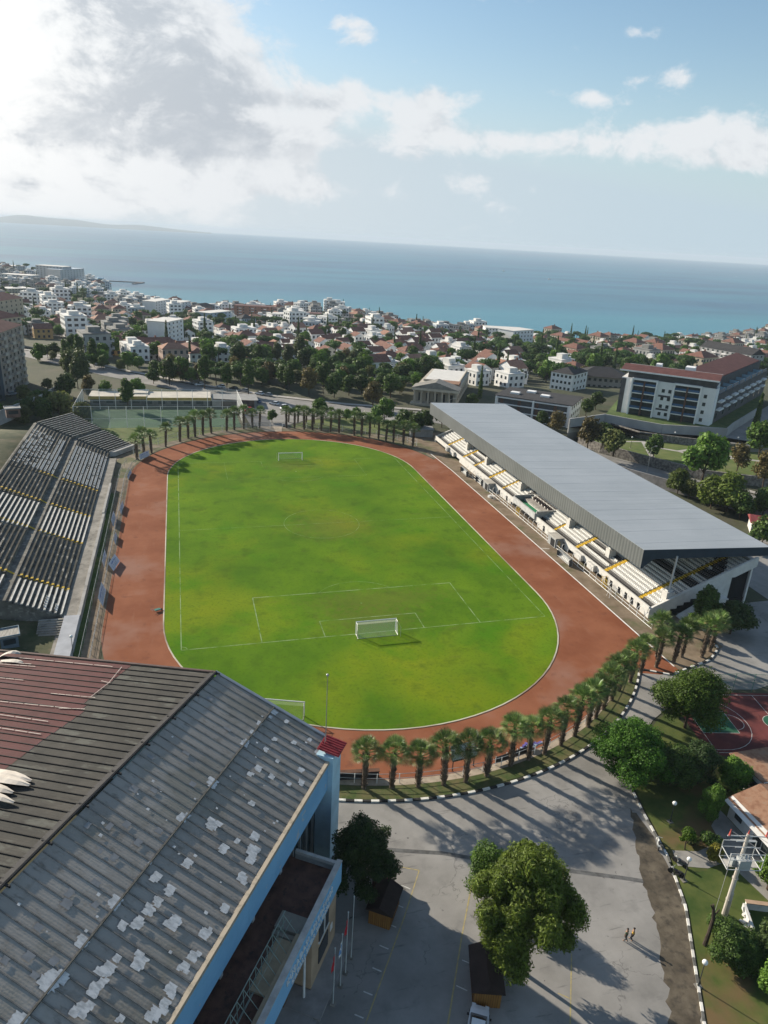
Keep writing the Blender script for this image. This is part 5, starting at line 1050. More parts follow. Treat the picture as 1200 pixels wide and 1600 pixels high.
# dead trunk
t = thing('dead_trunk', 'bare dark leaning tree trunk standing on the grass by the power pole', 'dead tree', (17.6, -66.2, .07)); b = MB(); b.path([(0, 0, 0), (.15, .05, 1.6), (.45, .3, 3.2), (.3, .45, 4.4), (.15, .5, 5.0)], [.24, .2, .17, .15, .10], 8); b.tube((.45, .3, 3.6), (.95, .35, 4.3), .10, .06); b.tube((.3, .45, 4.3), (-.15, .5, 5.0), .1, .06); b.build('trunk', mat('dead_bark', (.05, .038, .028), .95, .3, 3.), t)
# white garden wall and rubble, right
t = thing('garden_wall', 'short white walled corner with a tiled coping beside the power pole', 'wall'); b = MB(); b.wallpath([(24.9, -63.4), (31, -65.8)], .35, 0, 1.0); b.wallpath([(24.7, -63.4), (23.4, -66.2)], .3, 0, .8); b.build('wall', m_gw, t); b = MB(); b.wallpath([(24.8, -63.4), (31, -65.8)], .5, 1.002, 1.08); b.build('coping', mat('coping_tan', (.36, .25, .17), .9, .2, 1.), t)
rb = MB(); r2 = random.Random(5)
for i in range(70):
    f = r2.random(); c = (24.3-1.9*f+r2.gauss(0, .25), -64.2-2.9*f+r2.gauss(0, .25), .12+.25*r2.random()); rb.obox(c, (r2.uniform(.15, .45), r2.uniform(.15, .4), r2.uniform(.1, .3)), r2.uniform(0, 3))
struct(rb.build('rubble', mat('rubble_white', (.62, .61, .58), .9, .15, 2.)), 'stuff')
# houses at the lower right
m_tile = mat('old_tiles', (.20, .10, .06), .9, sc=1.2, det=8, col2=(.32, .19, .12), bump=.5, bsc=6, stretch=(1, 1, 1), extra=overlay(1.2, .55, .7, (.15, .13, .10), .6))
t = thing('white_house', 'white garden house with a small brown tiled roof next to the red court', 'house'); b = MB(); b.prism([(38, -50.6), (47, -50.6), (47, -44.6), (38, -44.6)], 0, 3, top=[3.4, 3.4, 3.0, 3.0]); b.build('walls', m_gw, t)
b = MB(); b.add([(37.98, -51, 3.42), (47.4, -51, 3.42), (47.4, -44.3, 3.06), (37.98, -44.3, 3.06), (37.98, -51, 3.3), (47.4, -51, 3.3), (47.4, -44.3, 2.95), (37.98, -44.3, 2.95)], [(0, 1, 2, 3), (4, 7, 6, 5), (0, 4, 5, 1), (3, 2, 6, 7), (0, 3, 7, 4)]); b.build('roof', m_tile, t)
b = MB(); b.box(37.93, 38.03, -49.9, -48.6, 1.5, 2.6); b.box(37.93, 38.03, -47.2, -46.2, 1.5, 2.5); b.build('window', mat('window_dark', (.04, .05, .05), .25, .2, 1.), t)
t = thing('white_house', 'low white house with a curved white canopy edge, dark doors and a patio in front', 'house'); b = MB(); b.box(32.4, 41, -66, -51.6, 0, 2.9); b.build('walls', mat('house_white', (.55, .55, .54), .85, .1, .6), t)
b = MB(); b.add([(31.9, -66, 2.95), (31.9, -51.3, 2.95), (36.5, -51.3, 4.3), (36.5, -66, 4.3), (41.5, -51.3, 3.), (41.5, -66, 3.)], [(0, 3, 2, 1), (3, 5, 4, 2)]); b.build('roof', m_tile, t)
b = MB(); n = 10
for i in range(n):
    y0, y1 = -66+14.6*i/n, -66+14.6*(i+1)/n; w0, w1 = .9-.75*abs(i/n-.4), .9-.75*abs((i+1)/n-.4); b.poly([(31.2+.4*(1-w0), y0, 2.7), (31.2+.4*(1-w1), y1, 2.7), (32.6, y1, 3.2), (32.6, y0, 3.2)])
b.build('canopy', m_gw, t)
for y0, y1, z0, z1 in ((-53.8, -52.7, 1.0, 2.1), (-57.1, -55.9, .1, 2.2), (-58.7, -57.3, .1, 2.2), (-61, -59.6, .9, 2.2)):
    b = MB(); b.box(32.3, 32.42, y0, y1, z0, z1); b.build('door' if z0 < .5 else 'window', MATS['window_dark'], t)
# netting posts by the court, billboard, track side tables
fence('court_fence', 'tall green mesh fence behind the red basketball court', [(43.5, -27.6, .1), (52, -27.9, .1), (62, -30.5, .1)], 3.2, 3.0, .05, (.98, .5), mat('fence_green', (.05, .16, .12), .7, .1, 1.), mat('fence_green', (.05, .16, .12)), netmat('green_net', (.05, .14, .10), .18))
t = thing('billboard', 'dark framed billboard with a pale face standing behind the near palms', 'billboard', (2.6, -36.4, 0), .12); b = MB()
for x in (-1.6, 1.6): b.tube((x, 0, 0), (x, 0, 2.6), .07)
b.box(-1.8, 1.8, -.25, .25, 1.7, 1.95); b.build('frame', m_seatk, t); b = MB(); b.add([(-1.9, -.3, 2.0), (1.9, -.3, 2.0), (1.9, .6, 3.7), (-1.9, .6, 3.7)], [(0, 1, 2, 3)]); b.add([(-1.9, -.25, 1.96), (1.9, -.25, 1.96), (1.9, .65, 3.66), (-1.9, .65, 3.66)], [(3, 2, 1, 0)]); b.build('panel', mat('panel_pale', (.45, .5, .52), .5, .08, 1.), t)
t = thing('long_bench', 'dark bench wall on the pale walkway behind the first palms', 'bench', (-12.5, -35.2, 0), -.12); b = MB(); b.box(-3.4, 3.6, -.25, .25, .05, 1.1); b.build('wall', m_seatk, t); b = MB(); b.box(-3.5, 3.7, -.32, .32, 1.102, 1.18); b.build('coping', mat('bench_brown', (.10, .05, .03), .8, .2, 1.), t)
fence('palm_fence', 'low white rail fence along the walkway behind the near palms', arc((0, 9.4), 47.1, A1-.02, A0-.05, 44), 1.5, 2.9, .055, (.97, .5), m_white, m_steel)
t = thing('site_board', 'long low dark board behind the palms near the billboard', 'board', (9.8, -36.1, 0), .22); b = MB(); b.box(-2.7, 2.7, -.06, .06, .3, 1.3); b.build('panel', m_seatk, t); b = MB()
for x in (-2.7, -.9, .9, 2.7): b.tube((x, 0, 0), (x, 0, 1.5), .06)
b.build('post', m_white, t)
t = thing('bicycle_heap', 'small heap of blue and purple cloth and frames on the walkway behind the palms', 'pile', (13.6, -34.6, 0)); b = MB(); r2 = random.Random(9)
for i in range(16): b.obox((r2.gauss(0, 1.1), r2.gauss(0, .35), .3+r2.random()*.5), (.7, .3, .25), r2.uniform(0, 3), i % 2)
b.build('cloth', [mat('cloth_purple', (.12, .10, .33), .8, .2, 2.), mat('cloth_blue', (.25, .33, .45), .8, .2, 2.)], t)
# ------------------------------------------------------------------ two people crossing the car park
def person(label, x, y, rz, top, legs, hat, ph):
    sk = [((0, 0, .92), .125), ((0, 0, 1.12), .125), ((0, 0, 1.38), .135), ((0, 0, 1.48), .065), ((0, 0, 1.54), .06), ((.01, 0, 1.63), .095), ((0, 0, 1.72), .07),
          ((0, .09, .90), .09), ((.10*ph, .10, .50), .065), ((-.10*ph, .10, .09), .045), ((-.10*ph+.14, .10, .03), .035),
          ((0, -.09, .90), .09), ((.08*-ph+.08, -.10, .50), .065), ((.22*ph, -.10, .09), .045), ((.22*ph+.14, -.10, .03), .035),
          ((0, .19, 1.38), .055), ((-.08*ph, .24, 1.12), .042), ((.06, .25, .90), .032), ((.1, .25, .82), .03), ((0, -.19, 1.38), .055), ((.1*ph, -.24, 1.12), .042), ((.2, -.24, .94), .032), ((.24, -.24, .87), .03)]
    ed = [(0, 1), (1, 2), (2, 3), (3, 4), (4, 5), (5, 6), (0, 7), (7, 8), (8, 9), (9, 10), (0, 11), (11, 12), (12, 13), (13, 14), (2, 15), (15, 16), (16, 17), (17, 18), (2, 19), (19, 20), (20, 21), (21, 22)]
    def skin(name, idx, grow, mt, root):
        mp2_ = {i: k for k, i in enumerate(idx)}; me = bpy.data.meshes.new(name); me.from_pydata([sk[i][0] for i in idx], [(mp2_[a], mp2_[c]) for a, c in ed if a in mp2_ and c in mp2_], [])
        o = bpy.data.objects.new(name, me); COL.objects.link(o); md = o.modifiers.new('skin', 'SKIN'); sv = me.skin_vertices[0].data
        for k, i in enumerate(idx): sv[k].radius = (sk[i][1]+grow,)*2; sv[k].use_root = (i == root)
        md.use_smooth_shade = True; o.modifiers.new('sub', 'SUBSURF').levels = 1; o.modifiers['sub'].render_levels = 1; me.materials.append(mt); return o
    o = skin('person', list(range(len(sk))), 0, mat('skin_tone', (.38, .22, .15), .6, .08, 3.), 0); o.location = (x, y, 0); o.rotation_euler[2] = rz; tag(o, label, 'person')
    s = skin('shirt', [0, 1, 2, 15, 16, 19, 20], .02, top, 1); s.parent = o; p = skin('trousers', [0, 7, 8, 9, 11, 12, 13], .016, legs, 0); p.parent = o
    b = MB(); b.ball((-.02, 0, 1.71), .115, 10, 6, sq=(1, .95, .7)); b.build('hair', hat, o, smooth=True)
    b = MB(); b.ball((.11, .04, 1.66), .016, 6, 4); b.ball((.11, -.04, 1.66), .016, 6, 4); b.build('eyes', m_seatk, o)
person('person in a yellow top walking on the right across the car park', 10.45, -64.0, 2.2, mat('shirt_yellow', (.50, .30, .05), .8, .1, 3.), mat('trousers_dark', (.03, .03, .035), .8, .1, 3.), mat('hair_dark', (.02, .015, .012), .7, .1, 3.), 1)
person('person in a dark green top walking on the left beside the one in yellow', 9.75, -63.9, 2.2, mat('shirt_green', (.07, .10, .05), .8, .2, 3.), mat('trousers_grey', (.06, .06, .06), .8, .1, 3.), mat('hair_dark', (.02, .015, .012)), -1)
# ------------------------------------------------------------------ vegetation
m_bark = mat('bark', (.07, .05, .035), .95, .3, 3.); m_palmb = mat('palm_bark', (.07, .05, .035), .95, sc=3., det=6, col2=(.22, .17, .125), obj=True, thr=(.4, .7))
def quads(P, n, size, nprng, up=.4, name='crown', mats=None, asp=1.6):
    """leaf clumps: small bent quads at points P with outward normals n"""
    k = len(P); r = nprng.normal(size=(k, 3)); nn = n*.8+r*.55; nn[:, 2] += up; nn /= np.linalg.norm(nn, axis=1)[:, None]
    t = np.cross(nn, nprng.normal(size=(k, 3))); t /= np.linalg.norm(t, axis=1)[:, None]+1e-9; b = np.cross(nn, t)
    s = size*nprng.uniform(.55, 1.25, size=(k, 1)); v = np.empty((k, 4, 3))
    v[:, 0] = P-t*s*asp*.5; v[:, 1] = P-b*s*.5+nn*s*.12; v[:, 2] = P+t*s*asp*.5; v[:, 3] = P+b*s*.5+nn*s*.12
    v = v.reshape(-1, 3); me = bpy.data.meshes.new(name)
    me.vertices.add(4*k); me.vertices.foreach_set('co', v.ravel()); me.loops.add(4*k); me.loops.foreach_set('vertex_index', np.arange(4*k)); me.polygons.add(k)
    me.polygons.foreach_set('loop_start', np.arange(k)*4); me.polygons.foreach_set('loop_total', np.full(k, 4))
    for m_ in (mats if isinstance(mats, (list, tuple)) else [mats]): me.materials.append(m_)
    me.update(calc_edges=True); return me
def crownmesh(lumps, n, size, seed, mt, up=.4, shell=.28, droop=0., asp=1.6):
    g_ = np.random.default_rng(seed); vol = np.array([l[3]*l[4]*l[5] for l in lumps])**.66; pr_ = vol/vol.sum(); idx = g_.choice(len(lumps), size=n, p=pr_)
    Lm = np.array(lumps)[idx]; d = g_.normal(size=(n, 3)); d /= np.linalg.norm(d, axis=1)[:, None]
    rr = 1-np.abs(g_.normal(size=(n, 1)))*shell; rr = np.clip(rr, .1, 1.08)
    wob = 1+.12*np.sin(d[:, :1]*7+Lm[:, :1]*3)+.10*np.sin(d[:, 1:2]*9+Lm[:, 1:2]*5)+.08*np.sin(d[:, 2:3]*13)
    P = Lm[:, :3]+d*Lm[:, 3:6]*rr*wob
    if droop: P[:, 2] -= droop*(np.abs(P[:, 0])**2+np.abs(P[:, 1])**2)*.05
    return quads(P, d, size, g_, up, 'crown', mt, asp)
def lumpset(seed, H, Rw, z0, n, spread=.62, r0=.40, flat=.8, top=1.0):
    g_ = random.Random(seed); o = []
    for i in range(n):
        a = g_.uniform(0, 6.28); f = (i+.5)/n; z = z0+(H-z0)*(.18+.72*f); w = math.sin(math.pi*min(1., .25+.75*f if top > .5 else .35+.5*f))**.6
        rr = Rw*spread*w*g_.uniform(.55, 1.1); r = Rw*r0*g_.uniform(.75, 1.25); o.append((rr*math.cos(a), rr*math.sin(a), z, r, r*g_.uniform(.85, 1.15), r*flat))
    o.append((0, 0, (z0+H)*.52, Rw*.62, Rw*.62, (H-z0)*.36)); return o
def trunkmesh(H, z0, Rw, seed, r=.22, mt=None, nb=5):
    g_ = random.Random(seed); b = MB(); top = z0+(H-z0)*.55; b.path([(0, 0, -.2), (g_.uniform(-.2, .2), g_.uniform(-.2, .2), z0), (g_.uniform(-.4, .4), g_.uniform(-.4, .4), top)], [r, r*.75, r*.3], 7)
    for i in range(nb):
        a = 6.28*i/nb+g_.random(); b.path([(0, 0, z0*g_.uniform(.7, 1.1)), (Rw*.35*math.cos(a), Rw*.35*math.sin(a), z0+(H-z0)*.25), (Rw*.65*math.cos(a), Rw*.65*math.sin(a), z0+(H-z0)*g_.uniform(.35, .6))], [r*.5, r*.33, r*.12], 5)
    return b.mesh('trunk', mt or m_bark)
L_dark = leafmat('leaf_dark', (.022, .042, .012), (.070, .112, .026), (.12, .16, .04)); L_mid = leafmat('leaf_mid', (.032, .07, .014), (.10, .17, .026), (.17, .23, .045))
L_bright = leafmat('leaf_bright', (.035, .075, .010), (.11, .18, .018), (.19, .24, .03)); L_wil = leafmat('leaf_willow', (.04, .065, .014), (.13, .165, .028), (.24, .24, .07)); L_olive = leafmat('leaf_olive', (.045, .052, .018), (.125, .135, .05), (.19, .17, .07))
L_rust = leafmat('leaf_rust', (.042, .034, .016), (.13, .10, .04), (.19, .15, .05)); L_pine = leafmat('leaf_pine', (.02, .045, .014), (.065, .12, .03), (.10, .16, .04)); L_pale = leafmat('leaf_pale', (.045, .065, .03), (.12, .15, .065), (.2, .22, .12))
def tree(name, label, x, y, crown, trunk, rz=0, sc=1., group=None, z=None, cat='tree'):
    z = T(x, y) if z is None else z
    t = thing(name, label, cat, (x, y, z), rz, group)
    if sc != 1.: t.scale = (sc,)*3 if isinstance(sc, (int, float)) else sc
    meshobj('crown', crown, t)
    if trunk: meshobj('trunk', trunk, t)
    return t
# big trees close to the camera, each its own shape
def bigtree(name, label, x, y, H, Rw, z0, n, size, lm_, seed, nl=26, r0=.36, z=.05, spread=.66, flat=.8, up=.4, tr=.25, asp=1.6, shell=.28, top=1.):
    return tree(name, label, x, y, crownmesh(lumpset(seed, H, Rw, z0, nl, spread, r0, flat, top), n, size, seed, lm_, up, asp=asp, shell=shell), trunkmesh(H, z0, Rw, seed, tr), z=z)
bigtree('mastic_tree', 'dense dark green dome shaped tree at the kerb between the car park and garden', 24.2, -42.4, 8.0, 5.7, 1.2, 60000, .17, leafmat('leaf_mastic', (.018, .05, .007), (.062, .135, .014), (.12, .21, .025)), 31, 46, .27, spread=.78, flat=.8)
bigtree('broadleaf_tree', 'ragged green tree with orange tinted tips beside the red basketball court', 38.6, -35.0, 9.6, 5.7, 1.8, 45000, .19, leafmat('leaf_tipped', (.025, .055, .008), (.10, .155, .016), (.26, .13, .045)), 32, 30, .34)
bigtree('pepper_tree', 'large yellow green weeping tree standing over the wooden kiosk', -2.4, -64.2, 14.6, 5.0, 2.4, 95000, .13, leafmat('leaf_pepper', (.04, .06, .012), (.13, .17, .028), (.27, .28, .07)), 33, 60, .22, asp=3.0, up=.1, spread=.86, flat=1.3, shell=.36)
bigtree('young_tree', 'small grey green tree behind the top of the big weeping tree', -2.0, -55.4, 6.4, 2.9, .8, 13000, .15, L_mid, 34, 12)
bigtree('dark_tree', 'very dark bushy tree against the blue corner pier of the hall', -15.4, -52.6, 10.2, 3.9, 1.4, 26000, .17, leafmat('leaf_conifer', (.010, .022, .008), (.035, .058, .016), (.06, .085, .03)), 35, 30, .24, spread=.85, flat=.9)
bigtree('laurel_tree', 'bluish green shrubby tree in front of the white garden house', 32.6, -45.6, 6.6, 3.0, .6, 17100, 0.173, leafmat('leaf_laurel', (.015, .035, .012), (.05, .085, .03), (.11, .15, .07)), 36, 18)
bigtree('laurel_tree', 'brighter green tree touching the gable of the white garden house', 36.0, -47.6, 5.4, 2.4, .6, 13300, 0.173, L_mid, 37, 16)
bigtree('laurel_tree', 'narrow green shrub tree standing alone above the patio corner', 29.6, -51.6, 5.4, 1.7, .5, 11400, 0.144, L_mid, 38, 14, flat=1.2)
bigtree('dark_shrub', 'dark leafy tree in the deep shade behind the kerb', 28.8, -44.8, 6.0, 3.6, .6, 15200, 0.187, L_dark, 39, 16)
bigtree('small_tree', 'little light green round tree above the kerb motorcycles', 23.6, -55.0, 3.1, 1.15, 1.2, 2400, .15, L_bright, 40, 9, tr=.09)
bigtree('yellow_shrub', 'yellowish feathery shrub at the edge of the patio', 26.0, -57.0, 2.2, 1.25, .2, 2600, .16, leafmat('leaf_yellow', (.10, .10, .02), (.30, .26, .05)), 41, 9, tr=.08)
bigtree('round_bush', 'big dark round bush below the power pole', 19.3, -67.8, 3.6, 3.0, .2, 26000, .14, L_dark, 42, 24, .33, spread=.72)
bigtree('round_bush', 'dark bush reaching to the right picture edge beside the rubble', 23.4, -68.9, 3.6, 2.6, .2, 9000, .2, leafmat('leaf_dull_green', (.02, .035, .012), (.06, .085, .03)), 43, 16)  # dull dark green leaf colour
bigtree('garden_tree', 'light green tree at the bottom right corner of the picture', 20.8, -72.4, 4.8, 2.2, .5, 9000, .2, L_mid, 44, 16)
bigtree('garden_tree', 'bright yellow green tree at the right edge above the white garden wall', 29.3, -62.0, 4.6, 2.5, .6, 8000, .2, L_bright, 45, 14)
bigtree('garden_bush', 'low bush in the dark bed beside the patio path', 27.0, -55.0, 1.5, 1.6, .1, 2500, .18, L_dark, 46, 9)
bigtree('garden_bush', 'small shrub beside the trunk of the little round tree', 25., -54.6, 1.4, 1.1, .1, 1400, .16, L_olive, 47, 8)
bigtree('broadleaf_tree', 'dark tree growing against the near side wall of the grandstand', 61.6, -9.6, 8.6, 2.9, 1.0, 10000, .28, L_dark, 48, 18, flat=1.2)
bigtree('broadleaf_tree', 'bright green shrub among the palms at the grandstand corner', 57.2, -11.4, 4.6, 1.7, .5, 3500, .24, L_bright, 49, 10)
bigtree('broadleaf_tree', 'dark spreading tree shading the road behind the last palms', 65.6, -12.2, 6.4, 4.0, 1.2, 11000, .28, leafmat('leaf_dull_green', ()if 0 else (.02, .035, .012), (.06, .085, .03)), 50, 20)
# palms
def palmmesh(seed):
    g_ = random.Random(seed); H = 5.6; t = MB(); n = 9; zs = [-.2, .4, 1.2, 2.1, 3.0, 3.9, 4.7, 5.2, 5.6]; rs = [.42, .34, .36, .38, .40, .42, .42, .36, .2]; lean = g_.uniform(-.25, .25)
    for i in range(8): t.tube((lean*zs[i]/H, 0, zs[i]), (lean*zs[i+1]/H, 0, zs[i+1]), rs[i]*.85, rs[i+1]*.85, 9, cap=False)
    for i in range(200):     # old leaf bases
        z = g_.uniform(.5, 5.4); a = g_.uniform(0, 6.28); r = .33+.04*z/5; w = .09; ca, sa = math.cos(a), math.sin(a); x0 = lean*z/H; o = g_.uniform(.10, .24)
        t.add([(x0+ca*r*.9-sa*w, sa*r*.9+ca*w, z-.12), (x0+ca*r*.9+sa*w, sa*r*.9-ca*w, z-.12), (x0+ca*(r+o)+sa*w*.5, sa*(r+o)-ca*w*.5, z+.2), (x0+ca*(r+o)-sa*w*.5, sa*(r+o)+ca*w*.5, z+.2)], [(0, 1, 2, 3)])
    c = MB(); sk_ = MB(); nf = 42; top = (lean, 0, 5.65)
    for k in range(nf):
        f = k/nf; a = k*2.399+g_.uniform(-.2, .2); el = 1.5-1.65*f+g_.uniform(-.12, .12); pl = g_.uniform(.85, 1.25); ca, sa = math.cos(a), math.sin(a)
        def dirv(e): return Vector((ca*math.cos(e), sa*math.cos(e), math.sin(e)))
        p0 = Vector(top)+Vector((ca*.12, sa*.12, -.25*f)); p1 = p0+dirv(el)*pl*.6; p2 = p1+dirv(el-.25)*pl*.5; side = Vector((-sa, ca, 0)); mi = 2 if f > .88 else (1 if g_.random() < .3 else 0)
        w = .035; c.poly([p0-side*w, p0+side*w, p1+side*w*.8, p1-side*w*.8], mi); c.poly([p1-side*w*.8, p1+side*w*.8, p2+side*w*.5, p2-side*w*.5], mi)
        fd = dirv(el-.2); R = g_.uniform(1.05, 1.4); nl = 14
        for j in range(nl):
            b_ = (j/(nl-1)-.5)*2.9; d = (fd*math.cos(b_)+side*math.sin(b_)).normalized(); l = R*(.72+.28*math.cos(b_*.8)); upv = d.cross(side*math.cos(b_)-fd*math.sin(b_)).normalized()
            per = (side*math.cos(b_)-fd*math.sin(b_)).normalized(); m_ = p2+d*l*.58; e = p2+d*l+Vector((0, 0, -.08*l-.08*g_.random())); ww = .05
            c.add([p2, m_-per*ww, m_+per*ww, e, m_+upv*.03], [(0, 1, 4), (0, 4, 2), (1, 3, 4), (4, 3, 2)], mi)
    return t.mesh('trunk', m_palmb), c.mesh('crown', [leafmat('palm_leaf', (.030, .062, .016), (.115, .18, .05), (.28, .34, .15), .4, .15), leafmat('palm_leaf_light', (.07, .10, .03), (.20, .24, .10), None, .45, .2), leafmat('palm_leaf_dry', (.10, .08, .035), (.22, .18, .09), None, .6, .1)])
PM = [palmmesh(s) for s in (1, 2, 3, 4)]
def palm(x, y, label, group, sc=1., z=.06, k=0, rz=0):
    tr_, cr_ = PM[k % 4]; t = thing('fan_palm', label, 'palm tree', (x, y, z), rz, group); t.scale = (sc, sc, sc*pr_.uniform(.92, 1.1)); t.rotation_euler[0] = pr_.uniform(-.05, .05); meshobj('trunk', tr_, t); meshobj('crown', cr_, t); return t
pr_ = random.Random(21)
near = [(-11.3,-37.3),(-7.8,-38.0),(-4.4,-38.5),(-1.0,-38.8),(2.0,-38.9),(5.2,-38.4),(9.2,-37.2),(12.2,-36.6),(14.9,-36.0),(18.1,-34.8),(21.1,-33.3),(24.2,-31.8),(26.4,-30.2),(28.8,-28.4),(31.4,-26.6),(34.0,-24.6),(37.2,-22.8),(40.5,-20.9)]
for k, (x, y) in enumerate(near): palm(x, y, '%s fan palm from the hall in the curved row along the car park kerb' % ORD[k], 'fan palms along the near bend', pr_.uniform(.93, 1.07), k=k, rz=pr_.uniform(0, 6))
for k, (x, y) in enumerate([(44.4,-19.6),(48.4,-18.9),(51.0,-17.6),(46.6,-16.6),(54.6,-18.3),(57.4,-16.9)]): palm(x, y, '%s fan palm from the track in the loose clump below the grandstand corner' % ORD[k], 'fan palms at the grandstand corner', pr_.uniform(.95, 1.1), k=k+1, rz=pr_.uniform(0, 6))
far = [(-45.3,109.8),(-43.3,113.6),(-41.3,116.2),(-37.2,123.0),(-32.8,128.7),(-30.1,132.6),(-27.8,134.2),(-25.2,136.4),(-22.3,138.4),(-17,141.0),(-14.3,142.3),(-10.9,144.0),(-7.7,144.8),(-5.2,145.2),(4.3,144.2),(7.1,143.4),(10.3,141.7),(13.1,140.6),(16.2,139.5),(19.1,137.6),(21.9,135.9),(26.7,132.6),(29.0,131.2),(31.5,129.4),(34.1,126.8),(36.2,124.6),(38.2,122.2),(41.0,119.5),(43.6,117)]
for k, (x, y) in enumerate(far): palm(x, y, '%s fan palm from the left terrace in the row round the far bend' % ORD[k], 'fan palms round the far bend', pr_.uniform(.98, 1.18), k=k, rz=pr_.uniform(0, 6), z=0)
for k, (x, y) in enumerate([(6.3,152.5),(9.5,151),(12.5,150.2),(15.3,149),(18.3,147.6),(21.3,147.2),(24,145.5)]): palm(x, y, '%s palm from the left in the second row behind the far bend' % ORD[k], 'palms behind the far bend', pr_.uniform(.75, .95), k=k+2, rz=pr_.uniform(0, 6), z=-.05)
fence('bend_fence', 'low white mesh fence behind the palms of the far bend', [(x, y) for x, y in arc((0, 92.8), 51.5, .5, 2.7, 40)], 2.2, 4.2, .07, (.97, .45), m_white, m_steel, m_mesh)

# tree prototypes for the middle distance and the town
PR = {}
def proto(key, H, Rw, z0, n, size, lm_, seed, **k):
    tr = k.pop('tr', .2); PR[key] = (crownmesh(lumpset(seed, H, Rw, z0, k.pop('nl', 16), k.pop('spread', .62), k.pop('r0', .40), k.pop('flat', .8), k.pop('top', 1.)), n, size, seed, lm_, **k), trunkmesh(H, z0, Rw, seed, tr, nb=4))
proto('oak', 8, 4, 2, 2600, .55, L_dark, 101); proto('oak2', 9, 4.2, 2, 2600, .55, L_mid, 102); proto('olive', 6, 3.3, 1.2, 2200, .45, L_olive, 103); proto('rust', 9, 3.6, 2, 2200, .5, L_rust, 104)
proto('pale', 6.5, 3, 1, 2200, .45, L_pale, 105); proto('tall', 14, 3.6, 3.5, 3200, .55, L_dark, 106, flat=1.3, spread=.5); proto('tall2', 13, 3.8, 4, 3200, .55, leafmat('leaf_eucalypt', (.035, .05, .02), (.10, .12, .05)), 107, flat=1.3, spread=.55)
proto('bright', 6, 3, 1, 2200, .45, L_bright, 108); proto('wil', 7.5, 4.6, 1, 4200, .42, L_wil, 109, asp=2.2)
def umbrella(seed, H=9, Rw=5):
    g_ = random.Random(seed); l = [(Rw*.62*math.cos(a)*g_.uniform(.3, 1), Rw*.62*math.sin(a)*g_.uniform(.3, 1), H-1.9+g_.uniform(-.3, .5), Rw*.42, Rw*.42, 1.25) for a in [i*.7 for i in range(12)]]+[(0, 0, H-1.5, Rw*.6, Rw*.6, 1.5)]
    return crownmesh(l, 2600, .55, seed, L_pine), trunkmesh(H, H*.6, Rw, seed, .28, nb=5)
PR['umb'] = umbrella(110); PR['umb2'] = umbrella(111, 7.5, 4.4)
PR['cyp'] = (crownmesh([(0, 0, 1+i*1.25, 1.15-.08*i if i < 9 else .3, 1.15-.08*i if i < 9 else .3, 1.3) for i in range(11)], 2600, .42, 112, L_dark, up=.9), trunkmesh(6, 2, .4, 112, .15, nb=0))
KIND = {'oak': ('broadleaf_tree', 'dark green bushy tree'), 'oak2': ('broadleaf_tree', 'mid green round tree'), 'olive': ('olive_tree', 'dull olive green tree'), 'rust': ('autumn_tree', 'brownish green tree'), 'pale': ('pale_tree', 'pale grey green tree'), 'tall': ('tall_tree', 'tall dark feathery tree'), 'tall2': ('tall_tree', 'tall thin brownish tree'), 'bright': ('bright_tree', 'light yellow green tree'), 'wil': ('willow_tree', 'broad yellowish drooping tree'), 'umb': ('umbrella_pine', 'wide dark umbrella pine'), 'umb2': ('umbrella_pine', 'small dark umbrella pine'), 'cyp': ('cypress', 'dark narrow pointed cypress')}
def pix(x, y, z): d = np.array((x, y, z))-CP; w_ = d@cf; return 600+FPX*(d@cr)/w_, 800-FPX*(d@cu)/w_
TREES = []
def ptree(key, x, y, where, sc=1., z=None, group=None): TREES.append((key, x, y, where, sc, z, group))
TENS = ['', '', 'twent', 'thirt', 'fort', 'fift', 'sixt', 'sevent', 'eight', 'ninet']
def ordw(n):
    """1 -> first, 47 -> forty-seventh"""
    if n <= 19: return ORD[n-1]
    t_, u_ = divmod(n, 10); base = TENS[t_ % 10] if t_ < 10 else 'hundred-'
    return (base+'ieth' if t_ < 10 else 'hundredth') if u_ == 0 else ((base+'y-' if t_ < 10 else base)+ORD[u_-1])
def numbered(items, kf, labf):
    """label things of one look and place by their order from the left in the photograph"""
    g_ = {}
    for it in items: g_.setdefault(kf(it), []).append(it)
    for k_, l_ in g_.items():
        l_.sort(key=lambda it: pix(it[1], it[2], T(it[1], it[2]))[0])
        for i, it in enumerate(l_): yield it, labf(it, k_)+('' if len(l_) == 1 else ', %s from left' % ordw(i+1))
def plant_trees():
    for it, lab in numbered(TREES, lambda q: (KIND[q[0]][1], q[3]), lambda q, k_: '%s %s' % (k_[0], k_[1])):
        key, x, y, wh, sc, z, gp = it; tree(KIND[key][0], lab, x, y, PR[key][0], PR[key][1], rnd.uniform(0, 6.28), sc*rnd.uniform(.92, 1.08), gp, z)

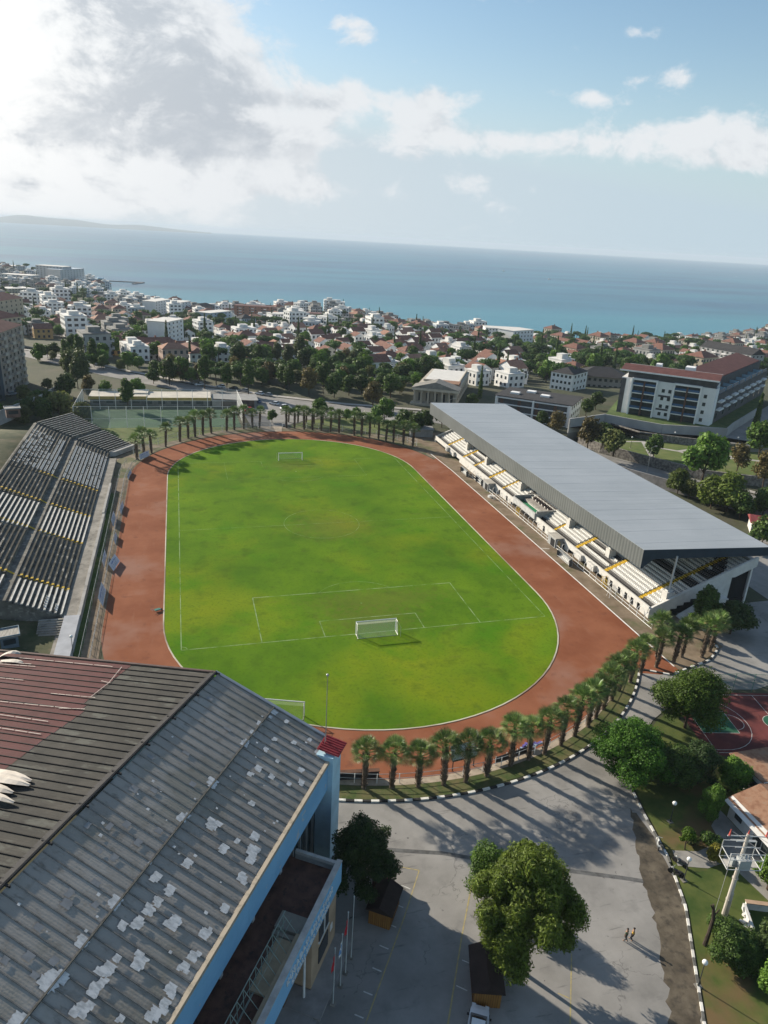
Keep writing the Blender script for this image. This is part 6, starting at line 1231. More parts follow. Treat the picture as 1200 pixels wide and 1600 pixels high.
# ------------------------------------------------------------------ mini pitch and its clubhouse
mpz = 0.; b = MB(); b.poly([(-66, 148, .02), (-11.5, 146.5, .02), (-12, 173.5, .02), (-66, 175.5, .02)]); struct(b.build('mini_pitch_turf', mat('mini_turf', (.018, .065, .035), .9, sc=.08, det=6, col2=(.035, .095, .045))))
b = MB(); b.ribbon([(-64, 150), (-64, 173.5), (-13.5, 172), (-13.5, 148.5), (-64, 150)], .15, .035); b.ribbon([(-39, 149.2), (-39, 172.8)], .15, .035); b.ribbon(arc((-39, 161), 4.5, 0, 6.283, 20), .15, .035); struct(b.build('mini_pitch_lines', m_line))
b = MB(); b.poly([(-62, 141.5, .015), (-22, 140.2, .015), (-13, 145.5, .015), (-16, 148, .015), (-62, 149, .015)]); b.poly([(-40, 126, .014), (-22, 140.2, .014), (-60, 141.5, .014), (-58, 134, .014)]) ; struct(b.build('lawn', mat('lawn', (.07, .11, .022), .95, sc=.2, det=7, col2=(.13, .15, .045), extra=overlay(.3, .56, .7, (.13, .12, .06), .6))))
t = thing('pitch_netting', 'tall white posts and grey netting round the small green pitch beyond the far bend', 'netting'); pm = MB(); pm.tube((0, 0, 0), (0, 0, 7.6), .09, n=6); me = pm.mesh('post', m_white); c4 = [(-67, 148.2), (-10.6, 146), (-10.8, 174.6), (-67, 176.6)]
for e in range(4):
    a, c = np.array(c4[e]), np.array(c4[(e+1) % 4]); n = max(2, int(np.linalg.norm(c-a)/5.6))
    for i in range(n): p = a+(c-a)*i/n; meshobj('post', me, t, (p[0], p[1], -.05))
b = MB()
for e in range(4):
    a, c = c4[e], c4[(e+1) % 4]
    for z in (7.5, 3.2): b.tube((*a, z), (*c, z), .05, n=5)
b.build('rail', m_white, t); b = MB()
for e, al in ((0, 0), (1, 1), (2, 0), (3, 1)): a, c = c4[e], c4[(e+1) % 4]; b.poly([(*a, .1), (*c, .1), (*c, 7.5), (*a, 7.5)], al)
b.build('net', [netmat('net_thin', (.4, .45, .42), .13), netmat('net_side', (.52, .53, .51), .5)], t)
t = thing('clubhouse', 'long low clubhouse with a bright flat roof and a yellow fascia behind the small pitch', 'building', (-66.5, 183.5, 0), -.03); b = MB(); b.box(1, 22, 0, 9.5, -.5, 3.2); b.box(22.1, 45.5, -1.5, 9, -.5, 3.1); b.build('walls', mat('club_wall', (.12, .125, .12), .9, .3, .5), t)
b = MB(); b.box(.5, 22.0, -.6, 10, 3.2, 3.45); b.box(22.05, 46, -2.2, 9.5, 3.1, 3.3); b.box(16, 22.0, 4, 10.2, 3.46, 3.9); b.build('roof', mat('club_roof', (.62, .57, .48), .85, sc=.25, det=7, col2=(.48, .44, .38)), t)
b = MB(); b.box(.4, 22.0, -.75, -.6, 2.3, 3.5); b.box(22.05, 46.1, -2.35, -2.2, 2.2, 3.35); b.build('fascia', mat('club_yellow', (.42, .30, .07), .8, .15, .6), t); b = MB(); b.box(46.5, 64, -3, 8.2, -.5, 2.4); b.box(46.4, 64.4, -3.3, 8.4, 2.402, 2.6); b.build('annex_roof', mat('club_grey', (.27, .27, .26), .9, .15, .4), t)
for k in range(9):
    b = MB(); b.box(2+k*4.8, 4.6+k*4.8, -1.54 if k > 3 else -.04, -1.49 if k > 3 else .01, .7, 1.9); b.build('window', MATS['window_dark'], t)
t = thing('brick_wall', 'dark brick wall between the small pitch and the road', 'wall'); b = MB(); b.wallpath([(-20, 180), (-4, 176)], .3, -.5, 3.0); b.build('wall', mat('wall_brickdark', (.09, .07, .06), .9, .3, 1.), t)

# ------------------------------------------------------------------ roads beyond
def zp(pts, dz=.03):
    out_ = []
    for i in range(len(pts)-1):
        a, c = np.array(pts[i]), np.array(pts[i+1]); n = max(1, int(np.linalg.norm(c-a)/6))
        for j in range(n): p = a+(c-a)*j/n; out_.append((p[0], p[1]))
    out_.append(tuple(pts[-1])); return out_
def roadband(name, pts, w, mt, dz=.12):
    P = zp(pts); b = MB(); n = len(P); L_ = []
    for i in range(n):
        a = np.array(P[max(0, i-1)]); c = np.array(P[min(n-1, i+1)]); d = c-a; d /= np.linalg.norm(d); o = np.array((-d[1], d[0])); row = []
        for f in (-.5, -.25, 0, .25, .5): q = np.array(P[i])+o*w*f; row.append((q[0], q[1], T(q[0], q[1])+dz))
        L_.append(row)
    for i in range(n-1):
        for j in range(4): b.poly([L_[i][j], L_[i+1][j], L_[i+1][j+1], L_[i][j+1]])
    return struct(b.build(name, mt))
m_road = mat('road_grey', (.17, .165, .155), .9, sc=.1, det=7, col2=(.26, .25, .235)); m_side = mat('sidewalk', (.36, .34, .31), .9, .12, .3)
roadband('road', [(-150, 345), (-101, 296), (-61, 248), (-30, 216), (0, 192), (30, 174), (62, 160), (84, 132), (104, 96), (122, 62), (150, 10), (170, -60)], 13, m_road, .10)
roadband('sidewalk', [(-144, 352), (-96, 303), (-56, 256), (-25, 224), (4, 200), (34, 182), (64, 170)], 3.0, m_side, .2); roadband('sidewalk', [(92, 137), (112, 100), (130, 66), (158, 14)], 2.4, m_side, .2)
b = MB(); b.poly([(x, y, T(x, y)+.05) for x, y in [(-8, 147.5), (3, 146.5), (14, 156), (30, 160), (52, 150), (60, 160), (30, 178), (0, 196), (-9.5, 176)]]); struct(b.build('parking_area', m_asph))
b = MB(); b.poly([(x, y, .06) for x, y in [(3, 146), (-6, 147.2), (-3.5, 139.5), (2, 139.3)]]); struct(b.build('entrance_path', m_pave))
b = MB(); b.poly([(x, y, .02) for x, y in [(6, 146.2), (25, 141), (40, 131), (58, 138), (54, 150), (28, 158), (14, 155)]]); struct(b.build('palm_lawn', MATS['lawn']))
roadband('road', [(-84, 205), (-92, 175), (-112, 150), (-150, 120)], 9, m_road, .14)
ck = [pw_, pk, ps, pw_, ps, pb, pk, pw_, ps, pr]
desc = ['white', 'black', 'silver', 'white', 'silver', 'blue', 'black', 'white', 'silver', 'dark red']
cars = [((345, 606), 2.4), ((365, 609), 2.5), ((382, 612), 2.6), ((405, 617), 2.6), ((418, 619), 2.6), ((400, 630), 2.7), ((380, 626), 2.7), ((428, 633), 2.7), ((372, 647), 1.2), ((388, 643), 1.3), ((312, 603), 2.4)]
for k, ((px, py), a) in enumerate(cars):
    p = at(px, py); car('%s car, %s from the left along the road behind the small pitch' % (desc[k % 10], ORD[k]), (p[0], p[1], T(p[0], p[1])+.12), a+math.pi/2*0+.0-.0 if False else 2.42+rnd.uniform(-.1, .1)+(1.2 if k > 7 else 0), ck[k % 10], 'cars on the road beyond the far bend', det=False)
for k, (px, py) in enumerate([(32, 612), (1150, 668), (1172, 660), (1165, 675), (1080, 705), (20, 618)]):
    p = at(px, py); car(('dark car in the yard of the left apartment block', 'white car on the ramp beside the white hotel', 'silver car on the ramp behind the white one', 'dark car at the foot of the hotel ramp', 'white car on the park path', 'grey car behind the dark one in the left yard')[k], (p[0], p[1], T(p[0], p[1])+.12), .8, (pb, pw_, ps, pk, pw_, ps)[k], det=False)
t = thing('white_van', 'small white van by the entrance behind the far bend', 'van', (*at(447, 640)[:2], T(*at(447, 640)[:2])+.12), .3); bd_, c_, r__, h_, W2 = carmesh(4.8, 1.9, 2.0, 'van'); bd_.build('body', pw_, t); c_.build('windows', m_gl, t); r__.build('roof_panel', pw_, t)
t = thing('shed', 'small grey shed at the far end of the grandstand', 'shed', (51.0, 131, 0), -.2); b = MB(); b.box(-4, 4, -2.5, 2.5, 0, 2.6); b.build('walls', MATS['hut_grey'], t); b = MB(); b.box(-4.4, 4.4, -2.9, 2.9, 2.602, 2.8); b.build('roof', MATS['booth_roof2'], t)
t = thing('red_roof_shed', 'white shed with a dark red roof behind the grandstand roof', 'shed', (113.5, 30.5, 0), -.62); b = MB(); b.box(-5, 9, -3, 3, 0, 3.0); b.build('walls', m_gw, t); b = MB(); b.add([(-5.5, -3.6, 2.9), (9.5, -3.6, 2.9), (9.5, 3.6, 2.9), (-5.5, 3.6, 2.9), (-5.5, 0, 4.2), (9.5, 0, 4.2)], [(0, 1, 5, 4), (2, 3, 4, 5), (1, 2, 5), (3, 0, 4), (0, 3, 2, 1)]); b.build('roof', mat('shed_red', (.22, .05, .05), .8, .2, 1.), t)
roadband('path', [(100, 44), (108, 22)], .5, m_side, .15)
t = thing('blockwork_wall', 'grey blockwork wall below the road behind the grandstand', 'wall'); b = MB(); b.wallpath([(100, 78), (116, 48), (132, 20)], .4, -.5, 3.2); b.build('wall', mat('block_wall', (.25, .24, .235), .9, .25, .5), t)
# park terraces on the right
m_stone = mat('rubble_stone', (.11, .10, .09), .95, sc=1.3, det=6, col2=(.28, .26, .23), thr=(.4, .62))
def PX(pts, z): return [tuple(at(px, py, z)[:2]) for px, py in pts]
def slab_(name, pts, z, mt): b = MB(); b.prism(pts, -3, z); return struct(b.build(name, mt))
ZL, ZR, ZH = 2.8, 4.8, 7.6
w1 = PX([(905, 683), (940, 695), (1000, 711), (1060, 726), (1100, 736), (1150, 742), (1215, 749)], ZL)
t = thing('stone_wall', 'long rough stone retaining wall between the road and the park', 'wall'); b = MB(); b.wallpath(w1, .8, -.5, 3.15); b.build('wall', m_stone, t)
w2 = PX([(925, 652), (960, 664), (1000, 676), (1060, 684), (1110, 690), (1165, 697)], ZR)
t = thing('stone_wall', 'upper stone wall of the park below the hotel road', 'wall'); b = MB(); b.wallpath(w2, .7, 1.5, 5.2); b.build('wall', m_stone, t)
w2l = PX([(925, 662), (960, 674), (1000, 685), (1060, 694), (1110, 700), (1165, 706), (1240, 700)], ZL)
slab_('park_lawn', w1 + w2l[::-1], ZL, MATS['lawn'])
b = MB(); b.ribbon(PX([(925, 670), (968, 690), (1005, 690), (1030, 700), (1060, 705), (1100, 700), (1150, 716), (1200, 722)], ZL), 1.8, ZL+.02); b.ribbon(PX([(1005, 690), (1020, 716)], ZL), 1.6, ZL+.03); b.ribbon(PX([(1060, 705), (1100, 718), (1150, 716)], ZL), 1.4, ZL+.03); struct(b.build('park_path', m_side))
rwl = PX([(888, 668), (943, 660), (1000, 671), (1033, 677), (1090, 680), (1133, 683), (1143, 674), (1188, 645)], ZR)
slab_('hotel_road', w2 + PX([(1240, 700), (1240, 610), (1190, 640)], ZR) + rwl[::-1], ZR, m_road)
t = thing('retaining_wall', 'tall smooth pale grey retaining wall in front of the white hotel', 'wall'); b = MB(); b.wallpath(rwl, .5, ZR-2, ZH+.5); b.build('wall', mat('retaining', (.34, .335, .325), .9, .1, .2), t)
slab_('hotel_terrace', rwl[1:] + [tuple(at(1188, 600, ZH)[:2]), tuple(at(985, 600, ZH)[:2])], ZH, m_rg)
for k, (px, py) in enumerate([(985, 700), (1052, 692), (1120, 712), (1011, 678), (1150, 700), (1092, 700)]):
    p = at(px, py, ZL); globe_lamp('park lamp, %s along the paths below the white hotel' % ORD[k], p[0], p[1], 3.6, ZL)
for k, (px, py) in enumerate([(1073, 742), (1080, 742), (1010, 742), (935, 705), (700, 660)]):
    p = at(px, py); t = thing('street_lamp', 'tall thin street lamp, %s along the road behind the grandstand' % ORD[k], 'street lamp', (p[0], p[1], T(p[0], p[1]))); b = MB(); b.tube((0, 0, 0), (0, 0, 9), .12, .07, n=6); b.tube((0, 0, 9), (1.6, .3, 9.3), .06); b.obox((1.9, .35, 9.3), (.8, .3, .15)); b.build('mast', m_steel, t)

# trees in the middle distance: (kind, px, py of the foot, scale)
mid = [('tall', 200, 640, .9, 'left of the small pitch'), ('olive', 95, 655, 1.5, 'above the left terrace'), ('oak', 105, 625, 1.25, 'above the left terrace'), ('olive', 130, 665, 1.3, 'above the left terrace'), ('oak', 30, 660, .9, 'by the left boundary wall'), ('oak', 5, 668, .9, 'by the left boundary wall'), ('tall2', 130, 605, 1.25, 'beside the left road'), ('tall2', 112, 603, 1.1, 'beside the left road'), ('tall2', 122, 608, 1.0, 'beside the left road'),
       ('rust', 140, 618, .9, 'left of the small pitch'), ('bright', 190, 625, .8, 'behind the clubhouse'), ('bright', 205, 622, .8, 'behind the clubhouse'), ('oak2', 165, 622, .8, 'behind the clubhouse'), ('oak2', 215, 620, .8, 'behind the clubhouse'), ('tall', 265, 603, .95, 'behind the clubhouse'), ('tall', 320, 608, 1.0, 'across the road'), ('tall', 355, 612, .9, 'across the road'), ('tall', 388, 618, 1.0, 'across the road'),
       ('oak', 345, 592, 1.0, 'across the road'), ('oak', 372, 598, 1.1, 'across the road'), ('rust', 420, 600, 1.2, 'across the road'), ('tall', 452, 612, .95, 'across the road'), ('oak', 440, 600, 1.3, 'across the road'), ('rust', 483, 618, 1.25, 'across the road'), ('tall', 505, 616, 1.0, 'across the road'), ('oak', 522, 622, 1.3, 'across the road'), ('oak', 545, 618, 1.1, 'across the road'), ('rust', 582, 640, 1.35, 'across the road'), ('oak', 565, 618, 1.1, 'across the road'), ('oak', 610, 622, 1.2, 'left of the columned building'), ('olive', 625, 615, 1.1, 'left of the columned building'),
       ('oak2', 600, 662, 1.1, 'behind the far palms'), ('oak2', 585, 668, .8, 'behind the far palms'), ('bright', 555, 655, .75, 'behind the far palms'), ('bright', 541, 657, .7, 'behind the far palms'), ('oak2', 500, 652, .8, 'behind the far palms'), ('oak', 425, 660, .6, 'behind the far palms'), ('oak', 630, 672, .9, 'behind the far palms'), ('oak', 650, 680, .9, 'at the far end of the grandstand'), ('oak', 665, 672, .9, 'at the far end of the grandstand'), ('olive', 640, 662, .8, 'at the far end of the grandstand'), ('pale', 655, 668, .7, 'at the far end of the grandstand'), ('oak', 690, 668, .9, 'at the far end of the grandstand'),
       ('oak2', 705, 625, .8, 'before the columned building'), ('cyp', 749, 622, 1.05, 'beside the columned building'), ('rust', 918, 702, 1.25, 'in the right park'), ('olive', 958, 712, 1.35, 'in the right park'), ('oak', 940, 700, 1.1, 'in the right park'), ('oak', 1020, 715, .9, 'in the right park'), ('oak2', 1096, 752, 1.5, 'beside the street lamp in the right park'), ('rust', 1150, 738, 1.1, 'in the right park'), ('oak2', 1185, 715, 1.3, 'at the right edge of the park'), ('bright', 1182, 690, 1.0, 'at the right edge of the park'), ('cyp', 1178, 672, 1.0, 'by the hotel ramp'), ('cyp', 1183, 660, .8, 'by the hotel ramp'), ('rust', 1192, 760, 1.2, 'at the right edge of the park'),
       ('wil', 1135, 800, 1.45, 'against the grey block wall'), ('wil', 1110, 795, 1.1, 'against the grey block wall'), ('wil', 1058, 772, .9, 'against the grey block wall'), ('olive', 1075, 778, .9, 'against the grey block wall'), ('oak', 1190, 810, 1.1, 'behind the red roofed shed'), ('oak', 1155, 812, .9, 'behind the red roofed shed'), ('oak', 1190, 850, .8, 'below the red roofed shed'), ('oak', 1172, 862, .6, 'below the red roofed shed'),
       ('oak', 845, 668, .8, 'before the dark roofed villa'), ('rust', 868, 678, .9, 'before the dark roofed villa'), ('oak', 930, 640, .9, 'between the two hotels'), ('oak', 915, 650, .9, 'between the two hotels'), ('pale', 918, 600, .9, 'between the two hotels'), ('rust', 910, 598, 1., 'between the two hotels'),
       ('oak', 60, 640, .8, 'below the left apartment block'), ('olive', 75, 610, .8, 'below the left apartment block'), ('bright', 60, 565, .9, 'right of the left apartment block'), ('oak', 85, 560, .9, 'right of the left apartment block'), ('olive', 102, 580, 1.0, 'beside the left road'),
       ('oak', 735, 640, .8, 'beside the columned building'), ('olive', 765, 655, .8, 'beside the columned building'), ('bright', 470, 600, .9, 'across the road'), ('olive', 400, 592, 1., 'across the road'), ('oak2', 300, 600, .8, 'across the road'), ('oak', 290, 596, .8, 'across the road'), ('oak', 240, 600, .8, 'behind the clubhouse')]
mr = random.Random(55)
for i in range(95):
    px, py = mr.uniform(225, 655), mr.uniform(583, 622)
    if py > 596+(px-225)*.055: continue
    mid.append((mr.choice(['oak', 'oak', 'oak2', 'oak2', 'olive', 'rust', 'umb', 'bright', 'umb']), px, py, mr.uniform(.8, 1.2), 'across the road'))
for i in range(26):
    px, py = mr.uniform(55, 225), mr.uniform(548, 572); mid.append((mr.choice(['oak', 'oak2', 'olive', 'umb2', 'tall']), px, py+(px-55)*.1, mr.uniform(.7, 1.), 'above the left road'))
for i in range(16):
    px, py = mr.uniform(20, 135), mr.uniform(625, 668)
    if py < 700-px*.5: mid.append((mr.choice(['olive', 'oak', 'olive']), px, py, mr.uniform(.8, 1.1), 'above the left terrace'))
for key, px, py, sc, wh in mid:
    zz = ZL if 'right park' in wh or 'edge of the park' in wh else (ZR if 'ramp' in wh else None)
    p = at(px, py, zz); ptree(key, p[0], p[1], wh, sc, zz)
# ------------------------------------------------------------------ buildings in the middle distance
m_wd = MATS['window_dark']
def boxb(t, name, m_, x0, x1, y0, y1, z0, z1): b = MB(); b.box(x0, x1, y0, y1, z0, z1); return b.build(name, m_, t)
# columned building
zc = -.06
c0, c1, c2 = at(643, 631, zc), at(714, 638, zc), at(782, 606, zc)
fx = c1-c0; W0 = float(np.hypot(fx[0], fx[1])); rzc = math.atan2(fx[1], fx[0]); D0 = 52.
t = thing('columned_building', 'cream neoclassical hall with a columned front, pediment and a long pale flat roof', 'building', (c0[0], c0[1], zc), rzc)
m_cream = mat('cream_stone', (.40, .35, .27), .85, .1, .4); boxb(t, 'walls', m_cream, .8, W0-.8, 3.6, D0, -3, 6.4)
boxb(t, 'floor_plinth', m_cream, -.6, W0+.6, -1.4, 3.6, -3, .8)
for i in range(7): b = MB(); x = .9+i*(W0-1.8)/6; b.tube((x, .4, .8), (x, .4, 5.9), .5, .42, n=10); b.box(x-.62, x+.62, -.2, 1.0, 5.9, 6.3); b.build('column', m_cream, t)
b = MB(); b.box(-.2, W0+.2, -.4, 3.6, 6.3, 7.3); b.box(.6, W0-.6, 3.62, D0+.1, 6.42, 7.1); b.build('entablature', mat('cream_light', (.46, .41, .33), .85, .1, .4), t)
b = MB(); b.add([(-.3, -.5, 7.3), (W0+.3, -.5, 7.3), (W0/2, -.5, 10.2), (-.3, 9, 7.3), (W0+.3, 9, 7.3), (W0/2, 9, 10.2)], [(0, 1, 2), (5, 4, 3), (0, 2, 5, 3), (1, 4, 5, 2)]); b.build('pediment_roof', mat('slate_roof', (.20, .19, .17), .9, .2, .6), t)
b = MB(); b.box(W0-9, W0-1, 9.2, 17, 7.2, 8.4); b.build('tile_roof', m_tile, t); b = MB(); b.box(2, W0-2, 18, D0-1, 7.12, 7.3); b.build('flat_roof', mat('white_roof', (.60, .58, .54), .85, .08, .3), t)
b = MB(); b.box(1.8, W0-1.8, 17.6, 18, 7.12, 8); b.box(W0-1.98, W0-1.6, 18, D0, 7.12, 8); b.build('parapet', m_cream, t)
for i in range(5): boxb(t, 'window', m_wd, 2.2+i*3.3, 3.9+i*3.3, 3.52, 3.6, 1.2, 4.6)
for i in range(9): boxb(t, 'window', m_wd, W0-.8, W0-.74, 7+i*5, 8.6+i*5, 2, 4)
# generic builders
def wins(t, side, x0, x1, y, z0, nf, nw, ww=1.5, wh=1.4, fh=3., mt=None, cap=100):
    """windows of one facade, each its own part: side 'f' front (y const), 'r' right (x const)"""
    for f in range(nf):
        for i in range(nw):
            a = x0+(x1-x0)*(i+.5)/nw; z = z0+f*fh+.9
            if side == 'f': boxb(t, 'window', mt or m_wd, a-ww/2, a+ww/2, y-.05, y+.02, z, z+wh)
            else: boxb(t, 'window', mt or m_wd, y-.02, y+.05, a-ww/2, a+ww/2, z, z+wh)
m_rg2_ = mat('deck_grey', (.30, .29, .28), .9, .15, .3); m_hw = mat('hotel_white', (.72, .72, .71), .8, .06, .3); m_dg = mat('dark_cladding', (.07, .072, .075), .8, .2, .5); m_br = mat('brown_slab', (.10, .055, .04), .8, .15, 1.); m_redr = mat('dark_red_roof', (.085, .030, .026), .85, sc=.5, det=7, col2=(.13, .05, .042)); m_bgl = mat('blue_glass', (.04, .10, .20), .2, .2, .5, spec=.6)
# white hotel with the red roof
h0, h1, h2 = at(963, 643, ZH), at(1107, 665, ZH), at(1187, 618, ZH)
v = h1-h0; Wh = float(np.hypot(v[0], v[1])); rh = math.atan2(v[1], v[0]); v2 = h2-h1; ca_, sa_ = math.cos(rh), math.sin(rh); q = (v2[0]*ca_+v2[1]*sa_, -v2[0]*sa_+v2[1]*ca_)
t = thing('white_hotel', 'large white hotel with framed balcony bays and a long dark red roof', 'hotel', (h0[0], h0[1], ZH), rh)
Hh = 13.6
boxb(t, 'walls', m_hw, 0, Wh, 0, 16, -2, Hh); boxb(t, 'top_floor', m_dg, 2, Wh-.3, .6, 15.6, Hh+.002, Hh+2.6)
b = MB(); b.prism([(-1, -1), (Wh+.6, -1), (Wh+.6, 8), (-1, 8)], Hh+2.6, 0, top=[Hh+2.8, Hh+2.8, Hh+4.2, Hh+4.2]); b.build('roof', m_redr, t); boxb(t, 'roof_deck', m_rg2_, -.5, Wh+.3, 8.02, 16, Hh+2.602, Hh+3.2); boxb(t, 'roof_hut', m_hw, Wh*.3, Wh*.36, 9, 13, Hh+3.2, Hh+5); boxb(t, 'roof_hut', m_hw, Wh*.62, Wh*.72, 9, 14, Hh+3.2, Hh+5.2)
b = MB(); b.box(-1.1, Wh+.7, -1.15, -1.0, Hh+2.5, Hh+3.0); b.build('roof_edge', m_hw, t)
def bay(x0, x1):
    b = MB(); b.box(x0, x0+.5, -1.6, 0, -1, Hh+.3); b.box(x1-.5, x1, -1.6, 0, -1, Hh+.3); b.box(x0+.5, x1-.5, -1.6, 0, Hh-.3, Hh+.3)
    for f in range(1, 5): b.box(x0+.5, x1-.5, -1.3, -.02, f*2.9-.5, f*2.9-.15)
    b.build('balcony_frame', m_hw, t)
    for f in range(5):
        boxb(t, 'balcony_window', m_wd, x0+.6, x1-.6, -.06, -.01, f*2.9-.1, f*2.9+2.2)
        if f: boxb(t, 'balustrade', m_bgl, x0+.6, x1-.6, -1.42, -1.36, f*2.9-.1, f*2.9+.75)
    boxb(t, 'divider', m_br, (x0+x1)/2-.3, (x0+x1)/2+.3, -1.5, -.02, -.8, Hh-.4)
fr1 = [(.12, .40), (.57, .86)]
for a, c in fr1: bay(Wh*a, Wh*c)
boxb(t, 'corner_bay', m_dg, -.06, Wh*.05, -.06, 3, -1, Hh-.4); boxb(t, 'grey_band', m_dg, Wh*.42, Wh*.55, -.05, -.01, 8.0, 8.7); boxb(t, 'grey_band', m_dg, Wh*.42, Wh*.55, -.05, -.01, 3.0, 3.7)
for f in range(4):
    for x in (.45, .52, .89, .94): boxb(t, 'window', m_wd, Wh*x, Wh*x+1.1, -.05, .01, f*2.9+1.0, f*2.9+2.3)
t2 = thing('hotel_wing', 'long dark wing of the hotel with stepped blue glass balconies and a red roof', 'hotel', (h1[0], h1[1], ZH), rh)
wl = float(np.hypot(*q)); aw = math.atan2(q[1], q[0]); t2.rotation_euler[2] = rh+aw
boxb(t2, 'end_wall', m_hw, -.4, 4, -.2, 15, -2, Hh); boxb(t2, 'walls', m_dg, 4.0, wl+6, 0, 15, -2, 10.8); boxb(t2, 'upper_walls', m_dg, 4.0, wl+6, 4, 15, 10.8, 14.5)
b = MB(); b.prism([(0, 4.5), (wl+6, 4.5), (wl+6, 15), (0, 15)], 14.5, 0, top=[14.8, 14.8, 17.0, 17.0]); b.build('roof', m_redr, t2)
for k in range(8):
    x = 6+k*(wl-2)/8
    boxb(t2, 'balcony', m_hw, x, x+(wl/8)*.55, -1.4, 0, 4.7, 5.3); boxb(t2, 'balcony', m_hw, x, x+(wl/8)*.55, -1.4, 0, 7.7, 8.3); boxb(t2, 'terrace_glass', m_bgl, x, x+(wl/8)*.8, .1, .2, 10.9, 12.3); boxb(t2, 'terrace_glass', mat('glass_pale', (.25, .40, .5), .2, .1, .5), x, x+.15, .2, 4, 10.9, 12.1)
    for f in range(3): boxb(t2, 'window', m_wd, x+.5, x+2.6, -.06, .01, f*3+1.6, f*3+3.4)
def simple(name, label, cat, pA, pB, D, H, z, wm, roof='flat', rm_=None, nf=3, nw=5, over=.5, extra=None, group=None, base=-3, wmat=None, bal=False):
    """building whose front runs from pixel foot A to pixel foot B on the ground"""
    a, c = at(*pA, z), at(*pB, z); v = c-a; W_ = float(np.hypot(v[0], v[1])); t = thing(name, label, cat, (a[0], a[1], a[2]), math.atan2(v[1], v[0]), group)
    boxb(t, 'walls', wm, 0, W_, 0, D, base, H)
    if roof == 'flat': boxb(t, 'roof', rm_ or MATS['white_roof'], -over, W_+over, -over, D+over, H+.002, H+.3)
    elif roof == 'hip':
        b = MB(); x0, x1, y0, y1 = -over, W_+over, -over, D+over; hh = min(W_, D)*.22; ins = min(W_, D)/2
        b.add([(x0, y0, H-.05), (x1, y0, H-.05), (x1, y1, H-.05), (x0, y1, H-.05)]+([(x0+ins, (y0+y1)/2, H+hh), (x1-ins, (y0+y1)/2, H+hh)] if W_ >= D else [((x0+x1)/2, y0+ins, H+hh), ((x0+x1)/2, y1-ins, H+hh)]), [(0, 1, 5, 4), (2, 3, 4, 5), (1, 2, 5), (3, 0, 4), (0, 3, 2, 1)] if W_ >= D else [(0, 1, 4), (1, 2, 5, 4), (2, 3, 5), (3, 0, 4, 5), (0, 3, 2, 1)]); b.build('roof', rm_ or m_tile, t)
    elif roof == 'gable':
        b = MB(); hh = D*.28; b.add([(-over, -over, H-.1), (W_+over, -over, H-.1), (W_+over, D/2, H+hh), (-over, D/2, H+hh), (-over, D+over, H-.1), (W_+over, D+over, H-.1)], [(0, 1, 2, 3), (3, 2, 5, 4), (0, 3, 4), (1, 5, 2)]); b.build('roof', rm_ or m_tile, t)
    fh = H/nf
    wins(t, 'f', .5, W_-.5, 0, 0, nf, nw, min(1.6, W_/nw*.5), fh*.42, fh, wmat); wins(t, 'r', .8, D-.8, W_, 0, nf, max(2, int(D/4)), 1.4, fh*.42, fh, wmat)
    if bal:
        for f in range(nf):
            b = MB()
            for i in range(nw//2): x = W_*(i+.5)/(nw//2); b.box(x-1.7, x+1.7, -1.3, -.02, f*fh+.0, f*fh+.15); b.box(x-1.7, x+1.7, -1.32, -1.24, f*fh+.15, f*fh+.95)
            b.build('balcony', bal if bal is not True else m_hw, t)
    return t, W_
t, W_ = simple('dark_roof_hotel', 'low modern white hotel with a dark flat roof and brown panels beyond the grandstand', 'hotel', (772, 650), (888, 668), 20, 8.6, 0, m_hw, 'flat', mat('roof_charcoal', (.035, .034, .036), .9, .2, .4), 3, 6, .6)
boxb(t, 'glazing', m_dg, 1.0, W_-1.5, -.12, -.055, .3, 8.2)
for x_ in (0, W_*.5, W_-.9): boxb(t, 'frame_post', m_hw, x_, x_+.7, -.95, -.13, -1, 8.6)
for x_, y_ in ((4, 6), (9, 13), (16, 8)): boxb(t, 'rooflight', m_hw, x_, x_+3.5, y_, y_+3, 8.9, 9.6)
for k in range(4): boxb(t, 'brown_panel', m_br, 2+k*W_/4.2, 3.2+k*W_/4.2, -.5, -.06, .2, 8.2)
for z_ in (2.7, 5.5, 8.0): boxb(t, 'floor_band', m_hw, 0, W_, -.9, -.06, z_, z_+.35)
simple('white_villa_block', 'white three storey block with a dark hipped roof behind the low modern hotel', 'building', (858, 608), (892, 614), 18, 9, -1, m_hw, 'hip', mat('roof_charcoal', (.035, .034, .036)), 3, 5)
simple('white_villa_block', 'dark roofed pavilion hotel with deep eaves between the two white hotels', 'building', (905, 606), (975, 612), 18, 7, -4, mat('villa_tan', (.36, .33, .29), .85, .1, .4), 'hip', mat('roof_charcoal', (.035, .034, .036)), 2, 8, 1.6)
simple('old_hotel', 'grey concrete hotel block with slanting white gables on the hill behind the red roof', 'hotel', (1090, 566), (1168, 582), 14, 12, -8, mat('hotel_grey', (.33, .33, .33), .85, .12, .4), 'gable', MATS['roof_charcoal'], 4, 10, bal=True)
simple('apartment_block', 'tall rust and beige apartment block with rows of curved balconies at the left edge', 'apartment block', (8, 618), (44, 597), 16, 24, 0, mat('apart_beige', (.36, .30, .25), .85, .15, .3), 'hip', m_redr, 8, 6, bal=mat('balcony_cream', (.46, .42, .36), .8, .1, .5))
simple('apartment_block', 'dark blue grey flank of the nearest apartment block cut by the left edge', 'apartment block', (-60, 640), (9, 625), 14, 27, 0, mat('apart_dark', (.06, .075, .085), .8, .2, .3), 'flat', MATS['white_roof'], 8, 5)
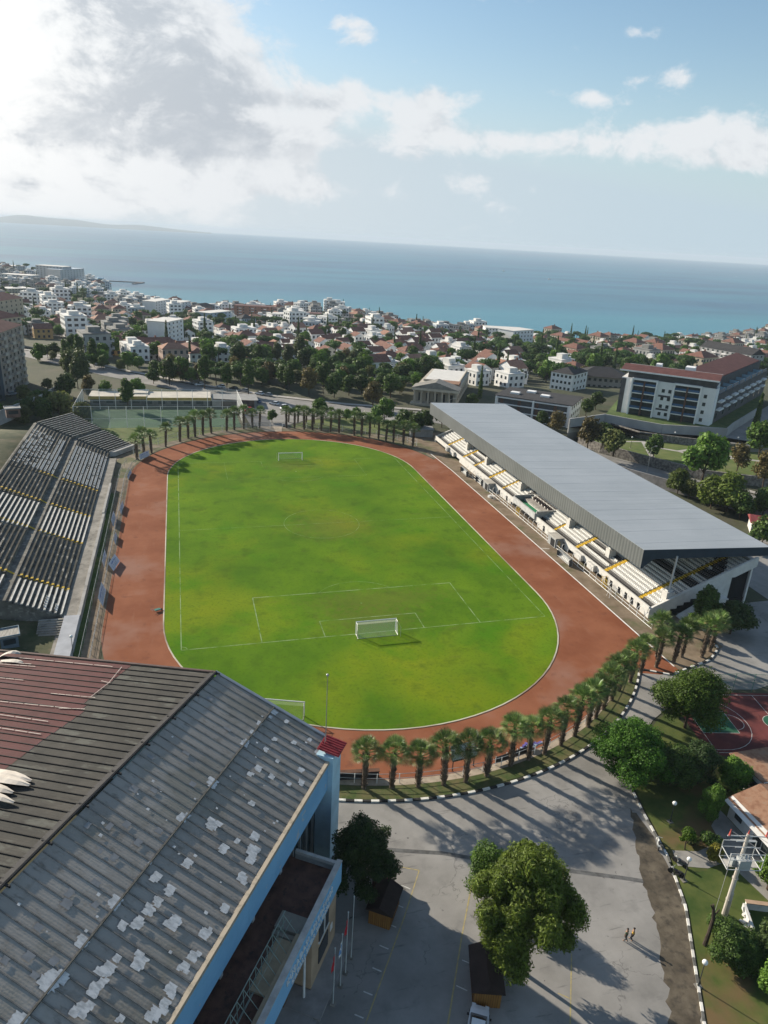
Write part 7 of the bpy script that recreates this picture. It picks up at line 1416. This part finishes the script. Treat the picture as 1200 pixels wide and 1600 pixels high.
simple('apartment_block', 'cream apartment block with red roofs above the rust coloured block', 'apartment block', (-20, 545), (38, 535), 26, 15, -3, mat('apart_cream', (.44, .38, .28), .85, .1, .3), 'hip', m_redr, 5, 8, bal=mat('balcony_cream', (.46, .42, .36)))
simple('apartment_block', 'long cream block with turret roofs near the left edge of the town', 'apartment block', (-30, 512), (40, 505), 20, 16, None, mat('apart_cream', (.44, .38, .28)), 'hip', m_redr, 5, 9)
simple('apartment_block', 'narrow white apartment tower with rooftop tanks in the middle of the old town', 'apartment block', (263, 545), (288, 542), 14, 17, None, m_hw, 'flat', None, 6, 4, bal=True)
for k, (a, c, h, lab) in enumerate((((243, 492), (268, 491), 15, 'white twin block on the shore, left half, with rooftop structures'), ((270, 492), (299, 491), 13, 'white twin block on the shore, right half, with rooftop structures'), ((328, 508), (362, 507), 12, 'blue and white block near the shore between the trees'), ((366, 498), (424, 500), 16, 'red brown block with a square tower near the shore'), ((314, 494), (336, 494), 11, 'dark grey house with a stepped roof on the shore'), ((378, 512), (400, 512), 9, 'pale blue gabled block below the red brown one'), ((425, 508), (452, 508), 12, 'white block with wide balconies right of the brown tower'), ((458, 500), (500, 500), 9, 'brown flat house on the point beside the pines'))):
    simple('shore_block', lab, 'apartment block', a, c, 16, h, None, [m_hw, m_hw, mat('wall_paleblue', (.40, .46, .52), .85, .1, .3), mat('wall_rust', (.30, .15, .10), .85, .15, .3), mat('wall_slate', (.16, .16, .17), .85, .15, .3), mat('wall_paleblue', (.40, .46, .52)), m_hw, mat('wall_brown', (.24, .19, .15), .85, .15, .3)][k], 'flat' if k not in (4, 5) else 'hip', [None, None, None, m_redr, MATS['roof_charcoal'], MATS['roof_charcoal'], None, m_redr][k], max(3, int(h/3)), 6, bal=(k in (0, 1, 3, 6)))
simple('shore_hotel', 'long white beach hotel with four rows of windows at the shore', 'hotel', (757, 530), (815, 533), 22, 13, None, m_hw, 'flat', None, 4, 12); simple('shore_hotel', 'white annex with a small tower at the right end of the beach hotel', 'hotel', (800, 541), (831, 541), 20, 15, None, m_hw, 'flat', None, 4, 6)
for k, (a, c, h, lab) in enumerate((((58, 437), (100, 440), 24, 'big pale hotel on the headland, left part'), ((96, 441), (133, 438), 20, 'big pale hotel on the headland, right part above the trees'), ((2, 440), (50, 443), 12, 'long white building with arches left of the headland hotel'), ((10, 428), (40, 428), 14, 'grey white block at the top left edge of the town'), ((14, 462), (52, 461), 9, 'sand coloured building with a low wall under the headland'))):
    simple('headland_hotel' if k < 2 else 'headland_building', lab, 'hotel' if k < 2 else 'building', a, c, 26, h, -34, mat('headland_white', (.50, .50, .49), .85, .06, .2) if k < 4 else MATS['apart_cream'], 'flat', MATS['white_roof'] if k != 1 else MATS['wall_paleblue'], max(3, int(h/3.2)), 8)
p0, p1 = at(140, 437, -48.5), at(224, 441, -48.5)
t = thing('pier', 'long thin pier running out to sea from the headland', 'pier'); b = MB(); b.wallpath([tuple(p0[:2]), tuple(p1[:2])], 5, -52, -48.3); e = at(208, 443, -48.5); b.wallpath([tuple(e[:2]), (p1[0], p1[1])], 6, -52, -48.2); b.build('deck', mat('pier_grey', (.16, .15, .15), .9, .1, .1), t); pa = at(157, 437, -48.3); b = MB(); b.obox((pa[0], pa[1], -46), (12, 8, 5), .3); b.build('hut', mat('pier_blue', (.10, .22, .45), .8, .1, 1.), t)

# ------------------------------------------------------------------ the town down to the shore
m_fw = facade('town_white', (.78, .77, .74)); m_fw2 = facade('town_white_wide', (.76, .76, .74), wu=3.6, fu=(.2, .8)); m_fc = facade('town_cream', (.42, .37, .29)); m_fg = facade('town_grey', (.32, .32, .31)); m_fp = facade('town_pink', (.44, .32, .26)); m_fb = facade('town_blue', (.34, .40, .45)); m_fo = facade('town_ochre', (.42, .27, .11))
m_rt = mat('town_tiles', (.14, .065, .048), .9, sc=.8, det=6, col2=(.22, .11, .08)); m_rt2 = mat('town_tiles_pale', (.26, .13, .09), .9, sc=.8, det=6, col2=(.34, .19, .13)); m_rw = mat('town_flat_white', (.62, .61, .58), .9, .1, .3); m_rg2 = mat('town_flat_grey', (.20, .20, .19), .9, .2, .3)
HP = {}
def hproto(key, W_, D, H, wm, rk, rm_, bal=0, tank=False, dorm=False):
    b = MB(); b.box(-W_/2, W_/2, -D/2, D/2, -6, H); wall = b.mesh('wall', wm); r = MB(); o = .45
    if rk == 'flat':
        r.box(-W_/2-.1, W_/2+.1, -D/2-.1, D/2+.1, H, H+.5); r.box(-W_/4, W_/6, -D/5, D/4, H+.5, H+2.6)
        if tank:
            for i in range(3): r.tube((-W_/3+i*2.2, -D/3, H+1.1), (-W_/3+i*2.2+1.2, -D/3, H+1.1), .45, n=8)
    elif rk == 'hip':
        x0, x1, y0, y1 = -W_/2-o, W_/2+o, -D/2-o, D/2+o; hh = min(W_, D)*.23; ins = min(W_, D)*.48
        r.add([(x0, y0, H-.05), (x1, y0, H-.05), (x1, y1, H-.05), (x0, y1, H-.05), (x0+ins, 0, H+hh), (x1-ins, 0, H+hh)], [(0, 1, 5, 4), (2, 3, 4, 5), (1, 2, 5), (3, 0, 4), (0, 3, 2, 1)]); r.box(W_*.1, W_*.1+.8, -.4, .4, H, H+hh+.7)
    else:
        hh = D*.27; r.add([(-W_/2-.3, -D/2-o, H-.15), (W_/2+.3, -D/2-o, H-.15), (W_/2+.3, 0, H+hh), (-W_/2-.3, 0, H+hh), (-W_/2-.3, D/2+o, H-.15), (W_/2+.3, D/2+o, H-.15)], [(0, 1, 2, 3), (3, 2, 5, 4)])
    roof = r.mesh('roof', rm_); extra = []
    if rk == 'gable': g_ = MB(); g_.add([(-W_/2, -D/2, H), (-W_/2, D/2, H), (-W_/2, 0, H+D*.26), (W_/2, -D/2, H), (W_/2, D/2, H), (W_/2, 0, H+D*.26)], [(0, 2, 1), (3, 4, 5)]); extra.append(('gable', g_.mesh('gable', m_hw)))
    if bal:
        g_ = MB(); nf = int(H/3)
        for f in range(1, nf+1):
            if f*3 > H-1: break
            for sx in (-1, 1): g_.box(sx*W_/4-1.8, sx*W_/4+1.8, -D/2-1.4, -D/2, f*3-.1, f*3+.1); g_.box(sx*W_/4-1.8, sx*W_/4+1.8, -D/2-1.42, -D/2-1.3, f*3+.1, f*3+.95)
        if g_.v: extra.append(('balcony', g_.mesh('balcony', m_hw)))
    if dorm: g_ = MB(); g_.box(-W_*.1, W_*.35, -D/2-2.4, -D/2, -4, H*.55); g_.box(W_/2, W_/2+2.6, -D*.3, D*.3, -4, H*.7); extra.append(('terrace', g_.mesh('terrace', wm)))
    HP[key] = (wall, roof, extra)
hproto('wg', 9, 8, 6.2, m_fw, 'gable', m_rt, dorm=True); hproto('wg2', 8, 9, 6.6, m_fw2, 'gable', m_rt2, dorm=True); hproto('wf', 9, 9, 6.2, m_fw, 'flat', m_rw, tank=True); hproto('wh', 11, 9, 6.4, m_fw, 'hip', m_rt); hproto('ch', 11, 10, 6.4, m_fc, 'hip', m_rt); hproto('ph', 12, 9, 6.2, m_fp, 'hip', m_rt2)
hproto('oh', 10, 9, 6.2, m_fo, 'gable', m_rt); hproto('gf', 13, 11, 9.3, m_fg, 'flat', m_rg2, bal=1, tank=True); hproto('wb', 15, 12, 12.3, m_fw2, 'flat', m_rw, bal=1, tank=True); hproto('cb', 14, 12, 9.3, m_fc, 'hip', m_rt, bal=1); hproto('bf', 12, 11, 9.3, m_fb, 'flat', m_rw, bal=1); hproto('wr', 26, 9, 6.3, m_fw, 'hip', m_rt)
HD = {'wg': ('villa', 'white villa with a red gabled roof'), 'wg2': ('villa', 'white villa with a faded orange gabled roof'), 'wf': ('house', 'white flat roofed house with tanks'), 'wh': ('house', 'white house with a red hipped roof'), 'ch': ('house', 'cream house with a red hipped roof'), 'ph': ('house', 'pinkish house with a faded tiled roof'), 'oh': ('house', 'ochre gabled house'), 'gf': ('apartment_house', 'grey flat roofed apartment house'), 'wb': ('apartment_house', 'tall white apartment house with balconies'), 'cb': ('apartment_house', 'cream apartment house with a tiled roof'), 'bf': ('apartment_house', 'pale blue flat roofed apartment house'), 'wr': ('row_house', 'long white row house with a red roof')}
cnt = {}
def house(key, x, y, rz, lab, sc=1.):
    n, d = HD[key]; w, r, ex_ = HP[key]
    t = thing(n, lab, {'villa': 'villa', 'house': 'house', 'apartment_house': 'apartment house', 'row_house': 'row house'}[n], (x, y, T(x, y)+.0), rz, {'villa': 'villas of the town', 'house': 'houses of the town', 'apartment_house': 'apartment houses of the town', 'row_house': 'row houses of the town'}[n])
    t.scale = (sc, sc, sc*rnd.uniform(.9, 1.15)); meshobj('wall', w, t); meshobj('roof', r, t)
    for nm, e in ex_: meshobj(nm, e, t)
    return t
def inview(x, y, mgn=25):
    d = np.array((x, y, T(x, y)))-CP; z = d@cf
    px, py = 600+FPX*(d@cr)/z, 800-FPX*(d@cu)/z; return -mgn < px < 1200+mgn, px, py
occ = []
for o in list(COL.objects):
    if o.parent is None and o.get('category') in ('building', 'hotel', 'apartment block'): occ.append((o.location.x+8, o.location.y+8, 22))
def free(x, y, r):
    for a, c, q in occ:
        if (a-x)**2+(c-y)**2 < (q*.8+r)**2: return False
    return True
def region(px, py):
    if px < 230: return 'in the old town'
    if px < 430: return 'behind the clubhouse'
    if px < 600: return 'on the villa hill'
    if px < 760: return 'right of the villas'
    if px < 930: return 'beyond the low hotel'
    return 'behind the white hotel'
def band(s): return 'upslope' if s < .28 else ('midslope' if s < .62 else 'downslope')
hr2 = random.Random(77); spots = []
y = 208.; row = 0
while y < 1500:
    x = -620+(row % 2)*9; dy = 20 if y < 480 else 27
    while x < 1250:
        xx, yy = x+hr2.uniform(-5, 5), y+hr2.uniform(-5, 5); ys = float(np.interp(xx, SHX, SHY)); y0 = float(np.interp(xx, Y0X, Y0Y)); ok, px, py = inview(xx, yy, 12)
        s = (yy-y0)/(ys-y0); x += 19 if y < 480 else 24
        if not ok or s > .97 or s < .02 or py > 640: continue
        if xx < 60 and yy < 275 or yy < 236 and (px < 640 or px > 925 and py > 575) or xx < 95 and yy < 240: continue
        if 925 < px < 1200 and py > 588: continue
        if px < 130 and 530 < py < 660: continue
        green = math.sin(xx*.013+1.3)*math.sin(yy*.011+.6)+.5*math.sin(xx*.03+yy*.021)
        villa = 410 < px < 800 and 520 < py < 604
        g_ = (green > .50 and not villa) or (215 < px < 560 and 568 < py) or (540 < px < 660 and 590 < py) or (760 < px < 930 and 520 < py < 560 and green > 0) or hr2.random() < (.05 if villa else .14)
        spots.append((xx, yy, px, py, s, 1 if g_ else 0))
    y += dy; row += 1
hs_ = [q for q in spots if q[5] == 0 and free(q[0], q[1], 7)]
print('house spots', len(hs_), 'green', len(spots)-len(hs_))
kindcap = {'villa': 0, 'house': 0, 'apartment_house': 0, 'row_house': 0}; HOUSES = []
for xx, yy, px, py, s, g_ in sorted(hs_, key=lambda q: q[1]):
    if 410 < px < 800 and 528 < py < 612: ks = ['wg']*6+['wg2']*3+['wf']*3+['wh']; rot = .25+hr2.choice([0, 0, 1.57, .1])
    elif px > 800: ks = ['wh', 'wf', 'ch', 'wr', 'wg', 'cb', 'wf', 'gf']; rot = .3+hr2.choice([0, 1.57])
    elif s > .8: ks = ['wb', 'gf', 'cb', 'gf', 'bf', 'wf', 'wr', 'wb']; rot = hr2.uniform(-.3, .5)
    elif s < .45: ks = ['wh', 'ph', 'oh', 'ch', 'wh', 'wf', 'wg', 'ch', 'wr', 'wb', 'wf', 'gf', 'wg']
    else: ks = ['wh', 'gf', 'ph', 'oh', 'gf', 'wf', 'wf', 'cb', 'bf', 'ch', 'wf', 'wg', 'wb']; rot = hr2.uniform(-.4, .6)+hr2.choice([0, 1.57])
    key = hr2.choice(ks); n = HD[key][0]
    kindcap[n] += 1; occ.append((xx, yy, 5)); HOUSES.append((key, xx, yy, rot, '%s %s' % (region(px, py), band(s)), hr2.uniform(1.0, 1.3)))
print(kindcap)
for it, lab in numbered(HOUSES, lambda q: (HD[q[0]][1], q[4]), lambda q, k_: '%s %s' % k_): house(it[0], it[1], it[2], it[3], lab, it[5])
# trees of the town: in the green patches and between the houses
gs_ = []
for q in spots:
    if q[5] == 1:
        for k in range(3 if q[4] < .3 else 2): gs_.append((q[0]+hr2.uniform(-11, 11), q[1]+hr2.uniform(-12, 12), q))
    elif hr2.random() < .75: gs_.append((q[0]+10+hr2.uniform(-2, 2), q[1]+11+hr2.uniform(-2, 2), q))
hr2.shuffle(gs_); gs_.sort(key=lambda g_: g_[1] > 700); capn = {}
for xx, yy, q in gs_:
    px, py, s = q[2:5]
    if not inview(xx, yy, 12)[0] or s > .99: continue
    key = hr2.choice(['umb', 'umb2', 'umb', 'oak', 'oak2', 'oak2', 'olive', 'oak', 'pale', 'bright', 'umb', 'cyp'] if hr2.random() < .8 else ['oak', 'umb', 'oak2']) if not (215 < px < 560 and py > 568) else hr2.choice(['oak', 'oak', 'rust', 'oak2', 'oak2', 'tall2', 'olive', 'umb', 'bright'])
    n = KIND[key][0]; capn[n] = capn.get(n, 0)+1
    if capn[n] > 270: continue
    ptree(key, xx, yy, '%s %s' % (region(px, py), band(s)), hr2.uniform(.9, 1.45))
for k, (px, py) in enumerate([(505, 508), (515, 507), (525, 508), (535, 510), (545, 512), (498, 507), (552, 514), (240, 478), (150, 468), (165, 470), (178, 474), (130, 468), (110, 467), (90, 466), (70, 463), (120, 447), (135, 446), (145, 446), (100, 447), (85, 446), (150, 448), (160, 450), (10, 452), (25, 456), (5, 460), (60, 447), (12, 415), (30, 414), (890, 535), (900, 533), (880, 536), (910, 536), (1100, 540), (1115, 541), (1130, 540), (1145, 541), (1080, 542), (985, 545), (970, 546), (1195, 541), (855, 540), (862, 545)]):
    p = at(px, py); ptree('umb' if k % 3 else 'oak', p[0], p[1], 'on the shoreline and headland', 1.25)
plant_trees()
# streets seen between the roofs
for k in range(5):
    yy = 330+k*110; roadband('road', [(-260+k*40, yy+30), (-60, yy), (120, yy-15), (330+k*60, yy-30)], 7, m_road, .35)
# a few boats far out
for k, (px, py) in enumerate([(787, 424), (858, 437), (1150, 433)]):
    p = at(px, py, -50); t = thing('boat', ('small dark boat far out on the sea in the middle', 'small white boat out on the sea right of the middle', 'tiny white boat on the sea near the right edge')[k], 'boat', (p[0], p[1], -50), .5*k)
    b = MB(); L_ = 14; b.add([(-L_/2, -2, .2), (L_*.3, -2, .2), (L_/2, 0, .6), (L_*.3, 2, .2), (-L_/2, 2, .2), (-L_/2, -2.4, 2), (L_*.3, -2.4, 2), (L_/2+1, 0, 2.6), (L_*.3, 2.4, 2), (-L_/2, 2.4, 2)], [(0, 1, 6, 5), (1, 2, 7, 6), (2, 3, 8, 7), (3, 4, 9, 8), (4, 0, 5, 9), (5, 6, 7, 8, 9)]); b.build('hull', m_hw if k else m_dg, t); b = MB(); b.box(-3, 2, -1.5, 1.5, 2, 4.2); b.build('cabin', m_hw, t)
# ------------------------------------------------------------------ air
hz = MB(); hz.box(-20500, 20500, -20500, 20500, -80, 90)
m_h = bpy.data.materials.new('air_haze'); m_h.use_nodes = True; nt = m_h.node_tree; nt.nodes.clear(); vo = nt.nodes.new('ShaderNodeVolumePrincipled'); vo.inputs['Color'].default_value = (.70, .82, .95, 1); vo.inputs['Density'].default_value = .00007; vo.inputs['Anisotropy'].default_value = .05
mo = nt.nodes.new('ShaderNodeOutputMaterial'); nt.links.new(vo.outputs[0], mo.inputs['Volume'])
struct(hz.build('haze', m_h), 'stuff')
